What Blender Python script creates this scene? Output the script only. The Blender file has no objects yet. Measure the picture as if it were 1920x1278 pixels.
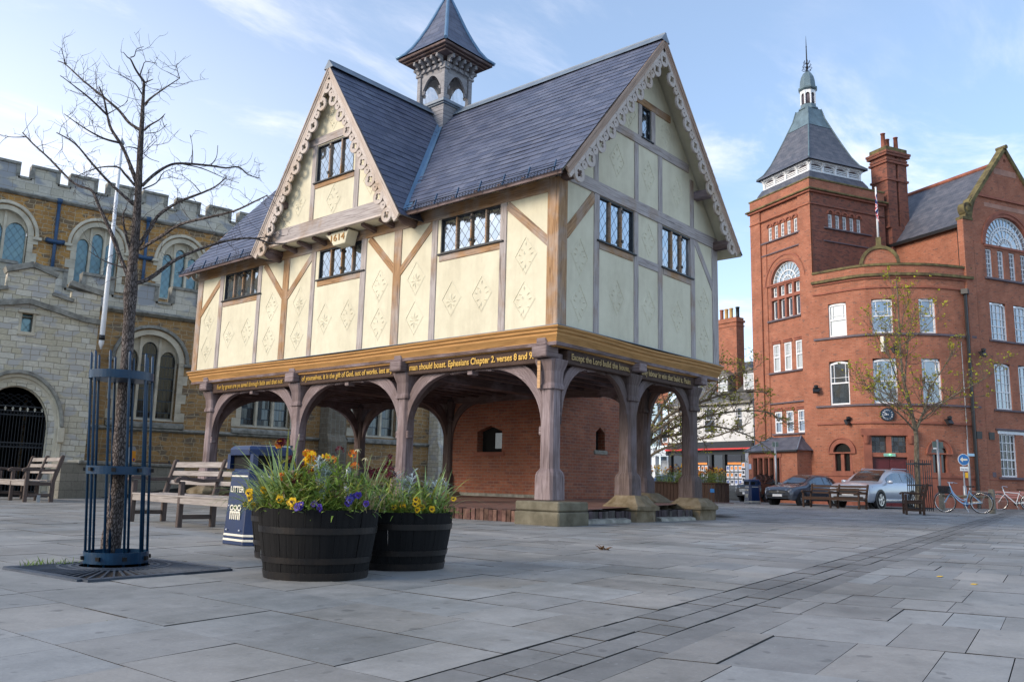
import bpy, bmesh, math, random
from mathutils import Vector, Matrix, noise
random.seed(7)
PI=math.pi; R_=math.radians
scene=bpy.context.scene
COL=scene.collection

# ------------------------------------------------------------------ mesh builder
class MB:
    """collects shapes (uv in metres) and links them as ONE mesh object"""
    def __init__(s, M=None):
        s.v=[]; s.f=[]; s.uv=[]; s.mi=[]; s.col=[]; s.M=M or Matrix(); s.sm=[]
    def face(s, pts, mi=0, uv=None, smooth=False, col=None):
        pts=[Vector(p) for p in pts]
        if uv is None:
            n=Vector((0,0,0))
            for i in range(len(pts)):
                a=pts[i]; b=pts[(i+1)%len(pts)]; n+=a.cross(b)
            ax,ay,az=abs(n.x),abs(n.y),abs(n.z)
            if az>=ax and az>=ay: uv=[(p.x,p.y) for p in pts]
            elif ax>=ay: uv=[(p.y,p.z) for p in pts]
            else: uv=[(p.x,p.z) for p in pts]
        b0=len(s.v); s.v.extend(s.M@p for p in pts)
        s.f.append(tuple(range(b0,b0+len(pts)))); s.uv.append(uv); s.mi.append(mi); s.sm.append(smooth); s.col.append(col)
    def box(s,x0,x1,y0,y1,z0,z1,mi=0,skip=''):
        P=lambda x,y,z:(x,y,z)
        if 'b' not in skip: s.face([(x0,y0,z0),(x0,y1,z0),(x1,y1,z0),(x1,y0,z0)],mi)
        if 't' not in skip: s.face([(x0,y0,z1),(x1,y0,z1),(x1,y1,z1),(x0,y1,z1)],mi)
        s.face([(x0,y0,z0),(x1,y0,z0),(x1,y0,z1),(x0,y0,z1)],mi)
        s.face([(x1,y1,z0),(x0,y1,z0),(x0,y1,z1),(x1,y1,z1)],mi)
        s.face([(x0,y1,z0),(x0,y0,z0),(x0,y0,z1),(x0,y1,z1)],mi)
        s.face([(x1,y0,z0),(x1,y1,z0),(x1,y1,z1),(x1,y0,z1)],mi)
    def beam(s,p,q,w,d,up=(0,0,1),mi=0,w2=None,d2=None):
        p=Vector(p); q=Vector(q); t=(q-p); L=t.length; t.normalize(); up=Vector(up)
        if abs(t.dot(up))>.98: up=Vector((0,1,0)) if abs(t.y)<.9 else Vector((1,0,0))
        a=t.cross(up).normalized(); b=a.cross(t).normalized()
        w2=w if w2 is None else w2; d2=d if d2 is None else d2
        c=[p+a*(w/2*i)+b*(d/2*j) for i,j in ((-1,-1),(1,-1),(1,1),(-1,1))]
        e=[q+a*(w2/2*i)+b*(d2/2*j) for i,j in ((-1,-1),(1,-1),(1,1),(-1,1))]
        o=random.random()*7; off=0
        for i in range(4):
            j=(i+1)%4; ww=w if i%2==0 else d
            s.face([c[i],c[j],e[j],e[i]],mi,[(o,off),(o,off+ww),(o+L,off+ww),(o+L,off)]); off+=ww
        s.face(c[::-1],mi); s.face(e,mi)
    def tube(s,pts,r,n=6,mi=0,smooth=True,cap=True):
        pts=[Vector(p) for p in pts]; k=len(pts)
        if not hasattr(r,'__len__'): r=[r]*k
        rings=[]; prev=None; vl=0; vs=[]
        for i,p in enumerate(pts):
            t=(pts[min(i+1,k-1)]-pts[max(i-1,0)])
            if t.length<1e-9: t=Vector((0,0,1))
            t.normalize()
            if prev is None:
                up=Vector((0,0,1)) if abs(t.z)<.9 else Vector((1,0,0)); a=t.cross(up).normalized()
            else: a=(prev-t*prev.dot(t)); a=a.normalized() if a.length>1e-6 else t.orthogonal().normalized()
            prev=a; b=t.cross(a)
            rings.append([p+(a*math.cos(2*PI*j/n)+b*math.sin(2*PI*j/n))*r[i] for j in range(n)])
            if i: vl+=(pts[i]-pts[i-1]).length
            vs.append(vl)
        for i in range(k-1):
            for j in range(n):
                j2=(j+1)%n; c=2*PI*max(r[i],1e-3)/n
                s.face([rings[i][j],rings[i][j2],rings[i+1][j2],rings[i+1][j]],mi,[(vs[i],j*c),(vs[i],(j+1)*c),(vs[i+1],(j+1)*c),(vs[i+1],j*c)],smooth)
        if cap:
            s.face(rings[0][::-1],mi); s.face(rings[-1],mi)
    def lathe(s,prof,n=16,c=(0,0),mi=0,smooth=True,a0=0.0,sq=None):
        """prof: (r,z) list"""
        rings=[[(c[0]+r*math.cos(a0+2*PI*j/n),c[1]+r*math.sin(a0+2*PI*j/n),z) for j in range(n)] for r,z in prof]
        L=0
        for i in range(len(prof)-1):
            l2=L+math.hypot(prof[i+1][0]-prof[i][0],prof[i+1][1]-prof[i][1])
            for j in range(n):
                j2=(j+1)%n; w=2*PI*max(prof[i][0],prof[i+1][0])/n
                s.face([rings[i][j],rings[i][j2],rings[i+1][j2],rings[i+1][j]],mi,[(j*w,L),(j*w+w,L),(j*w+w,l2),(j*w,l2)],smooth)
            L=l2
        if prof[0][0]>1e-4: s.face(rings[0][::-1],mi)
        if prof[-1][0]>1e-4: s.face(rings[-1],mi)
    def prism(s,poly,y0,y1,mi=0,plane='xz'):
        """extrude a polygon given in (x,z) between y0 and y1 (or 'xy' between z0,z1)"""
        if plane=='xz': A=[(x,y0,z) for x,z in poly]; B=[(x,y1,z) for x,z in poly]
        elif plane=='yz': A=[(y0,x,z) for x,z in poly]; B=[(y1,x,z) for x,z in poly]
        else: A=[(x,z,y0) for x,z in poly]; B=[(x,z,y1) for x,z in poly]
        s.face(A,mi); s.face(B[::-1],mi)
        n=len(poly); L=0
        for i in range(n):
            j=(i+1)%n; l=math.dist(poly[i],poly[j])
            s.face([A[i],A[j],B[j],B[i]],mi,[(L,0),(L+l,0),(L+l,abs(y1-y0)),(L,abs(y1-y0))]); L+=l
    def strip(s,outer,inner,y0,y1,mi=0):
        """band between two equally long (x,z) outlines, extruded y0..y1"""
        n=len(outer); L=0
        for i in range(n-1):
            l=math.dist(outer[i],outer[i+1]); a,b,c,d=outer[i],outer[i+1],inner[i+1],inner[i]; w=math.dist(a,d)
            for y in (y0,y1): s.face([(a[0],y,a[1]),(b[0],y,b[1]),(c[0],y,c[1]),(d[0],y,d[1])],mi,[(L,0),(L+l,0),(L+l,w),(L,w)])
            for P,Q in ((a,b),(d,c)): s.face([(P[0],y0,P[1]),(Q[0],y0,Q[1]),(Q[0],y1,Q[1]),(P[0],y1,P[1])],mi,[(L,0),(L+l,0),(L+l,abs(y1-y0)),(L,abs(y1-y0))])
            L+=l
        for i in (0,n-1):
            a,d=outer[i],inner[i]; s.face([(a[0],y0,a[1]),(d[0],y0,d[1]),(d[0],y1,d[1]),(a[0],y1,a[1])],mi)
    def build(s,name,mats,parent=None,recalc=True,bevel=0,merge=True,loc=None):
        me=bpy.data.meshes.new(name)
        me.from_pydata([tuple(v) for v in s.v],[],s.f)
        if not isinstance(mats,(list,tuple)): mats=[mats]
        for m in mats: me.materials.append(m)
        uvl=me.uv_layers.new(name='UVMap'); k=0; data=[]
        for u in s.uv:
            for c in u: data.extend(c)
        uvl.data.foreach_set('uv',data)
        me.polygons.foreach_set('material_index',s.mi)
        me.polygons.foreach_set('use_smooth',s.sm)
        if any(c is not None for c in s.col):
            ca=me.color_attributes.new('tone','FLOAT_COLOR','CORNER'); d=[]
            for f,c in zip(s.f,s.col):
                c=c or (1,1,1); d.extend((*c[:3],1)*len(f))
            ca.data.foreach_set('color',d)
        if merge or recalc:
            bm=bmesh.new(); bm.from_mesh(me)
            if merge: bmesh.ops.remove_doubles(bm,verts=bm.verts,dist=2e-4)
            if recalc: bmesh.ops.recalc_face_normals(bm,faces=bm.faces)
            bm.to_mesh(me); bm.free()
        ob=bpy.data.objects.new(name,me); COL.objects.link(ob)
        if bevel:
            bv=ob.modifiers.new('bevel','BEVEL'); bv.width=bevel; bv.segments=1; bv.limit_method='ANGLE'; bv.angle_limit=.6
        if parent is not None: ob.parent=parent
        if loc: ob.location=loc
        return ob

def face_M(O,u,n):
    """local (a along u, b outward along n, z up) to world"""
    return Matrix(((u[0],n[0],0,O[0]),(u[1],n[1],0,O[1]),(0,0,1,O[2] if len(O)>2 else 0),(0,0,0,1)))
def thing(name,label,cat,loc=(0,0,0),rz=0,group=None):
    o=bpy.data.objects.new(name,None); COL.objects.link(o); o.location=loc; o.rotation_euler=(0,0,rz); o.empty_display_size=.2
    return tag(o,label,cat,group)
def tag(o,label,cat,group=None):
    o['label']=label; o['category']=cat
    if group: o['group']=group
    return o
def kids(o,table):
    return table.get(o.name,[])
def dup(root,loc,rz,label,group=None):
    ch={}
    for o in bpy.data.objects:
        if o.parent: ch.setdefault(o.parent.name,[]).append(o)
    r=root.copy(); COL.objects.link(r); r.location=loc; r.rotation_euler=(0,0,rz); r['label']=label
    if group: r['group']=group
    for c in ch.get(root.name,[]):
        c2=c.copy(); COL.objects.link(c2); c2.parent=r
        for g in ch.get(c.name,[]):
            g2=g.copy(); COL.objects.link(g2); g2.parent=c2
    return r

def cells(mb,a0,a1,z0,z1,holes,b=0.0,rev=.12,mi=0,mr=None):
    """flat wall at local b with rectangular holes and reveals going inward (-b)"""
    mr=mi if mr is None else mr
    A=sorted({a0,a1,*[max(a0,h[0]) for h in holes],*[min(a1,h[1]) for h in holes]}); Zs=sorted({z0,z1,*[max(z0,h[2]) for h in holes],*[min(z1,h[3]) for h in holes]})
    for i in range(len(A)-1):
        for j in range(len(Zs)-1):
            ca=(A[i]+A[i+1])/2; cz=(Zs[j]+Zs[j+1])/2
            if any(h[0]<ca<h[1] and h[2]<cz<h[3] for h in holes): continue
            mb.face([(A[i],b,Zs[j]),(A[i+1],b,Zs[j]),(A[i+1],b,Zs[j+1]),(A[i],b,Zs[j+1])],mi,[(A[i],Zs[j]),(A[i+1],Zs[j]),(A[i+1],Zs[j+1]),(A[i],Zs[j+1])])
    for h in holes:
        x0,x1,y0,y1=h[:4]
        for p,q in (((x0,y0),(x1,y0)),((x1,y0),(x1,y1)),((x1,y1),(x0,y1)),((x0,y1),(x0,y0))):
            mb.face([(p[0],b,p[1]),(q[0],b,q[1]),(q[0],b-rev,q[1]),(p[0],b-rev,p[1])],mr)
def arc(cx,cz,rx,rz,a0,a1,n):
    return [(cx+rx*math.cos(a0+(a1-a0)*i/n),cz+rz*math.sin(a0+(a1-a0)*i/n)) for i in range(n+1)]
def pointed(cx,hw,zs,rise,n=8):
    """depressed pointed arch outline from left spring to right spring"""
    L=[]
    for i in range(n+1):
        t=i/n*PI/2; L.append((cx-hw*math.cos(t)**.95,zs+rise*(math.sin(t)**1.05)*.96+rise*.04*i/n))
    return L+[(2*cx-x,z) for x,z in L[-2::-1]]
def spandrel(mb,outline,x0,x1,ztop,b,rev=.15,mi=0):
    """fill between an arch outline and the rectangle x0..x1 up to ztop, plus its soffit"""
    n=len(outline)
    for i in range(n-1):
        p,q=outline[i],outline[i+1]
        mb.face([(p[0],b,p[1]),(q[0],b,q[1]),(q[0],b,ztop),(p[0],b,ztop)],mi)
        mb.face([(p[0],b,p[1]),(q[0],b,q[1]),(q[0],b-rev,q[1]),(p[0],b-rev,p[1])],mi)

# ------------------------------------------------------------------ materials
class NT:
    def __init__(s,name):
        m=bpy.data.materials.new(name); m.use_nodes=True; s.m=m; s.t=m.node_tree; s.n=s.t.nodes; s.l=s.t.links
        s.b=s.n['Principled BSDF']; s.out=s.n['Material Output']
    def new(s,t,**k):
        n=s.n.new(t)
        for a,v in k.items():
            if a in n.inputs: n.inputs[a].default_value=v
            else: setattr(n,a,v)
        return n
    def link(s,a,b): s.l.new(a,b)
    def uv(s): return s.new('ShaderNodeTexCoord').outputs['UV']
    def obj(s): return s.new('ShaderNodeTexCoord').outputs['Object']
    def mapv(s,v,sc=(1,1,1),loc=(0,0,0),rot=(0,0,0)):
        n=s.new('ShaderNodeMapping'); n.inputs['Scale'].default_value=sc; n.inputs['Location'].default_value=loc; n.inputs['Rotation'].default_value=rot
        s.link(v,n.inputs['Vector']); return n.outputs['Vector']
    def noise(s,v,sc,det=4,rough=.6,dist=0):
        n=s.new('ShaderNodeTexNoise'); n.inputs['Scale'].default_value=sc; n.inputs['Detail'].default_value=det; n.inputs['Roughness'].default_value=rough; n.inputs['Distortion'].default_value=dist
        s.link(v,n.inputs['Vector']); return n.outputs['Fac']
    def ramp(s,f,stops,interp='LINEAR'):
        n=s.new('ShaderNodeValToRGB'); n.color_ramp.interpolation=interp
        e=n.color_ramp.elements
        while len(e)<len(stops): e.new(.5)
        for i,(p,c) in enumerate(stops): e[i].position=p; e[i].color=(*c,1) if len(c)==3 else c
        s.link(f,n.inputs['Fac']); return n.outputs['Color']
    def mix(s,f,a,b,mode='MIX'):
        n=s.new('ShaderNodeMix'); n.data_type='RGBA'; n.blend_type=mode
        for i,x in ((0,f),(6,a),(7,b)):
            if hasattr(x,'is_linked') or hasattr(x,'links'): s.link(x,n.inputs[i])
            else: n.inputs[i].default_value=x if i==0 else (*x,1)
        return n.outputs[2]
    def math(s,op,a,b=None,c=None):
        n=s.new('ShaderNodeMath'); n.operation=op
        for i,x in enumerate((a,b,c)):
            if x is None: continue
            if hasattr(x,'links'): s.link(x,n.inputs[i])
            else: n.inputs[i].default_value=x
        return n.outputs[0]
    def bump(s,h,st=.3,d=.01,prev=None):
        n=s.new('ShaderNodeBump'); n.inputs['Strength'].default_value=st; n.inputs['Distance'].default_value=d
        s.link(h,n.inputs['Height'])
        if prev: s.link(prev,n.inputs['Normal'])
        return n.outputs['Normal']
    def fin(s,col=None,rough=.7,normal=None,spec=.4,metal=0):
        if col is not None:
            if hasattr(col,'links'): s.link(col,s.b.inputs['Base Color'])
            else: s.b.inputs['Base Color'].default_value=(*col,1)
        if hasattr(rough,'links'): s.link(rough,s.b.inputs['Roughness'])
        else: s.b.inputs['Roughness'].default_value=rough
        s.b.inputs['Specular IOR Level'].default_value=spec; s.b.inputs['Metallic'].default_value=metal
        if normal: s.link(normal,s.b.inputs['Normal'])
        return s.m

def plain(name,c,rough=.6,var=.18,sc=6,metal=0,bump=.15,spec=.4,c2=None):
    t=NT(name); v=t.obj(); f=t.noise(v,sc,5); lo=tuple(x*(1-var) for x in c); hi=c2 or tuple(min(1,x*(1+var)) for x in c)
    col=t.ramp(f,[(.3,lo),(.7,hi)]); f2=t.noise(v,sc*9,3)
    return t.fin(col,rough,t.bump(f2,bump,.004),spec,metal)
def wood(name,c1,c2,c3=None,gs=1.0,rough=.75,weather=None,bump=.35):
    """grain runs along uv.x; weather=(colour, amount) adds silvered patches"""
    t=NT(name); v=t.mapv(t.uv(),(1.3*gs,22*gs,1)); o=t.obj()
    g=t.noise(v,1.6,6,.65,.4); big=t.noise(t.mapv(t.uv(),(.6,3,1)),1.3,3)
    col=t.ramp(g,[(.28,c1),(.52,c2),(.78,c3 or c2)])
    if weather:
        w=t.noise(o,1.1,4,.6,.3); wf=t.ramp(w,[(weather[1]-.12,(0,0,0)),(weather[1]+.12,(1,1,1))])
        wcol=t.ramp(g,[(.25,tuple(x*.55 for x in weather[0])),(.6,weather[0])]); col=t.mix(wf,col,wcol)
    crack=t.noise(t.mapv(t.uv(),(.9,34,1)),1.1,2,.5,.6); cf=t.ramp(crack,[(.3,(.25,.25,.25)),(.37,(1,1,1))])
    col=t.mix(.7,col,cf,'MULTIPLY'); col=t.mix(.35,col,t.ramp(big,[(.3,(.6,.6,.6)),(.7,(1.15,1.15,1.15))]),'MULTIPLY')
    h=t.math('ADD',t.math('MULTIPLY',g,.5),cf)
    return t.fin(col,rough,t.bump(h,bump,.006),.25)
def brick(name,c1,c2,mortar,bw=.225,bh=.075,ms=.012,dist=.0,var=(.7,1.2),stain=None,bump=.6,off=.5,dark=None,rough=.85,sq=1.0,sqf=2):
    t=NT(name); uv=t.uv(); v=uv
    if dist:
        n=t.new('ShaderNodeTexNoise'); n.inputs['Scale'].default_value=3.2; n.inputs['Detail'].default_value=2; t.link(uv,n.inputs['Vector'])
        vm=t.new('ShaderNodeVectorMath'); vm.operation='MULTIPLY_ADD'; t.link(n.outputs['Color'],vm.inputs[0]); vm.inputs[1].default_value=(dist,dist,0); t.link(uv,vm.inputs[2]); v=vm.outputs[0]
    b=t.new('ShaderNodeTexBrick'); b.offset=off; b.squash=sq; b.squash_frequency=sqf
    b.inputs['Scale'].default_value=1; b.inputs['Mortar Size'].default_value=ms; b.inputs['Mortar Smooth'].default_value=.25; b.inputs['Bias'].default_value=-.1
    b.inputs['Brick Width'].default_value=bw; b.inputs['Row Height'].default_value=bh
    b.inputs['Color1'].default_value=(*c1,1); b.inputs['Color2'].default_value=(*c2,1); b.inputs['Mortar'].default_value=(*mortar,1)
    t.link(v,b.inputs['Vector'])
    f=t.noise(uv,1.1,5,.65); col=t.mix(.75,b.outputs['Color'],t.ramp(f,[(.3,(var[0],)*3),(.7,(var[1],)*3)]),'MULTIPLY')
    f3=t.noise(uv,14,3); col=t.mix(.5,col,t.ramp(f3,[(.3,(.75,.75,.75)),(.7,(1.15,1.15,1.15))]),'MULTIPLY')
    if dark:
        d=t.noise(t.mapv(uv,(1/bw*.7,1/bh*.55,1)),1.0,1,.4); col=t.mix(t.ramp(d,[(dark[1]-.03,(0,0,0)),(dark[1]+.03,(1,1,1))]),col,t.mix(b.outputs['Fac'],dark[0],mortar))
    if stain:
        s_=t.noise(t.mapv(uv,(1,.35,1)),stain[1],5,.7); col=t.mix(t.ramp(s_,[(stain[2],(0,0,0)),(stain[2]+.18,(1,1,1))]),col,stain[0])
    h=t.math('ADD',t.math('MULTIPLY',b.outputs['Fac'],-1.0),t.math('MULTIPLY',f3,.5))
    return t.fin(col,rough,t.bump(h,bump,.012),.25)
# ------------------------------------------------------------------ shared materials
M={}
M['plaster']=None
def plaster():
    t=NT('cream_lime_plaster'); o=t.obj(); f=t.noise(o,.9,5,.6); f2=t.noise(o,26,4)
    col=t.ramp(f,[(.3,(.63,.59,.445)),(.7,(.71,.67,.515))])
    s=t.noise(t.mapv(o,(1,1,.25)),1.6,5,.7); col=t.mix(t.math('MULTIPLY',t.ramp(s,[(.46,(0,0,0)),(.78,(1,1,1))]),.6),col,(.45,.40,.29)); m3=t.noise(o,4.5,5,.7); col=t.mix(.35,col,t.ramp(m3,[(.35,(.86,.85,.83)),(.65,(1.06,1.06,1.06))]),'MULTIPLY')
    return t.fin(col,.85,t.bump(f2,.12,.003),.2)
M['plaster']=plaster()
M['oak']=wood('honey_oak_timber',(.16,.085,.04),(.38,.225,.115),(.47,.30,.17),weather=((.43,.385,.36),.56))
M['oak_silver']=wood('silvered_oak_timber',(.20,.17,.16),(.42,.375,.36),(.50,.46,.45),weather=((.36,.235,.14),.66))
M['oak_dark']=wood('dark_old_oak',(.055,.036,.032),(.14,.095,.085),(.21,.15,.14),weather=((.30,.245,.265),.60),bump=.6)
M['oak_post']=wood('weathered_post_oak',(.09,.062,.06),(.25,.195,.197),(.40,.335,.34),weather=((.15,.105,.095),.58),bump=.9,gs=.6)
M['oak_fresh']=wood('new_oak_repair',(.36,.20,.10),(.55,.34,.18),(.60,.40,.23),bump=.2)
M['cornice']=wood('ochre_stained_moulding',(.30,.155,.055),(.46,.25,.09),(.53,.31,.125),bump=.25)
M['barge']=wood('limewashed_bargeboard',(.42,.36,.32),(.57,.50,.45),(.60,.54,.49),weather=((.50,.36,.24),.62),bump=.2)
M['barge_mould']=wood('pinkish_barge_moulding',(.28,.19,.14),(.43,.31,.24),(.50,.39,.32),bump=.25)
def slate(name,c1,c2,bw=.36,bh=.2,joint=(.048,.055,.08)):
    t=NT(name); uv=t.uv()
    b=t.new('ShaderNodeTexBrick'); b.offset=.5
    for k,v in (('Scale',1),('Mortar Size',.009),('Mortar Smooth',.1),('Brick Width',bw),('Row Height',bh),('Bias',0)): b.inputs[k].default_value=v
    b.inputs['Color1'].default_value=(*c1,1); b.inputs['Color2'].default_value=(*c2,1); b.inputs['Mortar'].default_value=(*joint,1)
    t.link(uv,b.inputs['Vector']); f=t.noise(uv,.7,6,.7); f2=t.noise(uv,18,4); cl_=t.noise(t.mapv(uv,(1/bw,1/bh,1)),.8,1,.3); base=t.mix(.55,b.outputs['Color'],t.ramp(cl_,[(.35,(.62,.66,.72)),(.5,(1,1,1)),(.65,(1.3,1.25,1.2))]),'MULTIPLY')
    col=t.mix(.7,base,t.ramp(f,[(.3,(.78,.78,.8)),(.7,(1.2,1.18,1.15))]),'MULTIPLY')
    h=t.math('ADD',t.math('MULTIPLY',b.outputs['Fac'],-1),t.math('MULTIPLY',f2,.4))
    return t.fin(col,.5,t.bump(h,.5,.008),.45)
M['slate']=slate('blue_welsh_slate',(.075,.09,.145),(.115,.13,.185))
M['slate_far']=slate('grey_slate_far',(.08,.09,.115),(.12,.125,.15),.4,.25)
M['slate_old']=slate('mossy_grey_slate',(.11,.11,.10),(.17,.165,.15),.35,.22)
M['lead']=plain('lead_sheet',(.15,.19,.24),.45,.2,3,0,.1,.5)
M['lead_blue']=plain('new_lead_flashing',(.14,.25,.38),.4,.15,2,.3,.1,.5)
M['copper']=plain('verdigris_lead',(.13,.19,.22),.5,.35,1.4,.2,.1,.5)
M['cupola']=wood('silver_grey_cupola_wood',(.17,.165,.17),(.31,.305,.32),(.40,.39,.40),bump=.4)
def glass(name,tint=(.62,.70,.78),dark=(.02,.03,.04),refl=.5,rough=.06,lat=None,lead=(.02,.022,.026),wob=.25):
    """dark glass with a clear sky reflection; lat=(kind,w,h,line) draws the leading of ONE window"""
    t=NT(name); uv=t.uv(); cell=None
    g=t.new('ShaderNodeBsdfGlossy'); g.inputs['Roughness'].default_value=rough; g.inputs['Color'].default_value=(*tint,1)
    d=t.b; d.inputs['Base Color'].default_value=(*dark,1); d.inputs['Roughness'].default_value=.2
    sx=t.new('ShaderNodeSeparateXYZ'); t.link(uv,sx.inputs[0]); u,v=sx.outputs[0],sx.outputs[1]
    ms=t.new('ShaderNodeMixShader'); ms.inputs[0].default_value=refl; t.link(d.outputs[0],ms.inputs[1]); t.link(g.outputs[0],ms.inputs[2]); out=ms.outputs[0]
    if lat:
        kind,w,h,ln=lat
        if kind=='d': p=t.math('ADD',t.math('DIVIDE',u,w),t.math('DIVIDE',v,h)); q=t.math('SUBTRACT',t.math('DIVIDE',u,w),t.math('DIVIDE',v,h))
        else: p=t.math('DIVIDE',u,w); q=t.math('DIVIDE',v,h)
        a=t.math('ABSOLUTE',t.math('SUBTRACT',t.math('FRACT',p),.5)); b=t.math('ABSOLUTE',t.math('SUBTRACT',t.math('FRACT',q),.5))
        mx=t.math('GREATER_THAN',t.math('MAXIMUM',a,b),.5-ln/2)
        cx=t.new('ShaderNodeCombineXYZ'); t.link(t.math('FLOOR',p),cx.inputs[0]); t.link(t.math('FLOOR',q),cx.inputs[1])
        wn=t.new('ShaderNodeTexWhiteNoise'); wn.noise_dimensions='3D'; t.link(cx.outputs[0],wn.inputs['Vector'])
        # every quarry sits at a slightly different angle
        geo=t.new('ShaderNodeNewGeometry'); vm=t.new('ShaderNodeVectorMath'); vm.operation='MULTIPLY_ADD'
        sb=t.new('ShaderNodeVectorMath'); sb.operation='SUBTRACT'; t.link(wn.outputs['Color'],sb.inputs[0]); sb.inputs[1].default_value=(.5,.5,.5)
        t.link(sb.outputs[0],vm.inputs[0]); vm.inputs[1].default_value=(wob,)*3; t.link(geo.outputs['Normal'],vm.inputs[2])
        nn=t.new('ShaderNodeVectorMath'); nn.operation='NORMALIZE'; t.link(vm.outputs[0],nn.inputs[0]); t.link(nn.outputs[0],g.inputs['Normal'])
        ld=t.new('ShaderNodeBsdfPrincipled'); ld.inputs['Base Color'].default_value=(*lead,1); ld.inputs['Roughness'].default_value=.6
        m2=t.new('ShaderNodeMixShader'); t.link(mx,m2.inputs[0]); t.link(out,m2.inputs[1]); t.link(ld.outputs[0],m2.inputs[2]); out=m2.outputs[0]
    else:
        n=t.noise(t.obj(),1.3,2); t.link(t.bump(n,.08,.03),g.inputs['Normal'])
    t.link(out,t.out.inputs['Surface']); return t.m
M['lead_glass']=glass('diamond_leaded_glass',(.60,.67,.72),(.05,.06,.07),.66,.08,('d',.20,.29,.075),wob=.05)
M['church_glass']=glass('teal_leaded_glass',(.26,.40,.44),(.05,.10,.11),.34,.2,('d',.26,.36,.06),(.04,.05,.055),.06)
M['aisle_glass']=glass('dark_barred_glass',(.22,.26,.28),(.012,.014,.016),.25,.12,('r',.12,.42,.08),(.04,.06,.08),.1)
M['glass']=glass('sash_glass',(.62,.70,.78),(.03,.04,.05),.42,.04)
M['glass_pale']=glass('sash_glass_with_blind',(.66,.72,.78),(.42,.42,.36),.3,.05)
M['glass_dark']=glass('dim_window_glass',(.35,.4,.45),(.01,.011,.012),.14,.06)
M['fan_glass']=glass('fanlight_glass',(.62,.72,.80),(.22,.28,.30),.42,.06)
M['white']=plain('white_window_paint',(.74,.76,.78),.45,.06,5)
M['black']=plain('black_paint',(.014,.015,.018),.35,.3,5)

M['iron']=plain('black_wrought_iron',(.016,.019,.024),.45,.3,8)
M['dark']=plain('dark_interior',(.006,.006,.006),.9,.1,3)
M['steel']=plain('galvanised_steel',(.30,.32,.34),.45,.15,8,.5)
M['chrome']=plain('bright_steel',(.6,.62,.65),.18,.05,8,.9)
M['ash']=brick('limestone_ashlar',(.50,.46,.36),(.60,.565,.48),(.27,.24,.19),.62,.27,.008,.03,(.75,1.15),((.17,.16,.145),1.2,.60),.35,.5,dark=((.33,.34,.35),.56),sq=.7,sqf=3)
M['rubble']=brick('porch_stone',(.56,.50,.36),(.68,.64,.54),(.33,.29,.22),.40,.17,.010,.07,(.75,1.15),((.22,.21,.19),1.0,.64),.6,.42,dark=((.48,.46,.42),.56),sq=.6,sqf=3)
M['stone']=plain('dressed_limestone',(.56,.50,.38),.85,.25,2.2,0,.35,.2)
M['stone_dark']=plain('lichened_stone_coping',(.26,.25,.215),.9,.45,5,0,.6,.2)
M['ironstone']=brick('ironstone_rubble',(.52,.28,.085),(.40,.21,.075),(.52,.40,.25),.36,.165,.012,.17,(.65,1.25),((.12,.10,.08),1.0,.66),.8,.43,dark=((.21,.145,.085),.55),sq=.65,sqf=2)
M['ironstone_low']=brick('brown_ironstone_rubble',(.44,.265,.11),(.33,.20,.09),(.47,.38,.25),.40,.165,.012,.17,(.65,1.25),((.16,.13,.10),1.0,.66),.8,.43,dark=((.20,.15,.10),.60),sq=.65,sqf=2)
M['red']=brick('red_brick',(.36,.125,.072),(.42,.165,.10),(.33,.20,.145),.225,.078,.008,0,(.66,1.18),((.20,.085,.06),.5,.58),.5,dark=((.19,.085,.062),.66))
M['red_side']=brick('shaded_red_brick',(.25,.09,.065),(.31,.115,.078),(.22,.13,.10),.225,.078,.008,0,(.65,1.2),((.40,.155,.09),1.3,.60),.5,dark=((.13,.06,.05),.58))  # shaded copy of the red brick, weaker light of the right face in its colour
M['annex']=brick('old_orange_brick',(.30,.10,.058),(.37,.145,.085),(.30,.19,.14),.23,.085,.010,.008,(.65,1.2),((.20,.075,.045),1.1,.62),.7,dark=((.22,.085,.06),.58))
M['terra']=plain('red_sandstone',(.28,.10,.065),.8,.22,2.5,0,.25)
M['moss_stone']=plain('mossy_coping_stone',(.115,.09,.065),.9,.5,3,0,.5,.2,(.21,.18,.08))
M['sill']=plain('purple_grey_sill',(.12,.095,.11),.7,.2,3)
M['blue_paint']=plain('dark_blue_paint',(.004,.032,.074),.35,.25,9,0,.1,.5)
M['bin_blue']=plain('navy_bin_enamel',(.003,.016,.068),.3,.15,4,0,.05,.5)
M['pipe_blue']=plain('blue_downpipe_paint',(.03,.075,.15),.4,.25,6)
M['cream']=plain('cream_band_paint',(.72,.68,.56),.5,.1,6)
M['gold']=plain('gold_leaf',(.42,.26,.05),.4,.3,12,.35)
M['gold_worn']=plain('worn_gold_leaf',(.30,.20,.07),.5,.4,14,.2)
M['bark']=None
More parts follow.
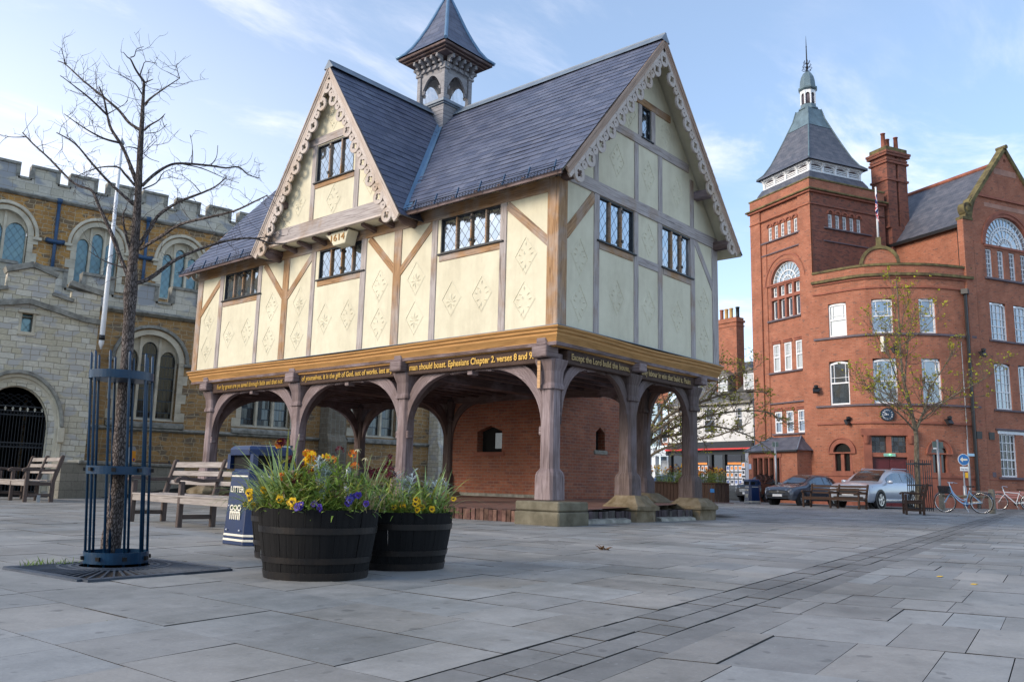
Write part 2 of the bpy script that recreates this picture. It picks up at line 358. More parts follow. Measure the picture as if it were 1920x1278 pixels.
def barkm(name,c1,c2,c3,sc=26,st=1.0,lich=None):
    t=NT(name); uv=t.mapv(t.uv(),(sc*.42,sc,1)); o=t.obj()
    vo=t.new('ShaderNodeTexVoronoi'); vo.feature='DISTANCE_TO_EDGE'; vo.inputs['Scale'].default_value=1
    n=t.new('ShaderNodeTexNoise'); n.inputs['Scale'].default_value=2.2; t.link(uv,n.inputs['Vector'])
    vm=t.new('ShaderNodeVectorMath'); vm.operation='MULTIPLY_ADD'; t.link(n.outputs['Color'],vm.inputs[0]); vm.inputs[1].default_value=(.9,.9,0); t.link(uv,vm.inputs[2]); t.link(vm.outputs[0],vo.inputs['Vector'])
    f=t.noise(o,9,5); e=t.ramp(vo.outputs['Distance'],[(.0,(0,0,0)),(.16,(1,1,1))])
    col=t.mix(e,c1,t.ramp(f,[(.3,c2),(.7,c3)]))
    if lich: col=t.mix(t.ramp(t.noise(o,2.5,4),[(.55,(0,0,0)),(.7,(1,1,1))]),col,lich)
    h=t.math('ADD',e,t.math('MULTIPLY',f,.6)); return t.fin(col,.9,t.bump(h,st,.012),.2)
M['bark']=barkm('plated_bark',(.045,.035,.033),(.13,.105,.095),(.23,.195,.18),62,.9)
M['twig']=plain('dark_twig_bark',(.05,.038,.038),.85,.3,20)
M['bark2']=barkm('smooth_grey_bark',(.10,.08,.055),(.16,.135,.095),(.22,.19,.14),9,.4)
M['twig2']=plain('brown_twigs',(.12,.09,.065),.85,.25,20)
M['barrel']=wood('black_stained_stave',(.003,.003,.0035),(.0075,.0072,.0075),(.012,.011,.011),rough=.9,bump=.4)
M['hoop']=plain('rusty_black_hoop',(.010,.011,.013),.42,.35,7,.3,.2,.5,(.02,.014,.011))
M['soil']=plain('potting_soil',(.028,.019,.013),.95,.4,30,0,.9)
M['benchtop']=wood('grey_bench_slat',(.17,.145,.13),(.31,.275,.25),(.40,.36,.34),bump=.3)
M['benchdark']=wood('dark_bench_frame',(.045,.032,.027),(.10,.075,.066),(.15,.115,.10),bump=.35)
M['benchbrown']=wood('stained_brown_bench',(.035,.019,.012),(.07,.04,.028),(.09,.055,.038),bump=.25)
M['post_grey']=wood('greenish_bollard_oak',(.10,.09,.07),(.19,.175,.14),(.25,.23,.19),bump=.4)

def sheet(name,pts,mat,z,uvs=None):
    mb=MB(); mb.face([(x,y,z) for x,y in pts],0); o=mb.build(name,mat,recalc=False,merge=False); return o
# ------------------------------------------------------------------ camera
cam=bpy.data.cameras.new('camera'); co=bpy.data.objects.new('camera',cam); COL.objects.link(co); scene.camera=co
f_,yaw,pit,rol=1585.4704388191244,R_(49.23008841),R_(9.54189653),R_(1.39162038)
Fw=Vector((math.sin(yaw)*math.cos(pit),math.cos(yaw)*math.cos(pit),math.sin(pit)))
Rt=Vector((math.cos(yaw),-math.sin(yaw),0)); Up=Rt.cross(Fw)
R2=Rt*math.cos(rol)+Up*math.sin(rol); U2=-Rt*math.sin(rol)+Up*math.cos(rol)
mw=Matrix((R2,U2,-Fw)).transposed().to_4x4(); mw.translation=Vector((-12.1137,-9.3693,.705))
co.matrix_world=mw; cam.sensor_width=36; cam.lens=f_/1920*36; cam.clip_end=3000; cam.clip_start=.05
# ------------------------------------------------------------------ sky, sun
SUN_AZ,SUN_EL=296,24
w=bpy.data.worlds.new('World'); scene.world=w; w.use_nodes=True
nt=w.node_tree; N=nt.nodes; bg=N['Background']; L_=nt.links.new
sky=N.new('ShaderNodeTexSky'); sky.sky_type='NISHITA'; sky.sun_disc=False; sky.sun_elevation=R_(SUN_EL); sky.sun_rotation=R_(SUN_AZ); sky.altitude=60; sky.air_density=1.0; sky.dust_density=.9; sky.ozone_density=2.2
tc=N.new('ShaderNodeTexCoord'); G_=tc.outputs['Generated']
def wm(op,a,b=None,c=None):
    n=N.new('ShaderNodeMath'); n.operation=op
    for i,x in enumerate((a,b,c)):
        if x is None: continue
        if hasattr(x,'links'): L_(x,n.inputs[i])
        else: n.inputs[i].default_value=x
    return n.outputs[0]
def wn(v,sc,det,ro,di=0):
    n=N.new('ShaderNodeTexNoise'); n.inputs['Scale'].default_value=sc; n.inputs['Detail'].default_value=det; n.inputs['Roughness'].default_value=ro; n.inputs['Distortion'].default_value=di; L_(v,n.inputs['Vector']); return n.outputs['Fac']
def wr(f,a,b):
    n=N.new('ShaderNodeMapRange'); n.interpolation_type='SMOOTHSTEP'; L_(f,n.inputs[0]); n.inputs[1].default_value=a; n.inputs[2].default_value=b; return n.outputs[0]
def wmix(f,a,b):
    n=N.new('ShaderNodeMix'); n.data_type='RGBA'
    for i,x in ((0,f),(6,a),(7,b)):
        if hasattr(x,'links'): L_(x,n.inputs[i])
        else: n.inputs[i].default_value=x if i==0 else (*x,1)
    return n.outputs[2]
sp=N.new('ShaderNodeSeparateXYZ'); L_(G_,sp.inputs[0])
# planar cloud-layer coordinates: the direction hits a flat layer high above
zc=wm('MAXIMUM',sp.outputs[2],.06)
cx=N.new('ShaderNodeCombineXYZ'); L_(wm('DIVIDE',sp.outputs[0],zc),cx.inputs[0]); L_(wm('DIVIDE',sp.outputs[1],zc),cx.inputs[1])
mp=N.new('ShaderNodeMapping'); mp.inputs['Rotation'].default_value=(0,0,R_(-38)); mp.inputs['Location'].default_value=(1.7,.6,0); mp.inputs['Scale'].default_value=(.7,1.5,1); L_(cx.outputs[0],mp.inputs['Vector'])
c1=wn(mp.outputs[0],1.35,8,.62,.35); c2=wn(cx.outputs[0],.55,3,.5)
cl=wm('MULTIPLY',wm('MULTIPLY',wr(c1,.46,.72),wr(c2,.36,.56)),wr(sp.outputs[2],.05,.22))
# thin bright veil towards the north-west, where the sun stands
va=R_(352); vd=wm('ADD',wm('MULTIPLY',sp.outputs[0],math.sin(va)),wm('MULTIPLY',sp.outputs[1],math.cos(va)))
veil=wm('MULTIPLY',wr(vd,.42,1.02),wr(sp.outputs[2],.72,.12))
base=wmix(wm('MULTIPLY',veil,.92),wmix(.2,sky.outputs[0],(3.6,4.4,5.6)),(5.0,5.2,5.9))
low=wmix(wm('MULTIPLY',wr(sp.outputs[2],.34,.0),.5),base,(4.6,5.2,6.0))
fin=wmix(wm('MULTIPLY',cl,.6),low,(5.7,5.5,5.7))
L_(fin,bg.inputs['Color']); bg.inputs['Strength'].default_value=.135
sl=bpy.data.lights.new('sun','SUN'); sl.energy=1.6; sl.angle=R_(24); sl.color=(1,.85,.68)
so=bpy.data.objects.new('sun',sl); COL.objects.link(so)
sd=Vector((math.sin(R_(SUN_AZ))*math.cos(R_(SUN_EL)),math.cos(R_(SUN_AZ))*math.cos(R_(SUN_EL)),math.sin(R_(SUN_EL))))
so.rotation_euler=sd.to_track_quat('Z','Y').to_euler()
vs=scene.view_settings; vs.view_transform='Standard'; vs.look='None'; vs.exposure=.98; vs.gamma=1
scene.cycles.max_bounces=6; scene.cycles.use_denoising=True
# ------------------------------------------------------------------ ground
def ground_mat():
    t=NT('asphalt_and_grit'); o=t.obj(); f=t.noise(o,.25,6,.6); f2=t.noise(o,40,3)
    return t.fin(t.ramp(f,[(.3,(.12,.125,.13)),(.7,(.19,.195,.2))]),.9,t.bump(f2,.4,.01),.2)
M['ground']=ground_mat()
def grout_mat():
    t=NT('mossy_joint'); o=t.obj(); f=t.noise(o,.9,4); f2=t.noise(o,15,3)
    m=t.math('MULTIPLY',t.ramp(f,[(.52,(0,0,0)),(.62,(1,1,1))]),t.ramp(f2,[(.4,(0,0,0)),(.6,(1,1,1))]))
    return t.fin(t.mix(m,(.045,.042,.04),(.085,.11,.02)),.95,t.bump(f2,.8,.01),.1)
def slab_mat(name,a,b):
    t=NT(name); o=t.obj(); f=t.noise(o,.75,6,.65); f2=t.noise(o,55,4,.7); f3=t.noise(o,5,4,.7)
    col=t.ramp(f,[(.28,a),(.72,b)]); at=t.new('ShaderNodeAttribute'); at.attribute_name='tone'
    col=t.mix(1,col,at.outputs['Color'],'MULTIPLY'); col=t.mix(.55,col,t.ramp(f3,[(.3,(.72,.72,.71)),(.55,(1,1,1)),(.75,(1.12,1.12,1.1))]),'MULTIPLY')
    col=t.mix(.4,col,t.ramp(f2,[(.3,(.75,.75,.75)),(.7,(1.2,1.2,1.2))]),'MULTIPLY')
    sp=t.ramp(t.noise(o,23,2,.5),[(.68,(0,0,0)),(.72,(1,1,1))]); col=t.mix(t.math('MULTIPLY',sp,.3),col,(.42,.43,.43)); gm=t.ramp(t.noise(o,9,1,.3),[(.26,(1,1,1)),(.30,(0,0,0))]); col=t.mix(t.math('MULTIPLY',gm,.45),col,(.08,.08,.08))
    st=t.ramp(t.noise(o,.45,6,.75),[(.42,(1,1,1)),(.64,(.62,.64,.63))]); col=t.mix(1,col,st,'MULTIPLY')
    rgh=t.ramp(f3,[(.3,(.5,.5,.5)),(.7,(.72,.72,.72))])
    return t.fin(col,rgh,t.bump(t.math('ADD',t.math('MULTIPLY',f3,.8),t.math('MULTIPLY',f2,.35)),.35,.008),.35)
g=sheet('ground',[(-900,-900),(900,-900),(900,900),(-900,900)],M['ground'],-.03); g['kind']='structure'
cB=Vector((math.sin(R_(82)),math.cos(R_(82)),0)); B0=Vector((-8.1,-6.77,0))
rnd=random.Random(11)
def course_slabs(mb,d,s0,s1,t0,t1,ws,ls,gap,jit=.002,dark=1):
    t=t0
    while t<t1:
        w_=rnd.choice(ws); s=s0-(0 if s0<=.01 or True else 0); first=True
        while s<s1:
            l=rnd.choice(ls)*rnd.uniform(.9,1.1)
            if first: l*=rnd.uniform(.45,1); first=False
            e=min(s+l,s1); g_=gap*rnd.uniform(.5,1.4); z=rnd.uniform(-jit,jit); k=rnd.uniform(.80,1.13)*dark; hue=rnd.uniform(-.035,.035)
            c=(k*(1+hue),k,k*(1-hue)); P=[B0+cB*a+d*b for a,b in ((t+g_,s+g_),(t+w_-g_,s+g_),(t+w_-g_,e-g_),(t+g_,e-g_))]
            zz=[z+rnd.uniform(-.0015,.0015) for _ in P]; tp=[(p.x,p.y,q) for p,q in zip(P,zz)]; bt=[(p.x,p.y,-.03) for p in P]
            mb.face(tp,0,col=c)
            for i in range(4):
                j=(i+1)%4; mb.face([tp[i],bt[i],bt[j],tp[j]],1)
            s=e
        t+=w_
dN=Vector((math.sin(R_(-2)),math.cos(R_(-2)),0)); dS=Vector((math.sin(R_(164)),math.cos(R_(164)),0))
mb=MB(); course_slabs(mb,dN,0,24,-7,44,(.46,.55,.62,.66),(.42,.5,.6,.75,.85),.0022)
course_slabs(mb,dS,.55,13,-7,44,(.5,.58,.62,.85),(.3,.36,.45,.55),.0022)
M['slab_edge']=plain('dark_slab_edge',(.045,.043,.04),.95,.3,9)  # slab sides coloured dark so the joints read as dark lines
o=mb.build('paving',[slab_mat('york_stone_slabs',(.255,.255,.248),(.345,.34,.325)),M['slab_edge']],recalc=False,merge=False); o['kind']='structure'
mb=MB()
for k,(s0,s1) in enumerate(((.0,.20),(.20,.37),(.37,.55))):
    t=-7+rnd.random()*.2; d=-dN
    while t<44:
        l=rnd.choice((.2,.26,.34,.42)) if k<2 else rnd.choice((.5,.7,.9)); 
        P=[B0+cB*a+d*b for a,b in ((t+.004,s0+.007),(t+l-.004,s0+.007),(t+l-.004,s1-.005),(t+.004,s1-.005))]; z=rnd.uniform(-.005,.0); kk=rnd.uniform(.75,1.05); c=(kk*1.01,kk,kk*.99)
        tp=[(p.x,p.y,z) for p in P]; bt=[(p.x,p.y,-.03) for p in P]; mb.face(tp,0,col=c)
        for i in range(4): mb.face([tp[i],bt[i],bt[(i+1)%4],tp[(i+1)%4]],1)
        t+=l
o=mb.build('drain_setts',[slab_mat('drain_sett_stone',(.20,.202,.20),(.265,.265,.258)),M['slab_edge']],recalc=False,merge=False); o['kind']='structure'
o=sheet('paving_bed',[(-16,-24),(46,-24),(46,26),(-16,26)],grout_mat(),-.014); o['kind']='structure'
# carriageway in front of the red brick building
road=[(27.5,1.2),(34.2,-3.5),(80,-30),(80,-22),(40.0,1.2),(36.0,3.2),(32.6,5.2),(32.3,7.0),(33.2,9.0),(42,24),(60,60),(50,60),(36,26),(29.8,12.5)]
o=sheet('road',road,M['ground'],.008); o['kind']='structure'
# ------------------------------------------------------------------ timber framed market hall
WD,LN=6.349,13.007; Z0,Z1=3.588,6.20; RZ=10.56; CX=WD/2; YC=6.5
hall=thing('timber_framed_hall','cream plastered timber hall on oak posts with slate roofs and a bell turret','hall')
FF=face_M((0,0),(0,1),(-1,0)); GF=face_M((0,0),(1,0),(0,-1)); JF=face_M((-.45,0),(0,1),(-1,0))
BF=face_M((WD,0),(0,1),(1,0)); EF=face_M((0,LN),(1,0),(0,1))
fwin=[(9.85,11.62,5.47,6.20),(5.64,7.36,5.47,6.20),(1.40,3.14,5.44,6.21)]
gwin=[(1.29,2.60,5.52,6.455),(3.76,5.08,5.50,6.45)]
# plaster skins
mb=MB(FF); cells(mb,0,LN,Z0,6.5,fwin,0,.14); mb.build('plaster_wall',M['plaster'],hall)
mb=MB(GF); cells(mb,0,WD,Z0,6.46,gwin,0,.14)
def hw(z): return (RZ-.14-z)/1.155
def trap(mb,z0,z1,cx,h,hole=None):
    a,b=h(z0),h(z1)
    if not hole: mb.face([(cx-a,0,z0),(cx+a,0,z0),(cx+b,0,z1),(cx-b,0,z1)]); return
    mb.face([(cx-a,0,z0),(hole[0],0,z0),(hole[0],0,z1),(cx-b,0,z1)]); mb.face([(hole[1],0,z0),(cx+a,0,z0),(cx+b,0,z1),(hole[1],0,z1)])
g3=(2.935,3.31,8.24,8.99)
trap(mb,6.46,8.24,CX,hw); trap(mb,8.24,8.99,CX,hw,g3); trap(mb,8.99,RZ-.16,CX,hw)
for p,q in (((2.935,8.24),(3.31,8.24)),((3.31,8.24),(3.31,8.99)),((3.31,8.99),(2.935,8.99)),((2.935,8.99),(2.935,8.24))): mb.face([(p[0],0,p[1]),(q[0],0,q[1]),(q[0],-.12,q[1]),(p[0],-.12,p[1])])
mb.build('plaster_wall',M['plaster'],hall)
mb=MB(EF); cells(mb,0,WD,Z0,6.46,[]); trap(mb,6.46,RZ-.16,CX,hw); mb.build('plaster_wall',M['plaster'],hall)
mb=MB(BF); cells(mb,0,LN,Z0,6.5,[]); mb.build('plaster_wall',M['plaster'],hall)
mb=MB(JF)
def hj(z): return (RZ-.14-z)/1.525
j3=(5.66,7.08,7.74,8.68)
trap(mb,6.44,7.74,YC,hj); trap(mb,7.74,8.68,YC,hj,j3); trap(mb,8.68,RZ-.18,YC,hj)
for p,q in (((j3[0],j3[2]),(j3[1],j3[2])),((j3[1],j3[2]),(j3[1],j3[3])),((j3[1],j3[3]),(j3[0],j3[3])),((j3[0],j3[3]),(j3[0],j3[2]))): mb.face([(p[0],0,p[1]),(q[0],0,q[1]),(q[0],-.12,q[1]),(p[0],-.12,p[1])])
for s in (-1,1):
    a=hj(6.44)*s; mb.face([(YC+a,0,6.44),(YC+hj(8)*s,0,8),(YC+hj(8)*s,-.5,8),(YC+a,-.5,6.44)])
mb.build('plaster_wall',M['plaster'],hall)
# timbers : each one a part
def timb(Mx,name,a0,a1,z0,z1,mat='oak',pr=.022,dp=.10,bev=.008):
    mb=MB(Mx)
    if z1-z0>=a1-a0: mb.beam(((a0+a1)/2,pr-dp/2,z0),((a0+a1)/2,pr-dp/2,z1),a1-a0,dp,(0,1,0))
    else: mb.beam((a0,pr-dp/2,(z0+z1)/2),(a1,pr-dp/2,(z0+z1)/2),dp,z1-z0,(0,0,1))
    return mb.build(name,M[mat],hall,bevel=bev)
def diag(Mx,p,q,w,mat='oak',pr=.018,dp=.09,name='brace'):
    mb=MB(Mx); mb.beam((p[0],pr-dp/2,p[1]),(q[0],pr-dp/2,q[1]),w,dp,(0,1,0)); return mb.build(name,M[mat],hall,bevel=.007)
fst=[(12.76,13.02),(11.66,11.845),(9.815,9.97),(8.58,8.83),(7.485,7.645),(5.56,5.75),(4.356,4.606),(3.227,3.397),(1.276,1.448)]
for a,b in fst: timb(FF,'stud',a,b,Z0-.0,Z1+.02,'oak_silver' if (b-a)<.2 else 'oak')
mb=MB(); mb.beam((.116,.111,Z0),(.116,.111,6.46),.288,.278,(0,1,0)); mb.build('corner_post',M['oak'],hall,bevel=.012)
timb(FF,'wall_plate',.2,LN+.02,Z1,6.47,'oak',.03,.12)
for (a,b,z0,z1) in fwin: timb(FF,'sill_rail',a-.02,b+.02,z0-.17,z0-.012,'oak',.02)
for p,q in (((1.27,6.14),(.2,5.2)),((5.47,6.18),(4.48,5.22)),((3.36,6.16),(4.42,5.2)),((9.69,6.2),(8.75,5.2)),((7.6,6.16),(8.62,5.2)),((11.74,6.14),(12.86,5.15))): diag(FF,p,q,.165)
gst=[(1.148,1.331,Z0,6.46),(2.61,2.774,Z0,6.46),(3.585,3.763,Z0,6.46),(5.036,5.229,Z0,6.46),(6.09,6.372,Z0,6.46),(1.13,1.29,6.72,7.55),(2.63,2.785,6.72,8.02),(3.61,3.775,6.72,8.03),(5.05,5.215,6.72,7.9),(2.79,2.93,8.22,8.98),(3.32,3.49,8.22,8.98)]
for a,b,z0,z1 in gst: timb(GF,'stud',a,b,z0,z1,'oak_silver')
timb(GF,'tie_beam',.0,6.36,6.46,6.73,'oak_silver',.035,.13); timb(GF,'collar_beam',1.36,4.99,8.03,8.24,'oak_silver',.03)
timb(GF,'collar_beam',2.2,4.15,8.98,9.15,'oak',.03)
timb(GF,'mid_rail',2.774,3.585,5.33,5.51,'oak_silver')
for (a,b,z0,z1) in gwin: timb(GF,'sill_rail',a+.04,b-.03,z0-.17,z0-.012,'oak',.02)
diag(GF,(1.16,6.4),(.22,5.38),.2); diag(GF,(5.22,6.5),(6.16,5.42),.17,'oak_silver')
timb(JF,'bressumer',4.14,8.86,6.46,6.81,'oak_silver',.045,.15); timb(JF,'collar_beam',5.60,7.40,8.70,8.90,'oak_silver',.03)
timb(JF,'stud',7.09,7.25,6.8,8.7,'oak_silver'); timb(JF,'stud',5.42,5.59,6.8,8.7,'oak_silver'); timb(JF,'sill_rail',5.6,7.1,7.59,7.71,'oak')
# jetty: moulded board, plaster soffit, joist ends
mb=MB(JF); mb.box(3.95,9.05,.0,.09,6.40,6.455); mb.build('jetty_board',M['barge'],hall,bevel=.008)
mb=MB(); mb.box(-.46,0,3.9,9.1,6.43,6.45); mb.build('jetty_soffit',M['plaster'],hall)
for i in range(9):
    y=4.05+i*.61; mb=MB(); mb.beam((.0,y,6.33),(-.42,y,6.39),.11,.11,w2=.1,d2=.07); mb.build('joist_end',M['oak_dark'],hall,bevel=.01)
for y in (3.85,9.15): mb=MB(); mb.tube([(.0,y+(.12 if y<6 else -.12),6.27),(-.3,y+(.12 if y<6 else -.12),6.29),(-.46,y+(.12 if y<6 else -.12),6.33)],[.12,.12,.08],10); mb.build('corbel',M['oak_dark'],hall)
# date console
mb=MB(JF); pr_=[(5.78,6.385),(6.68,6.385),(6.55,6.30),(6.36,6.12),(6.34,6.07),(5.90,6.07),(5.88,6.12),(5.84,6.26)]
mb.prism(pr_,-.36,-.06); plq=mb.build('date_console',M['plaster'],hall,bevel=.01)
def text_mesh(s,size,mat,Mx,parent,name,w=None,ext=.006,align='LEFT',off=.0,shear=0):
    cu=bpy.data.curves.new(name,'FONT'); cu.body=s; cu.size=size; cu.extrude=ext; cu.offset=off; cu.align_x=align; cu.shear=shear
    t=bpy.data.objects.new(name,cu); COL.objects.link(t); bpy.context.view_layer.update()
    me=bpy.data.meshes.new_from_object(t.evaluated_get(bpy.context.evaluated_depsgraph_get())); bpy.data.objects.remove(t)
    xs=[v.co.x for v in me.vertices]; k=1
    if w: k=w/(max(xs)-min(xs))
    # text space (x right, y up, z out) -> local (a, b out, z up)
    T=Mx@Matrix(((k,0,0,0),(0,0,1,0),(0,1,0,0),(0,0,0,1)))
    me.transform(T); me.materials.clear(); me.materials.append(mat)
    o=bpy.data.objects.new(name,me); COL.objects.link(o); o.parent=parent; return o
# seen from outside the front face y runs to the LEFT, so its lettering frame runs along -y
def FT(a,b,z,x0=0): return face_M((x0,a,z),(0,-1),(-1,0))@Matrix.Translation((0,b,0))
def GT(a,b,z,y0=0): return face_M((a,y0,z),(1,0),(0,-1))@Matrix.Translation((0,b,0))
text_mesh('1614',.22,M['cornice'],FT(6.47,.395,6.17),plq,'date',.5,.012)
# leaded windows
def leaded(Mx,a0,a1,z0,z1,n,parent,mat='oak',depth=.05):
    w=MB(Mx); fr=.035
    w.box(a0,a1,-depth-.03,-depth+.05,z0,z0+fr); w.box(a0,a1,-depth-.03,-depth+.05,z1-fr,z1); w.box(a0,a0+fr,-depth-.03,-depth+.05,z0+fr,z1-fr); w.box(a1-fr,a1,-depth-.03,-depth+.05,z0+fr,z1-fr)
    win=w.build('window',M['iron'],parent,bevel=.005)
    for i in range(n):
        l=a0+fr+(a1-a0-2*fr)*i/n; r=a0+fr+(a1-a0-2*fr)*(i+1)/n; p=MB(Mx)
        p.face([(l,-depth,z0+fr),(r,-depth,z0+fr),(r,-depth,z1-fr),(l,-depth,z1-fr)],0,[(0,0),(r-l,0),(r-l,z1-z0),(0,z1-z0)]); p.build('pane',M['lead_glass'],win,recalc=False)
        if i: m=MB(Mx); m.box(l-.022,l+.022,-depth-.02,-depth+.055,z0+fr,z1-fr); m.build('mullion',M[mat],win,bevel=.008)
    s=MB(Mx); s.box(a0-.06,a1+.06,-.05,.06,z0-.035,z0-.002); s.build('window_sill',M['iron'],win,bevel=.006)
    c=MB(Mx); k=a0+(a1-a0)*(2/n if n>3 else 2/3)
    for z in (z0+.14,z1-.16): c=MB(Mx); c.box(k-.03,k+.03,-depth+.045,-depth+.075,z,z+.06); c.build('window_catch',M['iron'],win)
    return win
for h in fwin: leaded(FF,*h,4,hall)
for h in gwin: leaded(GF,*h,3,hall)
leaded(GF,*g3,1,hall); leaded(JF,*j3,3,hall)
# pargeted lozenges
def lozenge(Mx,a,z,kind):
    mb=MB(Mx); hw_,hh=.29,.40
    P=[(a-hw_,z),(a,z+hh),(a+hw_,z),(a,z-hh)]
    Q=[(a+(x-a)*.90,z+(y-z)*.90) for x,y in P]
    for i in range(4):
        j=(i+1)%4
        mb.face([(P[i][0],.001,P[i][1]),(P[j][0],.001,P[j][1]),(Q[j][0],.010,Q[j][1]),(Q[i][0],.010,Q[i][1])],0)
        mb.face([(Q[i][0],.010,Q[i][1]),(Q[j][0],.010,Q[j][1]),(a+(Q[j][0]-a)*.97,-.0005,z+(Q[j][1]-z)*.97),(a+(Q[i][0]-a)*.97,-.0005,z+(Q[i][1]-z)*.97)],0)
    def petal(x,y,ang,l,w_):
        c,s_=math.cos(ang),math.sin(ang); pts=[]
        for k in range(8):
            t=2*PI*k/8; px=l/2+l/2*math.cos(t); py=w_*math.sin(t)*(.5+.5*(px/l)); pts.append((x+px*c-py*s_,y+px*s_+py*c))
        top=(x+l*.6*c,.019,y+l*.6*s_)
        for k in range(8): mb.face([(pts[k][0],.001,pts[k][1]),(pts[(k+1)%8][0],.001,pts[(k+1)%8][1]),top],0)
    if kind==0:
        for k in range(5): petal(a,z-.06,R_(90+(k-2)*42),.2-.02*abs(k-2),.035)
        for k in (-1,1): petal(a,z-.08,R_(-90+k*52),.14,.03)
        petal(a,z-.07,R_(-90),.17,.02)
    else:
        for x,y,an in ((0,.2,90),(.05,.12,30),(-.06,.11,150),(.1,.03,20),(-.1,.02,160),(.02,.02,70),(.05,-.08,-20),(-.06,-.1,200),(0,-.14,-80),(.03,-.2,-60)): petal(a+x,z+y-.02,R_(an),.1,.028)
    mb.build('plaster_lozenge',M['plaster'],hall,merge=False)
fd=[(12.32,5.01),(12.33,4.18),(11.24,4.5),(10.35,4.49),(9.27,5.03),(9.31,4.16),(8.07,5.02),(8.1,4.17),(7.02,4.48),(6.14,4.47),(5.05,5.02),(5.03,4.15),(3.86,5.02),(3.86,4.15),(2.76,4.43),(1.91,4.43),(.78,5.04),(.8,4.16)]
gd=[(.69,5.05),(.69,4.14),(1.97,4.48),(3.2,5.97),(3.2,4.48),(4.41,4.48),(5.66,5.03),(5.65,4.13),(1.97,7.4),(3.19,7.42),(4.43,7.41),(3.93,8.68),(2.42,8.66)]
for i,p in enumerate(fd): lozenge(FF,*p,(i*7//3)%2)
for i,p in enumerate(gd): lozenge(GF,*p,1)
for i,p in enumerate([(7.72,7.4),(6.34,7.2),(5.0,7.4),(6.5,9.35)]): lozenge(JF,*p,i%2)
# moulded cornice round three sides
prof=[(-.02,3.60),(.10,3.585),(.115,3.555),(.075,3.52),(.085,3.485),(.045,3.455),(.055,3.42),(.01,3.35),(-.01,3.31),(.0,3.285),(-.04,3.25),(-.045,3.22),(-.10,3.21)]
def cornice_run(Mx,a0,a1,m0,m1,name='cornice'):
    mb=MB(Mx)
    for i in range(len(prof)-1):
        (b0,z0),(b1,z1)=prof[i],prof[i+1]
        seg=14
        for k in range(seg):
            def pt(b,z,f):
                a=(a0-b*m0)+((a1+b*m1)-(a0-b*m0))*f; sag=-.022*math.sin(PI*f)+.012*math.sin(PI*3*f)
                return (a,b,z+sag*(0 if f in (0,1) else 1))
            f0,f1=k/seg,(k+1)/seg
            L=math.dist((b0,z0),(b1,z1)); mb.face([pt(b0,z0,f0),pt(b0,z0,f1),pt(b1,z1,f1),pt(b1,z1,f0)],0,[(a0+(a1-a0)*f0,i*.05),(a0+(a1-a0)*f1,i*.05),(a0+(a1-a0)*f1,i*.05+L),(a0+(a1-a0)*f0,i*.05+L)])
    for e in (a0-.0,a1+.0): mb.face([(e+(-b*m0 if e==a0 else b*m1),b,z) for b,z in prof])
    return mb.build(name,M['cornice'],hall,recalc=True)
cornice_run(FF,0,LN,1,1); cornice_run(GF,0,WD,1,1); cornice_run(BF,0,LN,1,1)
mb=MB(FF); mb.box(-.11,LN+.11,-.01,.105,3.585,3.597); mb.build('lead_flashing',M['lead'],hall); mb=MB(GF); mb.box(-.11,WD+.11,-.01,.105,3.587,3.599); mb.build('lead_flashing',M['lead'],hall)
# ---- roofs : stepped slate courses
def slate_slope(mb,eave,ridge,along,l0,l1,rows,segs=None,th=.009):
    """eave/ridge: points on the section; along: unit vector; l0..l1 extent; segs(i,frac)->list of (l0,l1)"""
    e=Vector(eave); r=Vector(ridge); u=Vector(along); n=(r-e).cross(u).normalized()
    if n.z<0: n=-n
    Ls=(r-e).length; k=0
    for i in range(rows):
        p=e+(r-e)*(i/rows); q=e+(r-e)*((i+1.06)/rows)
        for a,b in (segs(i/rows) if segs else [(l0,l1)]):
            st=max(1,int((b-a)/.9)); 
            for s_ in range(st):
                x0=a+(b-a)*s_/st; x1=a+(b-a)*(s_+1)/st; sg=lambda x: noise.noise((x*.35,i*.13,9))*.03+noise.noise((x*1.7,i*.9,3))*.005; j0=sg(x0); j1=sg(x1)
                A=[p+u*x0+n*(th+j0),p+u*x1+n*(th+j1),q+u*x1+n*j1*.9,q+u*x0+n*j0*.9]; v0=i*.2
                mb.face(A,0,[(x0,v0+.003),(x1,v0+.003),(x1,v0+.2),(x0,v0+.2)]); mb.face([p+u*x0,p+u*x1,A[1],A[0]],0,[(x0,v0),(x1,v0),(x1,v0+.003),(x0,v0+.003)])
ov=.50; kx=(.06,)
ez=lambda x:RZ-1.155*abs(x-CX)
roof=MB()
def seg_front(f): return [(-.46,LN+.30)] if f>.045 else [(-.46,3.72),(9.28,LN+.30)]
slate_slope(roof,(-.48,0,ez(-.48)+.02),(CX,0,RZ),(0,1,0),0,0,27,seg_front)
slate_slope(roof,(WD+.48,0,ez(WD+.48)+.02),(CX,0,RZ),(0,1,0),-.46,LN+.30,27)
ezj=lambda y:RZ-1.525*abs(y-YC)
def seg_j(f): return [(-.70,CX+.2)]
slate_slope(roof,(0,YC-2.84,ezj(YC-2.84)),(0,YC,RZ),(1,0,0),-.70,CX,25,seg_j)
slate_slope(roof,(0,YC+2.84,ezj(YC+2.84)),(0,YC,RZ),(1,0,0),-.70,CX,25,seg_j)
rf=roof.build('roof',M['slate'],hall,recalc=False,merge=False)
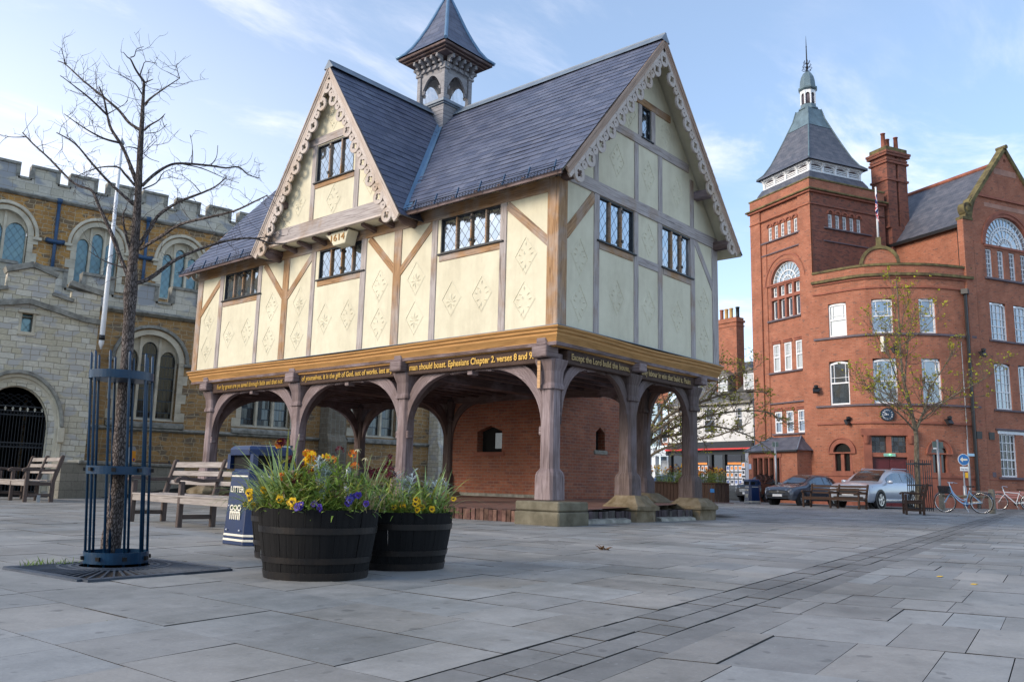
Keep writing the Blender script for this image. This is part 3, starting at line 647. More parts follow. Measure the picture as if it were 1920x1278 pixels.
# underside boarding
mb=MB()
for x0,x1 in ((-.47,CX),(WD+.47,CX)):
    for a,b in ([(-.44,3.9),(9.1,LN+.28)] if x0<0 else [(-.44,LN+.28)]): mb.face([(x0,a,ez(x0)-.02),(x1,a,ez(x1)-.03),(x1,b,ez(x1)-.03),(x0,b,ez(x0)-.02)])
for y in (YC-2.80,YC+2.80): mb.face([(-.68,y,ezj(y)-.05),(-.68,YC,RZ-.05),(.3,YC,RZ-.05),(.3,y,ezj(y)-.05)])
mb.build('roof_soffit',M['plaster'],rf)
def ridge_cap(p,q,name='ridge_cap'):
    mb=MB(); p=Vector(p); q=Vector(q); u=(q-p).normalized(); s_=u.cross(Vector((0,0,1))).normalized()
    pf=[(-.17,-.17),(-.16,-.145),(-.035,.0),(-.03,.035),(.03,.035),(.035,.0),(.16,-.145),(.17,-.17)]
    for i in range(len(pf)-1):
        (a,b),(c,d)=pf[i],pf[i+1]; mb.face([p+s_*a+Vector((0,0,b)),q+s_*a+Vector((0,0,b)),q+s_*c+Vector((0,0,d)),p+s_*c+Vector((0,0,d))])
    for e in (p,q): mb.face([e+s_*a+Vector((0,0,b)) for a,b in pf])
    return mb.build(name,M['lead'],rf)
ridge_cap((CX,-.48,RZ+.05),(CX,LN+.3,RZ+.05)); ridge_cap((-.72,YC,RZ+.05),(CX,YC,RZ+.05))
# lead valleys
for s in (-1,1):
    mb=MB(); n_=24
    def vp(z): return Vector((CX-(RZ-z)/1.155,YC+s*(RZ-z)/1.525,z+.035))
    for i in range(n_):
        za=10.4+(6.36-10.4)*i/n_; zb=10.4+(6.36-10.4)*(i+1)/n_; a,b=vp(za),vp(zb); w_=.11
        dx=Vector((0,-s*w_*.9,0)); m1=Vector((0,0,.0)); r1=Vector((w_*.9,0,w_*.9*1.155-.0)); l1=Vector((0,-s*0,0))
        # one wing on the main slope (along -y s) and one on the gable slope (along -x)
        wa=Vector((0,s*w_,.004)); wb=Vector((-w_,0,.004))
        mb.face([a,b,b+wa*1.0,a+wa*1.0]); mb.face([a,a+wb,b+wb,b])
    mb.build('lead_valley',M['lead_blue'],rf)
# rafter feet, eaves board and snow guard
for y in [(-.1+.62*i) for i in range(22)]:
    if 3.7<y<9.3: continue
    mb=MB(); mb.beam((.05,y,6.60),(-.42,y,6.36),.09,.14); mb.build('rafter_foot',M['oak_dark'],rf,bevel=.006)
for a,b in ((-.44,3.75),(9.25,LN+.28)):
    mb=MB(); mb.box(-.50,-.47,a,b,ez(-.48)-.06,ez(-.48)+.02); mb.build('eaves_board',M['oak_dark'],rf)
    g=MB(); y=a+.05; x=-.53
    zb=ez(-.48)+.0
    for z,xx in ((zb,x),(zb+.05,x-.06),(zb+.16,x+.06)): g.tube([(xx,a,z),(xx,b,z)],.007,4)
    while y<b-.08:
        for k,(p,q) in enumerate((((x,y,zb),(x-.06,y+.04,zb+.05)),((x-.06,y+.04,zb+.05),(x,y+.08,zb)))): g.tube([p,q],.005,3,cap=False)
        y+=.08
    g.build('gutter_mesh',M['iron'],rf)
    y=a+.12
    while y<b: g=MB(); g.beam((x-.05,y,zb-.02),(x+.03,y,zb+.22),.016,.03,(1,0,0)); y+=.62; g.build('gutter_bracket',M['pipe_blue'],rf)
# ---- bargeboards
M['barge_pale']=wood('pale_barge_moulding',(.36,.29,.24),(.52,.44,.38),(.58,.51,.46),weather=((.34,.22,.14),.66),bump=.25)
def bargeboard(Mx,cx,half,zap,slope,b,n,parent,sides=(-1,1)):
    for s in sides:
        L=half*math.hypot(1,slope); ux=s/math.hypot(1,slope); uz=-slope/math.hypot(1,slope); nx,nz=-uz*s*-1*0+(-s*slope/math.hypot(1,slope)),-1/math.hypot(1,slope)
        # t runs from the apex down the slope, d is the distance below the roof line (inwards)
        P=lambda t,d:(cx+ux*t+nx*d,zap+uz*t+nz*d)
        mo=MB(Mx); pf=[(.0,.0),(.0,.055),(.035,.06),(.05,.035),(.085,.04),(.10,.02),(.16,.022),(.16,.0)]
        for i in range(len(pf)-1):
            (d0,o0),(d1,o1)=pf[i],pf[i+1]
            # mitre at apex: both boards meet on the centre line
            q0=d0/slope if True else 0
            A=P(d0*1/slope if 0 else 0,d0); 
            ta0=d0/slope; ta1=d1/slope
            a0,a1=P(ta0,d0),P(ta1,d1); e0,e1=P(L,d0),P(L,d1)
            mo.face([(a0[0],b+o0,a0[1]),(e0[0],b+o0,e0[1]),(e1[0],b+o1,e1[1]),(a1[0],b+o1,a1[1])],0,[(0,d0),(L,d0),(L,d1),(0,d1)])
        mo.face([(*((P(L,d)[0]),b+o),P(L,d)[1]) if False else (P(L,d)[0],b+o,P(L,d)[1]) for d,o in pf])
        bd=mo.build('bargeboard',M['barge_mould'] if cx<4 else M['barge_pale'],parent)
        sc=MB(Mx); th=.045
        # continuous upper strip
        poly=[P(.14/slope,.14),P(L,.14),P(L,.235),P(.235/slope,.235)]
        sc.prism(poly,b-.02,b+.018)
        step=L/(n+.15)
        for i in range(n):
            t0=step*(i+.62); d0=.335; R=.165
            b_=b+(.006 if s>0 else 0)
            if i==0: t0+=.07 if s<0 else .24
            if i==0 and s>0: continue
            N=24; out=[]; inn=[]
            for k in range(N+1):
                an=2*PI*k/N; out.append(P(t0+R*math.cos(an),d0+R*math.sin(an)))
                rr=.052+.040*abs(math.cos(2*an)); inn.append(P(t0+rr*math.cos(an),d0+rr*math.sin(an)))
            sc.strip(out,inn,b_-.022,b_+.024)
            t1=t0+step/2
            if i<n-1:
                pd=[(-.07,.23),(-.115,.25),(-.085,.30),(-.09,.36),(-.02,.42),(.08,.40),(.085,.34),(.06,.30),(.115,.25),(.07,.23)]; 
                N2=12; hole=[P(t1+.02*math.cos(2*PI*k/N2),.30+.02*math.sin(2*PI*k/N2)) for k in range(N2+1)]
                pts=[P(t1+x,d) for x,d in pd]
                # ring between the pendant outline and its drilled hole
                oo=[]
                for k in range(N2+1):
                    an=2*PI*k/N2; r2=.085 if math.sin(an)<.4 else .11; oo.append(P(t1+r2*math.cos(an),.30+r2*math.sin(an)*.9))
                sc.strip(oo,hole,b-.02,b+.021)
        sc.build('scalloped_fretwork',M['barge'],bd,merge=False)
bargeboard(GF,CX,3.55,RZ-.02,1.155,.42,10,hall)
bargeboard(face_M((0,0),(0,1),(-1,0)),YC,2.80,RZ-.03,1.525,.66,9,hall)
bargeboard(face_M((0,LN-.12),(1,0),(0,1)),CX,3.55,RZ-.02,1.155,.42,10,hall)
# purlin ends and verge soffit of the main gable
for s in (-1,1):
    for z in (7.55,6.52):
        x=CX+s*(RZ-.52-z)/1.155; mb=MB(); mb.beam((x,.1,z),(x,-.42,z),.2,.2); mb.build('purlin_end',M['oak_dark'],hall,bevel=.02)
mb=MB(); z=7.4; mb.beam((.1,YC+(RZ-.5-z)/1.525,z),(-.64,YC+(RZ-.5-z)/1.525,z),.16,.16); mb.build('purlin_end',M['oak_dark'],hall,bevel=.02)
# ---- bell turret
cup=MB(); h=.50; cup.box(CX-h,CX+h,YC-h,YC+h,9.6,10.70)
for i in range(9): cup.box(CX-h-.012,CX+h+.012,YC-h-.012,YC+h+.012,9.72+i*.11,9.72+i*.11+.10)
cupo=cup.build('bell_turret',M['cupola'],hall,merge=False)
mb=MB(); mb.box(CX-.60,CX+.60,YC-.60,YC+.60,10.70,10.79); mb.box(CX-.56,CX+.56,YC-.56,YC+.56,10.66,10.70); mb.build('turret_sill',M['lead'],cupo,bevel=.01)
for sx in (-1,1):
    for sy in (-1,1):
        mb=MB(); x,y=CX+sx*.47,YC+sy*.47; mb.box(x-.068,x+.068,y-.068,y+.068,10.79,11.72); mb.box(x-.11,x+.11,y-.11,y+.11,10.79,10.92); mb.box(x-.105,x+.105,y-.105,y+.105,11.66,11.74); mb.build('turret_column',M['cupola'],cupo,bevel=.012)
mb=MB(); 
for s in (-1,1): mb.box(CX-.55,CX+.55,YC+s*.5-.05,YC+s*.5+.05,11.74,11.86); mb.box(CX+s*.5-.05,CX+s*.5+.05,YC-.45,YC+.45,11.741,11.859)
mb.build('turret_entablature',M['cupola'],cupo,bevel=.01)
for Mx in (face_M((CX,YC-.47),(1,0),(0,-1)),face_M((CX,YC+.47),(1,0),(0,1)),face_M((CX-.47,YC),(0,1),(-1,0)),face_M((CX+.47,YC),(0,1),(1,0))):
    mb=MB(Mx); n_=16; ou=[(-.385,11.0)]+[(-.385,11.74)]; 
    inn=[]; 
    for k in range(n_+1):
        t=k/n_; x=-.365+.73*t; q=1-abs(2*t-1); z=11.16+.44*math.sin(q*PI/2)**.8
        inn.append((x,z))
    outl=[(-.385+.77*k/n_,11.74) for k in range(n_+1)]
    mb.strip(outl,inn,-.03,.03)
    for s in (-1,1): mb.tube([(s*.36,0,11.16),(s*.30,0,11.18),(s*.29,0,11.24)],.035,6)
    mb.build('arched_tracery',M['cupola'],cupo,merge=False)
    mb=MB(Mx)
    for k in range(15): x=-.36+.72*k/14; mb.tube([(x,-.05,10.80),(x,-.05,11.5)],.004,3)
    mb.build('bird_mesh',M['steel'],cupo)
    mb=MB(Mx)
    for k in range(5):
        x=-.44+.88*k/4; mb.prism([(.10,11.84),(.30,11.98),(.30,12.06),(.08,12.06),(.08,11.72),(.14,11.72),(.12,11.80)],x-.035,x+.035,plane='yz'); mb.tube([(x-.04,.27,11.96),(x+.04,.27,11.96)],.04,8); mb.tube([(x-.04,.17,11.86),(x+.04,.17,11.86)],.035,8)
    mb.build('scroll_brackets',M['cupola'],cupo,merge=False)
mb=MB(); a=.93
mb.box(CX-a+.16,CX+a-.16,YC-a+.16,YC+a-.16,12.02,12.07); mb.box(CX-a+.08,CX+a-.08,YC-a+.08,YC+a-.08,12.071,12.12); mb.box(CX-a+.0,CX+a-.0,YC-a,YC+a,12.121,12.20); mb.build('turret_cornice',M['oak_dark'],cupo,bevel=.012)
tp=[(.97,12.20),(.80,12.34),(.66,12.55),(.52,12.84),(.38,13.18),(.24,13.58),(.10,14.0),(.03,14.22)]
mb=MB(); L0=0
for i in range(len(tp)-1):
    (r0,z0),(r1,z1)=tp[i],tp[i+1]; l=math.hypot(r1-r0,z1-z0)
    for k in range(4):
        c0=[(CX+sx*r0,YC+sy*r0,z0) for sx,sy in ((-1,-1),(1,-1),(1,1),(-1,1))]; c1=[(CX+sx*r1,YC+sy*r1,z1) for sx,sy in ((-1,-1),(1,-1),(1,1),(-1,1))]
        j=(k+1)%4; mb.face([c0[k],c0[j],c1[j],c1[k]],0,[(-r0,L0),(r0,L0),(r1,L0+l),(-r1,L0+l)])
    L0+=l
mb.build('turret_roof',M['slate'],cupo,recalc=True)
for sx in (-1,1):
    for sy in (-1,1): mb=MB(); mb.tube([(CX+sx*r,YC+sy*r,z+.01) for r,z in tp],[.05]*6+[.04,.03],6); mb.build('turret_hip',M['lead_blue'],cupo)
mb=MB(); mb.lathe([(.05,14.15),(.09,14.2),(.05,14.26),(.03,14.5),(.0,14.9)],8,(CX,YC)); mb.build('turret_finial',M['lead'],cupo)
# ---- undercroft posts, beams and braces
FY=[.34,4.31,8.18,12.2]; PX=.30; BX=5.47
def post(x,y,zb=.42,stone='square',name='post'):
    mb=MB(); q=.155; c=.055
    def octo(r,cc): return [(r,-r+cc),(r,r-cc),(r-cc,r),(-r+cc,r),(-r,r-cc),(-r,-r+cc),(-r+cc,-r),(r-cc,-r)]
    rings=[(.215,.04,zb),(.215,.05,.85),(.20,.055,.92),(q,c,.985),(q*.97,c,2.44),(.20,.05,2.45),(.20,.05,2.50),(.172,.045,2.56),(.185,.045,2.78),(.235,.05,2.93),(.25,.06,2.98),(.25,.06,3.0),(.16,.03,3.0),(.16,.03,3.12)]
    pts=[[(x+a,y+b,z) for a,b in octo(r,cc)] for r,cc,z in rings]
    for i in range(len(pts)-1):
        for k in range(8):
            j=(k+1)%8; w_=.16
            mb.face([pts[i][k],pts[i][j],pts[i+1][j],pts[i+1][k]],0,[(rings[i][2],k*w_),(rings[i][2],k*w_+w_),(rings[i+1][2]+1e-3,k*w_+w_),(rings[i+1][2]+1e-3,k*w_)])
    mb.face(pts[0][::-1]); mb.face(pts[-1])
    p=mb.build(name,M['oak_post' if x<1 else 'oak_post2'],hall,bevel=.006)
    s=MB()
    if stone=='square':
        s.box(-.46,.44,-.46,.54,-.02,.235); s.box(-.45,.43,-.452,.53,.243,.41); s.build('stone_block',M['ash_moss'],p,bevel=.025)
    else:
        zt=zb+.02; a,b_=.46,.45
        rg=[(b_-.04,-.02),(b_-.04,.22),(b_+.02,.235),(b_+.02,.31),(b_-.05,.37),(.26,zt)]
        if stone=='low': rg=[(.5,.1),(.5,.36),(.42,.43),(.25,zt)]
        jit=random.Random(int(x*10))
        P=[]
        for r,z in rg:
            row=[]
            for k in range(16):
                an=2*PI*k/16+PI/4; m_=r/max(abs(math.cos(an)),abs(math.sin(an))); m_=min(m_,r*1.25)*(1+jit.uniform(-.025,.025)); row.append((x+m_*math.cos(an),y+m_*math.sin(an)-.08,z+jit.uniform(-.008,.008)))
            P.append(row)
        for i in range(len(P)-1):
            for k in range(16): s.face([P[i][k],P[i][(k+1)%16],P[i+1][(k+1)%16],P[i+1][k]],0,smooth=False)
        s.face(P[-1]); s.build('padstone',M['pad'],p)
    return p
M['pad']=plain('weathered_ochre_stone',(.17,.125,.065),.9,.4,4,0,.6,.2,(.25,.205,.14))
M['ash_moss']=plain('mossy_plinth_stone',(.135,.12,.08),.9,.4,3.5,0,.6,.2,(.20,.18,.13))
M['oak_post2']=wood('dark_brown_post_oak',(.05,.034,.03),(.12,.088,.08),(.18,.14,.135),weather=((.23,.185,.20),.62),bump=.7)  # darker brown variant of the post oak for gable and rear posts
M['text_beam']=wood('black_painted_beam',(.03,.018,.014),(.07,.042,.032),(.10,.065,.05),bump=.5)
for y in FY: post(PX,y,.42,'square' if y<4 else 'pad')
post(2.86,.30,.50,'pad'); post(BX,.30,.46,'pad')
for y in (8.1,12.15): post(BX,y,.40,'low')
post(BX,1.55,.54,'low')
def beam_part(p,q,w_,d_,name='bressumer_beam',mat='oak_dark'):
    mb=MB(); mb.beam(p,q,w_,d_); return mb.build(name,M[mat],hall,bevel=.015)
bz=3.075
fb=[]
for i in range(3): fb.append(beam_part((PX-.10,FY[i]+.17,bz),(PX-.10,FY[i+1]-.17,bz),.22,.28,mat='text_beam'))
gb=[beam_part((PX+.17,.20,bz),(2.86-.16,.20,bz),.22,.28,mat='text_beam'),beam_part((2.86+.16,.20,bz),(BX-.1,.20,bz),.22,.28,mat='text_beam')]
beam_part((BX,.5,bz),(BX,12.2,bz),.24,.28); beam_part((PX+.2,12.15,bz),(BX,12.15,bz),.24,.28)
for y in (4.31,8.14): beam_part((PX+.1,y,bz),(BX,y,bz),.28,.30,'cross_beam')
mb=MB(); mb.box(-.0,WD,-.0,LN,3.235,3.30); mb.build('floor_boards',M['oak_dark'],hall)
for i in range(24):
    y=.7+i*.52
    mb=MB(); mb.beam((.2,y,3.15),(6.1,y,3.15),.11,.15); mb.build('floor_joist',M['oak_dark'],hall)
# post heads and lugs that cross the cornice
for y in FY: mb=MB(); mb.box(-.09,.28,y-.18,y+.18,3.02,3.24); mb.box(-.03,.22,y-.12,y+.12,3.242,3.40); mb.build('beam_end',M['oak_post'],hall,bevel=.018)
for x in (2.86,5.5): mb=MB(); mb.box(x-.14,x+.14,-.09,.28,3.05,3.22); mb.build('beam_end',M['oak_post'],hall,bevel=.018)
mb=MB(); mb.box(PX-.262,PX-.245,FY[0]+.06,FY[0]+.13,2.46,2.97); mb.build('oak_patch',M['oak_fresh'],hall)
def arch_brace(Mx,a_post,a_mid,b0,b1,name='arch_brace',mat='oak_post',z0=1.72,z1=2.92,parent=None,wd=.20):
    mb=MB(Mx); s=1 if a_mid>a_post else -1; n_=14; O=[];I=[]; span=abs(a_mid-a_post); f=.78 if span<1.2 else .74; g=.44 if span<1.2 else .38; wob=random.Random(int(a_post*37+a_mid*11))
    dz=wob.uniform(-.03,.03); e1,e2=wob.uniform(-.03,.03),wob.uniform(-.02,.02)
    for k in range(n_+1):
        t=k/n_*PI/2; I.append((a_post+s*span*(f+e1)*(1-math.cos(t))**1.02,z0+dz+(z1-z0-dz)*math.sin(t)**.92)); O.append((a_post+s*(span*(g+e2)*(1-math.cos(t*.97))-.01),z0+.50+dz+(z1+.05-z0-.50-dz)*math.sin(t)**.98))
    n2=6; L=[(a_post+s*span*((f+e1-.05)+(1.0-f-e1+.05)*k/n2),z1-.035+.03*math.sin(PI/2*k/n2)) for k in range(n2+1)]; mb.strip([(x,z1+.045) for x,z in L],L,b0+.015,b1-.015)
    mb.strip(O,I,b0,b1); o=mb.build(name,M[mat],parent or hall,bevel=.01); return o
for i in range(3):
    a,b=FY[i]+.15,FY[i+1]-.15; m_=(a+b)/2
    for p in (a,b):
        arch_brace(FF,p,m_,-.33,-.20); 
        l=MB(FF); l.box(p-.05,p+.05,-.33,-.19,1.60,1.76); l.build('pendant_lug',M['oak_post'],hall,bevel=.015)
    k=MB(FF); k.box(m_-.07,m_+.07,-.36,-.16,2.84,2.935); k.build('brace_key',M['oak_post'],hall,bevel=.012)
for a,b in ((PX+.15,2.86-.15),(2.86+.15,BX-.15)):
    m_=(a+b)/2
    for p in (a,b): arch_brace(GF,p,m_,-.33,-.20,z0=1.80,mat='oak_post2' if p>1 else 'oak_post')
# transverse and rear braces
for y in FY[1:]:
    T=face_M((0,y),(1,0),(0,-1)); arch_brace(T,PX+.15,PX+2.0,-.06,.06,mat='oak_dark'); 
for y in (8.1,12.15):
    T=face_M((0,y),(1,0),(0,-1)); arch_brace(T,BX-.15,BX-2.0,-.06,.06,mat='oak_dark')
RB=face_M((BX,0),(0,1),(-1,0))
for p,m_ in ((8.27,10.1),(12.0,10.15),(7.95,6.4),(1.72,3.3),(1.4,.9)): arch_brace(RB,p,m_,-.06,.06,mat='oak_dark')
EB=face_M((0,12.15),(1,0),(0,1))
for p,m_ in ((PX+.15,2.8),): arch_brace(EB,p,m_,-.06,.06,mat='oak_dark')
GB2=face_M((0,.3),(1,0),(0,-1))
# gilt texts on the beams
text_mesh('For by grace are ye saved through faith and that not',.165,M['gold'],FT(11.72,.02,3.035,PX-.21),fb[2],'inscription',3.05,.003,off=.004)
text_mesh('of yourselves. it is the gift of God. not of works. lest any',.165,M['gold'],FT(7.86,.02,3.035,PX-.21),fb[1],'inscription',3.3,.003,off=.004)
text_mesh('man should boast. Ephesians Chapter 2. verses 8 and 9.',.18,M['gold'],FT(4.02,.02,3.03,PX-.21),fb[0],'inscription',3.42,.003,off=.004)
text_mesh('Except the Lord build the house,',.165,M['gold_worn'],GT(.56,.02,3.03,.09),gb[0],'inscription',2.0,.003,off=.004)
text_mesh('they labour in vain that build it. Psalm',.165,M['gold_worn'],GT(3.03,.02,3.03,.09),gb[1],'inscription',2.1,.003,off=.004)
# brick floor and kerb of the undercroft
mb=MB(); n_=8
fx=[(.06,.19),(1.5,.27),(4.0,.33),(7.0,.35),(9.5,.33)]
for i in range(len(fx)-1):
    (x0,z0),(x1,z1)=fx[i],fx[i+1]; mb.face([(x0,-.02,z0),(x1,-.02 if x1<6 else 1.2,z1),(x1,12.6,z1),(x0,12.6,z0)],0)
fl=mb.build('brick_floor',M['annexf'] if 'annexf' in M else M['annex'],hall,recalc=False)
M['annexf']=brick('brick_paviour_floor',(.17,.085,.065),(.22,.11,.085),(.14,.11,.09),.22,.11,.01,0,(.6,1.2),None,.4); fl.data.materials[0]=M['annexf']
def kerb_bricks(p,q,n,z,mat,name):
    mb=MB(); p=Vector(p); q=Vector(q); d=(q-p)/n; u=d.normalized(); s_=Vector((u.y,-u.x,0))
    rr=random.Random(5)
    for i in range(n):
        a=p+d*i+u*.008; b=p+d*(i+1)-u*.008; o_=rr.uniform(-.015,.012); h=z+rr.uniform(-.012,.012); k=rr.uniform(.6,1.3); cc=(k,k*rr.uniform(.85,1.05),k*.95)
        A=[a+s_*o_,b+s_*o_,b-s_*.25,a-s_*.25]
        mb.face([(v.x,v.y,h) for v in A],0,col=cc)
        for j in range(4):
            v,w_=A[j],A[(j+1)%4]; mb.face([(v.x,v.y,-.02),(w_.x,w_.y,-.02),(w_.x,w_.y,h),(v.x,v.y,h)],0,col=cc)
    return mb.build(name,mat,hall,recalc=False,merge=False)
def tone_brick(name,c,v=.3):
    t=NT(name); f=t.noise(t.obj(),9,5); at=t.new('ShaderNodeAttribute'); at.attribute_name='tone'
    col=t.mix(1,t.ramp(f,[(.3,tuple(x*(1-v) for x in c)),(.7,tuple(x*(1+v) for x in c))]),at.outputs['Color'],'MULTIPLY'); return t.fin(col,.9,t.bump(f,.6,.02),.2)
M['kerb_red']=tone_brick('kerb_brick_red',(.12,.07,.055),.55); M['kerb_blue']=tone_brick('kerb_brick_blue',(.075,.065,.065))
kerb_bricks((.02,12.5,0),(.02,.8,0),104,.215,M['kerb_red'],'floor_kerb'); kerb_bricks((.8,-.02,0),(5.0,-.02,0),37,.22,M['kerb_blue'],'floor_kerb')
for a_,b_ in ((.84,2.3),(3.45,4.9)): mb=MB(); mb.prism([(-.16,-.02),(-.13,.06),(.0,.09),(.0,-.02)],a_,b_,plane='yz'); mb.build('mortar_fillet',M['stone_dark'],hall)
# brick stair block at the back
AX=face_M((BX-.02,0),(0,1),(-1,0)); AY=face_M((0,4.1),(1,0),(0,-1))
wl=(6.05,6.98,1.55,2.28); wr_=(7.14,7.58,1.66,2.30)
from_=None
mb=MB(AX); cells(mb,4.1,8.0,.2,3.22,[wl],0,.25)
mb.M=AY; cells(mb,BX-.02,9.4,.2,4.6,[wr_],0,.3)
mb.M=Matrix(); mb.box(BX+.9,9.39,4.75,8.0,.2,4.6); st=mb.build('brick_stair_block',M['annex'],hall,merge=False)
mb=MB(); mb.face([(BX,3.95,4.55),(9.6,3.95,4.55),(9.6,6.2,6.3),(BX,6.2,6.3)]); mb.face([(BX,8.2,4.55),(9.6,8.2,4.55),(9.6,6.2,6.3),(BX,6.2,6.3)]); mb.face([(9.39,4.1,4.6),(9.39,8,4.6),(9.39,6.2,6.2)]); mb.build('stair_roof',M['slate_old'],st,recalc=False)
for Mx,wv,nm in ((AX,wl,0),(AY,wr_,1)):
    a0,a1,z0,z1=wv; mb=MB(Mx); mb.face([(a0-.02,-.24,z0),(a1+.02,-.24,z0),(a1+.02,-.24,z1),(a0-.02,-.24,z1)]); wdw=mb.build('window',M['dark'],st,recalc=False)
    mb=MB(Mx); mb.box(a0-.1,a1+.1,-.2,.03,z0-.11,z0-.002); mb.build('window_sill',M['terra'] if nm==0 else M['stone_dark'],wdw,bevel=.01)
    mb=MB(Mx)
    for s in (0,1):
        c=a0 if s==0 else a1; d=1 if s==0 else -1; mb.prism([(c,z1),(c+d*(a1-a0)*.5,z1),(c,z1-.16)],-.22,-.012)
    mb.build('arched_head',M['annex'],wdw)
    if nm==0: mb=MB(Mx); mb.face([(a0+.1,-.2,z0+.1),(a0+.42,-.2,z0+.1),(a0+.42,-.2,z1-.2),(a0+.1,-.2,z1-.2)]); mb.build('pane',M['glass_dark'],wdw,recalc=False)
mb=MB(AX); mb.box(4.1,7.9,0,.05,.2,.42); mb.build('plinth_course',M['stone_dark'],st)
# ------------------------------------------------------------------ church
CU=(.9848,-.1736); CNO=(-.1736,-.9848); CO=Vector((-.792,16.743,0))
def CF(b=0): return face_M((CO.x+CNO[0]*b,CO.y+CNO[1]*b),CU,CNO)
church=thing('stone_church','stone church with battlements, golden ironstone walls and arched windows behind the timber hall','church')
def crenel(Mx,a0,start,per,wid,zb,zc,zm,bt,mat='ash',name='parapet',end=None):
    mb=MB(Mx); end=end or a0
    mb.box(a0,end,-.35,bt,zb,zc); k=0
    cop=MB(Mx)
    while start+k*per<end:
        s=start+k*per; e=min(s+wid,end)
        if s>=a0:
            mb.box(s,e,-.349,bt-.002,zc,zm); cop.box(s-.06,e+.06,-.40,bt+.07,zm,zm+.10); cop.box(s-.06,s+.08,-.38,bt+.04,zc+.08,zm-.001); cop.box(e-.08,e+.06,-.38,bt+.04,zc+.08,zm-.001)
            if s-per+wid>=a0-1: cop.box(s-per+wid+.06,s-.06,-.40,bt+.07,zc,zc+.09)
        k+=1
    p=mb.build(name,M[mat],church); cop.build('coping',M['stone_dark'],p,bevel=.02,merge=False); return p
def string(Mx,a0,a1,z,h=.16,pr=.16,name='string_course',par=None):
    mb=MB(Mx); mb.prism([(-.02,z),(pr*.5,z),(pr,z+h*.4),(pr,z+h*.6),(.03,z+h),(-.02,z+h)],a0,a1,plane='yz')
    mb.v=[v for v in mb.v]; return mb.build(name,M['stone_dark'],par or church)
# prism in 'yz' puts the profile on (b,z) and extrudes along a
def church_window(Mx,c,hw_,z0,zsp,rise,n,parent,gl,hood=True,sillz=None,dep=.28,bars=False):
    W_=MB(Mx); out=pointed(c,hw_,zsp,rise,8); big=pointed(c,hw_+.2,zsp,rise+.18,8); k=MB(Mx)
    k.strip(big,out,-.02,.035)
    for s in (-1,1):
        x0,x1=(c-hw_-.2,c-hw_) if s<0 else (c+hw_,c+hw_+.2); z=z0; i=0
        while z<zsp-.02:
            h_=min(.34,zsp-z); e=.0 if i%2 else .16; k.box(x0-(e if s<0 else 0),x1+(e if s>0 else 0),-.02,.03+.004*(i%2),z,z+h_-.008); z+=h_; i+=1
    win=k.build('window',M['stone'],parent,merge=False)
    r=MB(Mx)
    for i in range(len(out)-1): p,q=out[i],out[i+1]; r.face([(p[0],.03,p[1]),(q[0],.03,q[1]),(q[0],-dep-.02,q[1]),(p[0],-dep-.02,p[1])])
    for x in (c-hw_,c+hw_): r.face([(x,.03,z0),(x,.03,zsp),(x,-dep-.02,zsp),(x,-dep-.02,z0)])
    r.face([(c-hw_,.03,z0),(c+hw_,.03,z0),(c+hw_,-dep-.02,z0+.12),(c-hw_,-dep-.02,z0+.12)]); r.build('window_reveal',M['stone'],win,recalc=False)
    lw=2*hw_/n; bd=-dep
    def ztop(x):
        for i in range(len(out)-1):
            if out[i][0]<=x<=out[i+1][0]+1e-6:
                t=(x-out[i][0])/max(out[i+1][0]-out[i][0],1e-6); return out[i][1]+t*(out[i+1][1]-out[i][1])
        return zsp
    tr=MB(Mx)
    for i in range(n):
        cx_=c-hw_+lw*(i+.5); zs=zsp+(.10 if i in (0,n-1) and n>1 else .40)-.1; hd=pointed(cx_,lw/2-.035,zs,lw*.62,6)
        p=MB(Mx); P=[(cx_-lw/2+.02,bd-.02,z0+.05),(cx_+lw/2-.02,bd-.02,z0+.05)]+[(x,bd-.02,z) for x,z in hd[::-1]]; p.face(P,0,[(x,z) for x,_,z in P]); p.build('pane',gl,win,recalc=False)
        n_=len(hd)
        tops=[(x,max(ztop(x),z+.01)) for x,z in hd]
        tr.strip(tops,hd,bd-.06,bd+.08)
        # small cusped eyelets above the side lights
        if i: tr.box(cx_-lw/2-.045,cx_-lw/2+.045,bd-.08,bd+.14,z0,ztop(cx_-lw/2))
        for s in (-1,1): tr.box(cx_+s*(lw/2-.02)-.02,cx_+s*(lw/2-.02)+.02,bd-.06,bd+.05,z0,zs+.02)
    tr.build('tracery',M['stone'],win,merge=False)
    if hood:
        h=MB(Mx); o2=pointed(c,hw_+.36,zsp-.02,rise+.36,9); i2=pointed(c,hw_+.24,zsp-.02,rise+.24,9); h.strip(o2,i2,-.01,.13)
        for s in (-1,1): h.box(c+s*(hw_+.32)-.14,c+s*(hw_+.32)+.14,0,.16,zsp-.14,zsp-.02)
        h.build('hood_mould',M['stone'] if gl is M['church_glass'] else M['stone_dark'],win,bevel=.02)
    return win
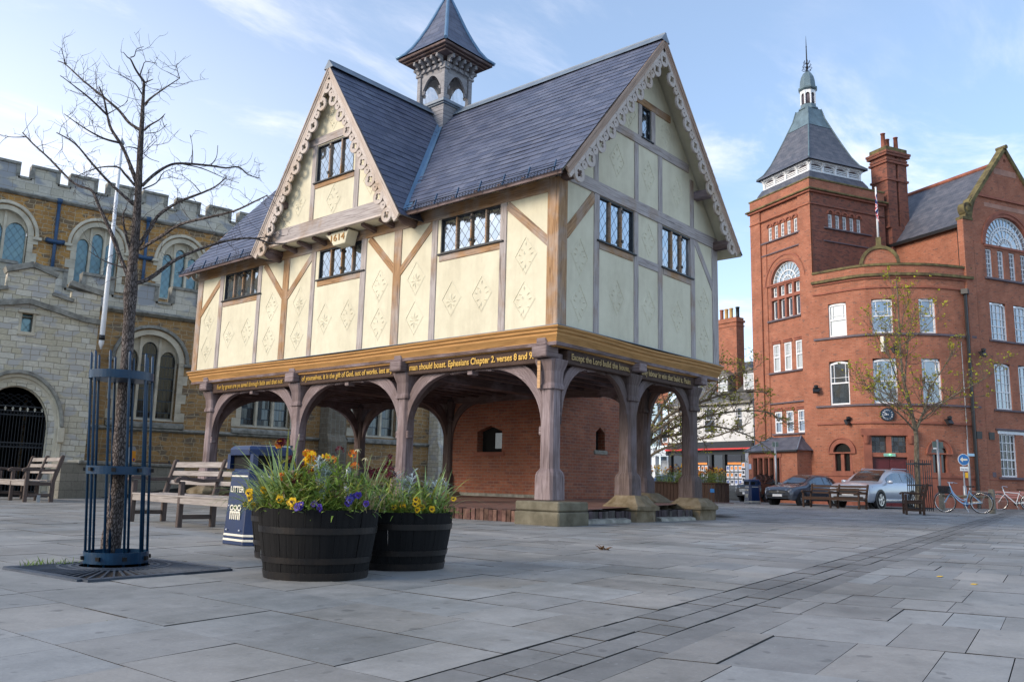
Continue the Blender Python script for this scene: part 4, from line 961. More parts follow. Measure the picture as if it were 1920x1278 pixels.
# nave (clerestory)
NM=CF(-8.2); nw=[(-2.03+3.27*k) for k in range(-2,5)]
mb=MB(NM); holes=[(c-.78,c+.78,7.9,10.42) for c in nw]; cells(mb,-12,16,5.0,11.05,holes,0,.3)
for c in nw: spandrel(mb,pointed(c,.78,9.55,.87),c-.78,c+.78,10.42,0,.02)
mb.build('nave_wall',M['ironstone'],church,recalc=False)
for c in nw: church_window(NM,c,.78,7.9,9.55,.87,3 if c>-1 else 2,church,M['church_glass'])
crenel(NM,-12,-11.0+.12-.06,1.37,.90,11.2,11.72,12.24,.02,end=16); string(NM,-12,16,11.05,.17,.18)
mb=MB(NM); mb.face([(16,0,5),(16,-9,5),(16,-9,11.5),(16,0,11.5)]); mb.build('nave_wall',M['ironstone'],church,recalc=False)
mb=MB(NM); mb.face([(-12,-.4,11.3),(16,-.4,11.3),(16,-9,12.0),(-12,-9,12.0)]); mb.build('nave_roof',M['lead'],church,recalc=False)
for a in (-.33-3.33*2,-.33-3.33,-.33,3.0,6.3):
    mb=MB(NM); mb.tube([(a,.1,11.05),(a,.1,7.3)],.065,8); mb.lathe([(.07,11.0),(.12,11.1),(.12,11.2)],8,(a,.1)); dpp=mb.build('drainpipe',M['pipe_blue'],church)
    mb=MB(NM); mb.tube([(a-.30,.06,9.52),(a-.1,.16,9.47),(a+.1,.16,9.47),(a+.30,.06,9.52)],[.10,.085,.085,.10],8); mb.build('pipe_bracket',M['pipe_blue'],dpp)
# aisle
AM=CF(-4.2); aw=[(2.50,1.0,2.62,4.78,.95),(7.02,1.02,2.60,4.70,.95),(11.95,1.02,2.5,4.7,.95),(-3.5,1.0,2.6,4.7,.95)]
mb=MB(AM); holes=[(c-h,c+h,z0,zs+r) for c,h,z0,zs,r in aw]; cells(mb,-12,28,0,6.4,holes,0,.3)
for c,h,z0,zs,r in aw: spandrel(mb,pointed(c,h,zs,r),c-h,c+h,zs+r,0,.02)
mb.build('aisle_wall',M['ironstone_low'],church,recalc=False)
for c,h,z0,zs,r in aw:
    w_=church_window(AM,c,h,z0,zs,r,3,church,M['aisle_glass']); s=MB(AM); s.prism([(-.25,z0+.12),(.14,z0-.14),(.14,z0-.26),(-.02,z0-.28),(-.25,z0-.28)],c-h-.35,c+h+.35,plane='yz'); s.build('window_sill',M['stone_dark'],w_,bevel=.01)
crenel(AM,-12,-12.24,1.53,.95,6.55,6.89,7.52,.04,end=28); string(AM,-12,28,6.36,.22,.22); string(AM,-12,28,2.22,.14,.12)
mb=MB(AM); mb.face([(-12,-.36,6.7),(28,-.36,6.7),(28,-4,7.6),(-12,-4,7.6)]); mb.build('aisle_roof',M['lead'],church,recalc=False)
mb=MB(AM); mb.tube([(10.32,.12,6.3),(10.32,.12,.1)],.06,8); mb.build('drainpipe',M['iron'],church)
for a,mat,wd in ((9.75,'stone_dark',.42),(15.2,'ash',.5)):
    mb=MB(AM); mb.prism([(0,0),(.9,0),(.9,2.2),(.75,2.5),(.75,3.9),(.0,5.0)],a-wd,a+wd,plane='yz'); mb.build('buttress',M['rubble'] if mat=='ash' else brick('buttress_rubble',(.22,.19,.14),(.17,.14,.10),(.26,.24,.20),.34,.2,.014,.12,(.6,1.25),((.08,.075,.07),1.1,.55),.9,.4),church,bevel=.03)
# porch
PM=CF(0); pl,pr0=-4.12,-.32; pc=-2.24
ao=pointed(-2.26,.90,1.95,1.18,9)
por=MB(PM); cells(por,pl,pr0,0,5.14,[(-2.26-.9,-2.26+.9,0,3.13),(-2.37,-2.09,4.70,5.14)],0,.35)
spandrel(por,ao,-3.16,-1.36,3.13,0,.35)
por.face([(pl,0,5.14),(-2.37,0,5.14),(-2.37,0,5.25),(-2.24,0,5.55),(-3.8,0,5.16)]) if 0 else None
por.face([(pr0,0,5.14),(pr0,0,6.1),(-1.12,0,6.1),(-1.12,0,5.14)]); por.face([(pl,0,5.14),(pl,0,6.1),(-3.36,0,6.1),(-3.36,0,5.14)])
por.face([(-1.12,0,5.14),(-2.09,0,5.14),(-2.09,0,5.24),(-2.37,0,5.24),(-2.37,0,5.14),(-3.36,0,5.14),(-3.36,0,5.77),(-2.86,0,5.86),(-2.86,0,6.36),(-2.24,0,6.60),(-1.62,0,6.42),(-1.62,0,5.86),(-1.12,0,5.74)])
for x in (pl,pr0): por.face([(x,0,0),(x,-4.2,0),(x,-4.2,6.0),(x,0,6.1)])
for x,z0,z1 in ((-1.12,5.74,6.1),(-1.62,5.86,6.42),(-2.86,5.86,6.36),(-3.36,5.77,6.1)): por.face([(x,0,z0),(x,0,z1),(x,-.35,z1),(x,-.35,z0)])
porch=por.build('porch',M['rubble'],church,recalc=False)
def slab(pts,d,par,name,mat,th=.12,b0=-.38,b1=.1):
    mb=MB(PM)
    for i in range(len(pts)-1): mb.beam((pts[i][0],(b0+b1)/2,pts[i][1]+th/2),(pts[i+1][0],(b0+b1)/2,pts[i+1][1]+th/2),b1-b0,th)
    return mb.build(name,M[mat],par,bevel=.025,merge=False)
slab([(-2.92,6.36),(-2.24,6.62),(-1.56,6.40)],0,porch,'coping','stone_dark',.16); slab([(-1.20,6.24),(-.26,6.05)],0,porch,'coping','stone_dark',.16); slab([(-4.2,6.05),(-3.28,6.24)],0,porch,'coping','stone_dark',.16)
slab([(-1.66,5.86),(-1.08,5.74)],0,porch,'coping','stone_dark',.1); slab([(-3.40,5.74),(-2.82,5.86)],0,porch,'coping','stone_dark',.1)
slab([(-4.14,5.16),(-3.8,5.18),(-2.24,5.52),(-.72,5.18),(-.28,5.16)],0,porch,'string_course','stone_dark',.15,-.02,.15)
mb=MB(PM); mb.face([(pl,-.36,5.9),(pr0,-.36,5.9),(pr0,-4.1,6.0),(pl,-4.1,6.0)]); mb.build('porch_roof',M['lead'],porch,recalc=False)
mb=MB(PM); mb.box(-2.44,-2.37,-.3,.02,4.66,5.26); mb.box(-2.09,-2.02,-.3,.02,4.66,5.26); mb.box(-2.5,-1.96,-.02,.1,5.2401,5.32); mb.box(-2.46,-2.0,-.02,.04,4.60,4.70); w_=mb.build('window',M['stone'],porch,bevel=.01); mb=MB(PM); mb.face([(-2.37,-.22,4.7),(-2.09,-.22,4.7),(-2.09,-.22,5.24),(-2.37,-.22,5.24)]); mb.build('pane',M['church_glass'],w_,recalc=False)
# arch orders and hood
for k,(r0,b) in enumerate(((.0,-.24),(.08,-.14),(.16,-.05),(.26,.02))):
    mb=MB(PM); o=pointed(-2.26,.92+r0+.08,1.95,1.2+r0+.07,9); i_=pointed(-2.26,.90+r0-.02,1.95,1.18+r0-.02,9); mb.strip(o,i_,b-.05,b+.055)
    for s in (-1,1): mb.box(-2.26+s*(.94+r0)-.06,-2.26+s*(.94+r0)+.06,b-.049,b+.054,0.0,1.95)
    mb.build('arch_order',M['stone'],porch,bevel=.015)
mb=MB(PM); o=pointed(-2.26,1.27,2.0,1.58,10); i_=pointed(-2.26,1.17,2.0,1.47,10); mb.strip(o,i_,0,.17); hm=mb.build('hood_mould',M['stone_dark'],porch,bevel=.02)
for s in (-1,1): mb=MB(PM); mb.box(-2.26+s*1.22-.10,-2.26+s*1.22+.10,0,.16,1.55,2.0); mb.build('label_stop',M['stone'],hm,bevel=.03)
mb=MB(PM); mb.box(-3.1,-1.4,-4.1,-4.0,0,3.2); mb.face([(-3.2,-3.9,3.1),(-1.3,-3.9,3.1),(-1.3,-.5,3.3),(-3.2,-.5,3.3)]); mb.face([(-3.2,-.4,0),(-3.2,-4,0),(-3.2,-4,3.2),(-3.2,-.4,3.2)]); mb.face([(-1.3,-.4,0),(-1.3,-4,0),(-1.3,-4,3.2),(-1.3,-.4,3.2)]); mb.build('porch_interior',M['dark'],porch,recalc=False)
# iron gates
g=MB(PM); bb=-.42
for z in (.12,1.38,1.5,2.30,2.42,2.55): g.box(-3.14,-1.38,bb-.015,bb+.015,z,z+.035)
for i in range(22):
    a=-3.12+i*.0825; g.tube([(a,bb,.1),(a,bb,2.44)],.011,5)
for i in range(20):
    a=-3.10+i*.09
    for z in (1.44,2.36): g.tube([(a-.03,bb,z-.03),(a+.03,bb,z+.04)],.008,4); g.tube([(a+.03,bb,z-.03),(a-.03,bb,z+.04)],.008,4)
gate=g.build('iron_gate',M['iron'],porch,merge=False)
g=MB(PM)
for k in range(-6,7):
    for s in (-1,1):
        pts=[]
        for j in range(7):
            x=-2.26+k*.2+s*j*.09; z=2.56+.085*j-.004*j*j; 
            if abs(x+2.26)<.9 and z<1.95+1.15*math.cos(min(1,abs(x+2.26)/.92)*PI/2)**.7: pts.append((x,bb,z))
        if len(pts)>1: g.tube(pts,.012,4)
g.build('gate_lattice',M['iron'],gate,merge=False)
g=MB(PM)
for i in range(9):
    a=-3.02+i*.19; g.lathe([(.012,2.42),(.03,2.46),(.012,2.48),(.045,2.5),(.012,2.53),(.0,2.58)],6,(a,bb))
g.build('gilt_finials',M['cream'],gate,merge=False)
# low churchyard wall, notice box, bollard, pole
t=thing('low_stone_wall','low grey stone wall with a flat coping in front of the church porch','wall')
A=Vector((-2.35,15.28,0)); B=Vector((2.9,18.3,0)); d=(B-A); L=d.length; d.normalize(); LM=face_M(A,(d.x,d.y),(d.y,-d.x))
mb=MB(LM); mb.box(.7,L,-.3,0,0,.96); mb.box(0,.70,-.29,.012,0,.99); mb.build('wall_body',brick('grey_wall_ashlar',(.26,.245,.20),(.31,.29,.24),(.16,.15,.12),.5,.235,.008,.01,(.75,1.15),((.13,.12,.09),1.0,.6),.5),t); mb=MB(LM); mb.box(.66,L+.05,-.35,.06,.96,1.06); mb.build('coping',M['stone_dark'],t,bevel=.02)
t=thing('flagpole','tall white flagpole leaning out from the corner of the stone porch','flagpole')
mb=MB(); p0=Vector((-1.21,16.22,4.35)); p1=Vector((-1.60,15.35,10.45)); 
mb.tube([p0,p0.lerp(p1,.03),p1],[.02,.075,.042],10); pole=mb.build('pole',M['white'],t); mb=MB(); mb.lathe([(.0,10.4),(.075,10.44),(.08,10.5),(.03,10.58),(.0,10.66)],8,(p1.x-.005,p1.y-.01)); mb.build('finial',M['steel'],t)
mb=MB(); mb.tube([p0.lerp(p1,.05)+Vector((0,0,.02)),p0.lerp(p1,.05)+Vector((.2,.5,.02))],.03,6); mb.tube([p0.lerp(p1,.17),p0.lerp(p1,.17)+Vector((.3,.7,.02))],.03,6); mb.tube([p0.lerp(p1,.045),p0.lerp(p1,.07)],.085,10); mb.build('pole_bracket',M['iron'],t)
t=thing('notice_box','grey rounded box with an orange notice standing on the low churchyard wall','notice',(.35,16.9,1.06),R_(30))
mb=MB(); mb.prism([(-.14,0),(.14,0),(.14,.42),(.08,.50),(-.08,.50),(-.14,.42)],-.05,.05); mb.build('box_body',M['steel'],t,bevel=.01); mb=MB(); mb.box(-.125,.125,-.06,-.052,.03,.36); pn=mb.build('notice_panel',plain('orange_notice',(.75,.30,.01),.5,.06),t); mb=MB(); mb.lathe([(.0,0),(.045,0),(.045,.004),(0,.004)],12); md=mb.build('round_symbol',plain('blue_symbol',(.08,.02,.25),.5,.1),pn); md.location=(.05,-.061,.09); md.rotation_euler=(R_(90),0,0)
# ------------------------------------------------------------------ red brick council building
BO=Vector((33.705,8.043,0)); ER=(math.sin(R_(116)),math.cos(R_(116))); EL=(math.sin(R_(25.5)),math.cos(R_(25.5)))
nR=(math.cos(R_(116)),-math.sin(R_(116))); nR=(-.4384,-.8988); nL=(-.9026,.4305)
TL=face_M(BO,EL,nL); TR=face_M(BO,ER,nR)
brk=thing('red_brick_building','tall red brick building with a spired corner tower, curved front and big gable','building')
red=M['red']
def sash(Mx,a0,a1,z0,z1,parent,gl='glass',kind='sash',b=-.14,arch_=0,nx=3,nz=5,thin=.035,name='window'):
    """timber window: frame, meeting rail, bars and pane"""
    w_=MB(Mx); fr=.075 if kind=='sash' else .06
    w_.box(a0,a0+fr,b-.05,b+.05,z0,z1); w_.box(a1-fr,a1,b-.05,b+.05,z0,z1); w_.box(a0+fr,a1-fr,b-.049,b+.049,z0,z0+fr*1.3)
    top=z1
    if arch_:
        n_=8; O=[(a0+(a1-a0)*k/n_,z1+arch_*math.sin(PI*k/n_)) for k in range(n_+1)]; I=[(x,z-fr*1.1-arch_*.3*math.sin(PI*k/n_)) for k,(x,z) in enumerate(O)]; w_.strip(O,I,b-.05,b+.05)
    else: w_.box(a0+fr,a1-fr,b-.049,b+.049,z1-fr,z1)
    if kind=='sash':
        zm=z0+(z1-z0)*.53; w_.box(a0+fr,a1-fr,b-.04,b+.06,zm-.035,zm+.035)
        for x in (a0+fr+(a1-a0)*.14,a1-fr-(a1-a0)*.14): w_.box(x-.014,x+.014,b-.02,b+.03,zm+.035,z1-fr+arch_*.5)
        zt=zm+(z1-zm)*.28; w_.box(a0+fr,a1-fr,b-.019,b+.029,zt-.012,zt+.012)
    elif kind=='grid':
        for i in range(1,nx): x=a0+(a1-a0)*i/nx; w_.box(x-thin/2,x+thin/2,b-.02,b+.03,z0+fr,z1-.01+arch_*.8*math.sin(PI*i/nx))
        for j in range(1,nz): z=z0+(z1-z0)*j/nz; t_=thin*(2 if j==nz//2 and nz>4 else 1); w_.box(a0+fr,a1-fr,b-.019,b+.029,z-t_/2,z+t_/2)
    win=w_.build(name,M['white'],parent,merge=False)
    p=MB(Mx); P=[(a0+.02,b-.01,z0+.02),(a1-.02,b-.01,z0+.02),(a1-.02,b-.01,z1-.02)]+([(a0+(a1-a0)*k/8,b-.01,z1-.02+arch_*math.sin(PI*k/8)) for k in range(7,0,-1)] if arch_ else [])+[(a0+.02,b-.01,z1-.02)]
    p.face(P,0); p.build('pane',M[gl],win,recalc=False); return win
def band(Mx,a0,a1,z0,z1,pr,mat='sill',name='string_course',par=None,bev=.02):
    mb=MB(Mx); mb.box(a0,a1,-.03,pr,z0,z1); return mb.build(name,M[mat],par or brk,bevel=bev)
# --- tower, left (street) face
hL=[(1.0,3.45,10.6,12.72+1.2)]+[(a,a+.56,3.9,5.17) for a in (.99,1.92,2.86)]+[(a,a+.56,7.46,9.12) for a in (.99,1.92,2.86)]+[(c-.15,c+.15,15.47,16.32) for c in (1.30,1.84,2.38,2.92,3.46)]
mb=MB(TL); cells(mb,0,5.13,0,18.3,hL,-.10,.22)
fo=[(2.225+1.225*math.cos(PI-PI*k/18),12.72+1.2*math.sin(PI*k/18)) for k in range(19)]
spandrel(mb,fo,1,3.45,13.92,-.10,.25)
mb.face([(0,-.1,0),(0,0,0),(0,0,17.7),(0,-.1,17.7)])
tower=mb.build('tower_wall',red,brk,recalc=False)
for a0,a1,p in ((-.0,.97,.0),(4.24,5.13,.0),(3.78,4.10,-.05)):
    mb=MB(TL); mb.box(a0,a1,-.12,p,0,17.66 if p==0 else 15.38); mb.build('pilaster',red,tower)
band(TL,-.02,5.35,17.62,17.72,.22,'moss_stone','cornice',tower); band(TL,-.015,5.25,17.5,17.62,.12,'terra','cornice',tower); band(TL,0,5.16,16.78,16.86,.06,'red','string_course',tower)
band(TL,-.05,5.2,18.3,18.40,.05,'moss_stone','coping',tower)
mb=MB(TL); mb.box(-.0,5.13,-.3,.0,17.72,18.3); mb.M=TR; mb.box(.01,5.75,-.3,-.001,17.72,18.3); mb.build('parapet',red,tower)
for a0,a1,z0,z1,p in ((.85,4.2,15.36,15.45,.02),(.86,4.2,14.61,14.68,.0),(.98,3.78,10.47,10.58,.02),(.98,3.78,7.36,7.46,.02),(.98,3.78,5.60,5.68,.0),(.98,3.6,3.80,3.89,.02),(.9,4.1,12.64,12.76,-.02)): band(TL,a0,a1,z0,z1,p,'sill' if z0!=12.64 else 'terra',par=tower,bev=.01)
# five arched slots
for c in (1.30,1.84,2.38,2.92,3.46):
    sash(TL,c-.15,c+.15,15.47,16.3,tower,'glass_dark','grid',-.2,0,2,3,.03)
    mb=MB(TL); mb.strip([(c+.24*math.cos(PI-PI*k/10),16.32+.26*math.sin(PI*k/10)) for k in range(11)],[(c+.16*math.cos(PI-PI*k/10),16.32+.17*math.sin(PI*k/10)) for k in range(11)],-.12,-.02); mb.build('arched_head',M['terra'],tower)
# great arched window
mb=MB(TL)
for r0,r1,b,mt in ((1.24,1.36,-.05,0),(1.37,1.62,-.04,1),(1.62,1.70,.0,0)):
    mb.strip([(2.225+r1*math.cos(PI-PI*k/20),12.72+r1*.98*math.sin(PI*k/20)) for k in range(21)],[(2.225+r0*math.cos(PI-PI*k/20),12.72+r0*.98*math.sin(PI*k/20)) for k in range(21)],-.14,b,mt)
mb.build('brick_arch',[M['terra'],M['red']],tower,merge=False)
def fanlight(Mx,c,z,R,Rz,parent,n=9,rings=(.36,.66),b=-.2,gl='fan_glass',th=.045):
    w_=MB(Mx)
    for r in (1,*rings):
        w_.strip([(c+R*r*math.cos(PI-PI*k/24),z+Rz*r*math.sin(PI*k/24)) for k in range(25)],[(c+(R*r-th*1.3)*math.cos(PI-PI*k/24),z+(Rz*r-th*1.3)*math.sin(PI*k/24)) for k in range(25)],b-.02,b+.04)
    for i in range(1,n*2):
        an=PI*i/(n*2)
        if i%2==0: q0,q1=rings[0]*.5,1
        else: q0,q1=rings[1],1
        w_.beam((c+R*q0*math.cos(an),b+.008,z+Rz*q0*math.sin(an)),(c+(R-th)*q1*math.cos(an),b+.008,z+(Rz-th)*q1*math.sin(an)),th*.6,.05,(0,1,0))
    w_.box(c-R,c+R,b-.021,b+.041,z-.0,z+th*1.2)
    f=w_.build('fanlight',M['white'],parent,merge=False); p=MB(Mx); p.face([(c+R*.99*math.cos(PI*k/24),b-.01,z+Rz*.99*math.sin(PI*k/24)) for k in range(25)]); p.build('pane',M[gl],f,recalc=False); return f
fanlight(TL,2.225,12.76,1.2,1.14,tower,6,(.33,.6),-.26)
for k in range(4):
    a=1.05+.625*k; sash(TL,a,a+.45,11.95,12.55,tower,'fan_glass','grid',-.26,0,2,2,.03); sash(TL,a,a+.45,10.6,11.72,tower,'glass','grid',-.26,0,1,1)
mb=MB(TL); mb.box(1,3.45,-.3,-.04,11.74,11.92); 
for k in range(5): a=.92+.627*k+(.08 if k==0 else 0); mb.box(a,a+.15-(.08 if k in (0,) else 0),-.299,-.06,10.6,12.7)
mb.box(1,3.45,-.298,-.07,12.56,12.72); mb.build('stone_mullions',M['terra'],tower,merge=False)
for a in (.99,1.92,2.86):
    sash(TL,a,a+.56,3.9,5.15,tower,'glass'); sash(TL,a,a+.56,7.46,9.1,tower,'glass_pale')
    for z in (5.17,9.12): mb=MB(TL); mb.box(a-.1,a+.66,-.14,-.03,z,z+.12); mb.box(a-.05,a+.61,-.14,.0,z+.12,z+.2); mb.build('window_head',M['terra'],tower,bevel=.02)
# --- tower right face
hR=[(c-.16,c+.16,15.56,16.40) for c in (1.50,2.04,2.58,3.12,3.66)]
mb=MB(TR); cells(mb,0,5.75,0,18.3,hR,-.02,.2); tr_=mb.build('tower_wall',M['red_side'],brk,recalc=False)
mb=MB(TR); mb.face([(5.75,-.02,0),(5.75,-5.2,0),(5.75,-5.2,18.3),(5.75,-.02,18.3)]); mb.M=TL; mb.face([(5.13,-.1,0),(5.13,-5.8,0),(5.13,-5.8,18.3),(5.13,-.1,18.3)]); mb.build('tower_wall',red,brk,recalc=False)
for c in (1.50,2.04,2.58,3.12,3.66):
    sash(TR,c-.16,c+.16,15.56,16.38,tr_,'glass_dark','grid',-.12,0,2,3,.03)
    mb=MB(TR); mb.strip([(c+.25*math.cos(PI-PI*k/10),16.40+.27*math.sin(PI*k/10)) for k in range(11)],[(c+.165*math.cos(PI-PI*k/10),16.40+.18*math.sin(PI*k/10)) for k in range(11)],-.04,.05); mb.build('arched_head',M['terra'],tr_)
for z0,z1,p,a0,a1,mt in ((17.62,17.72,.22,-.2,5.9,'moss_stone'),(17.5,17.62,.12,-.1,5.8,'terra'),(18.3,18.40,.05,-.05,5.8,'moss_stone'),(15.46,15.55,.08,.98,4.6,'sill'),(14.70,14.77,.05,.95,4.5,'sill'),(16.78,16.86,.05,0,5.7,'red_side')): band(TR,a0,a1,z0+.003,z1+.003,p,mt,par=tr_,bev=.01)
# --- pavilion roof with louvres and lantern
cx_,cy_=37.16,9.22
TC=Matrix(((ER[0],EL[0],0,cx_),(ER[1],EL[1],0,cy_),(0,0,1,0),(0,0,0,1)))
def sqloft(mb,prof,n=4,mi=0):
    L=0
    for i in range(len(prof)-1):
        (r0,z0),(r1,z1)=prof[i],prof[i+1]; l=math.hypot(r1-r0,z1-z0)
        for k in range(4):
            S=((-1,-1),(1,-1),(1,1),(-1,1)); a=S[k]; b=S[(k+1)%4]
            mb.face([(a[0]*r0,a[1]*r0,z0),(b[0]*r0,b[1]*r0,z0),(b[0]*r1,b[1]*r1,z1),(a[0]*r1,a[1]*r1,z1)],mi,[(-r0,L),(r0,L),(r1,L+l),(-r1,L+l)])
        L+=l
mb=MB(TC); sqloft(mb,[(2.38,18.25),(2.24,18.7),(2.05,19.05),(1.95,19.06)]); tro=mb.build('tower_roof',M['slate_far'],brk)
mb=MB(TC); sqloft(mb,[(1.86,19.05),(1.86,19.72)]); mb.build('louvre_backing',M['sill'],tro)
for Mx in (face_M((-0,0),(1,0),(0,-1)),face_M((0,0),(0,1),(-1,0)),face_M((0,0),(1,0),(0,1)),face_M((0,0),(0,1),(1,0))):
    mb=MB(TC@Mx)
    mb.box(-1.98,1.98,1.86,2.0,19.06,19.12); mb.box(-2.1,2.1,1.86,2.10,19.62,19.74)
    for k in range(5):
        a=-1.92+.96*k; mb.prism([(1.86,19.1),(2.0,19.1),(2.0,19.45),(2.12,19.62),(1.86,19.62)],a-.07,a+.07,plane='yz')
    for k in range(4):
        c=-1.44+.96*k
        for z in (19.17,19.28,19.39): mb.box(c-.4,c+.4,1.86,1.93,z,z+.06)
        mb.strip([(c+.43*math.cos(PI-PI*j/10),19.62) for j in range(11)],[(c+.41*math.cos(PI-PI*j/10),19.40+.18*math.sin(PI*j/10)) for j in range(11)],1.86,1.96)
    mb.build('louvre_arcade',M['white'],tro,merge=False)
mb=MB(TC); sqloft(mb,[(2.30,19.70),(2.27,19.76),(1.96,20.05),(1.66,20.6),(1.38,21.3),(1.12,22.0),(.90,22.62)]); mb.build('slate_slopes',M['slate_far'],tro)
mb=MB(TC)
sqloft(mb,[(.93,22.6),(.88,22.68),(.66,23.3),(.52,23.95)])
for sx in (-1,1):
    for sy in (-1,1): mb.tube([(sx*r,sy*r,z) for r,z in ((2.27,19.78),(1.96,20.07),(1.66,20.62),(1.38,21.32),(1.12,22.02),(.90,22.64),(.66,23.32),(.52,23.97))],.045,5)
mb.build('lead_hips',M['copper'],tro)
mb=MB(TC); mb.lathe([(.62,23.95),(.60,24.05),(.50,24.08),(.47,24.3),(.40,24.32)],8,a0=PI/8,smooth=False); mb.lathe([(.44,25.2),(.58,25.32),(.60,25.42),(.50,25.44),(.50,25.55),(.47,25.85),(.40,26.15),(.26,26.42),(.10,26.56),(.04,26.6)],8,a0=PI/8,smooth=False); lan=mb.build('lantern',M['copper'],brk)
mb=MB(TC)
for k in range(8):
    an=PI/8+2*PI*k/8; x,y=.44*math.cos(an),.44*math.sin(an); mb.tube([(x,y,24.3),(x,y,25.2)],.05,6)
    a2=an+PI/8; c,s_=math.cos(a2),math.sin(a2)
    F=Matrix(((-s_,c,0,.405*c),(c,s_,0,.405*s_),(0,0,1,0),(0,0,0,1))); q=MB(TC@F); 
    mb.M=TC@F; mb.strip([(-.16+.32*j/8,25.22) for j in range(9)],[(.13*math.cos(PI-PI*j/8),24.88+.16*math.sin(PI*j/8)) for j in range(9)],-.02,.02); mb.M=TC
mb.build('lantern_columns',M['white'],lan,merge=False)
mb=MB(TC); mb.lathe([(.36,24.3),(.36,25.2)],8); mb.build('lantern_core',M['sill'],lan)
mb=MB(TC); mb.tube([(0,0,26.5),(0,0,28.0),(0,0,29.0)],[.05,.035,.006],6); mb.lathe([(.03,26.7),(.1,26.75),(.03,26.82)],8); mb.lathe([(.02,28.2),(.05,28.25),(.02,28.3)],6)
for k in range(6):
    an=PI*2*k/6; c,s_=math.cos(an),math.sin(an)
    for z,r in ((26.62,.32),(26.85,.27),(27.1,.2)): mb.tube([(0,0,z),(r*.6*c,r*.6*s_,z+.02),(r*c,r*s_,z+.12),(r*.85*c,r*.85*s_,z+.2),(r*.7*c,r*.7*s_,z+.13)],.018,4)
mb.build('weather_finial',M['iron'],lan,merge=False)
# --- curved front
bowp=[(.0,.0),(.41,-1.27),(.70,-2.15),(1.02,-2.72),(1.49,-3.19),(2.03,-3.61),(2.55,-3.93),(3.05,-4.18),(3.55,-4.40),(4.05,-4.56),(5.08,-4.78),(6.32,-4.94)]
bw=[Vector((BO.x+ER[0]*a+EL[0]*b,BO.y+ER[1]*a+EL[1]*b)) for a,b in bowp]
bs=[0]
for i in range(1,len(bw)): bs.append(bs[-1]+(bw[i]-bw[i-1]).length)
def bpos(s):
    for i in range(len(bs)-1):
        if s<=bs[i+1] or i==len(bs)-2:
            t=(s-bs[i])/(bs[i+1]-bs[i]); p=bw[i].lerp(bw[i+1],t); d=(bw[i+1]-bw[i]).normalized(); return p,d
def bnorm(s):
    d=(bpos(min(s+.25,bs[-1]))[0]-bpos(max(s-.25,0))[0]).normalized(); return Vector((d.y,-d.x))*1.0
def bpt(s,b,z): p,_=bpos(s); n=bnorm(s); return (p.x+n.x*b,p.y+n.y*b,z)
if bnorm(3).dot(Vector((-1,-1)))<0:
    _bn=bnorm
    def bnorm(s): return -_bn(s)
def s_of(x,y):
    return min((k*bs[-1]/400 for k in range(401)),key=lambda s:(bpos(s)[0]-Vector((x,y))).length)
def bcells(mb,z0,z1,holes,b=0,rev=.16,S0=0,S1=None):
    S1=S1 or bs[-1]; A=sorted({S0,S1,*[s for s in bs if S0<s<S1],*[S0+(S1-S0)*k/40 for k in range(41)],*[h[0] for h in holes],*[h[1] for h in holes]}); Z=sorted({z0,z1,*[h[2] for h in holes],*[h[3] for h in holes]})
    for i in range(len(A)-1):
        if A[i+1]-A[i]<1e-4: continue
        for j in range(len(Z)-1):
            ca,cz=(A[i]+A[i+1])/2,(Z[j]+Z[j+1])/2
            if any(h[0]<ca<h[1] and h[2]<cz<h[3] for h in holes): continue
            mb.face([bpt(A[i],b,Z[j]),bpt(A[i+1],b,Z[j]),bpt(A[i+1],b,Z[j+1]),bpt(A[i],b,Z[j+1])],0,[(A[i],Z[j]),(A[i+1],Z[j]),(A[i+1],Z[j+1]),(A[i],Z[j+1])])
    for h in holes:
        for s in h[:2]: mb.face([bpt(s,b,h[2]),bpt(s,b,h[3]),bpt(s,b-rev,h[3]),bpt(s,b-rev,h[2])],0)
        for z in h[2:4]: mb.face([bpt(h[0],b,z),bpt(h[1],b,z),bpt(h[1],b-rev,z),bpt(h[0],b-rev,z)],0)
def bband(z0,z1,pr,mat,name='string_course',S0=0,S1=None,par=None):
    S1=S1 or bs[-1]; mb=MB(); n_=36
    for i in range(n_):
        a,b=S0+(S1-S0)*i/n_,S0+(S1-S0)*(i+1)/n_
        P=[(-.02,z0),(pr,z0),(pr,z1),(-.02,z1)]
        for k in range(4):
            (b0,y0),(b1,y1)=P[k],P[(k+1)%4]; mb.face([bpt(a,b0,y0),bpt(b,b0,y0),bpt(b,b1,y1),bpt(a,b1,y1)],0)
    return mb.build(name,M[mat],par or brk)
def chordF(s0,s1):
    p,q=Vector(bpt(s0,0,0)),Vector(bpt(s1,0,0)); u=(q-p); L=u.length; u.normalize(); n=Vector((u.y,-u.x,0)); 
    if n.dot(Vector((-1,-1,0)))<0: n=-n
    return face_M(p,(u.x,u.y),(n.x,n.y)),L
wins=[]
for (p,q) in (((33.62,7.19),(33.46,6.19)),((33.52,4.86),(33.94,3.95)),((34.73,2.87),(35.34,2.21))): wins.append((s_of(*p),s_of(*q)))
ws1=[]
for (p,q) in (((33.66,7.25),(33.46,6.16)),((33.50,4.93),(33.98,3.89)),((34.72,2.87),(35.40,2.14))): ws1.append((s_of(*p),s_of(*q)))
aw_=[(s_of(33.64,7.2),s_of(33.46,6.2)),(s_of(34.86,2.72),s_of(35.5,2.08))]
dr=(s_of(33.41,5.2),s_of(34.14,3.65))
holes=[(a,b,8.95,10.80) for a,b in wins]+[(a,b,5.25,7.62) for a,b in ws1]+[(a,b,1.75,3.32) for a,b in aw_]+[(dr[0],dr[1],0,3.56)]
mb=MB(); bcells(mb,0,12.6,holes,0,.2); bow=mb.build('curved_front',red,brk,recalc=False)
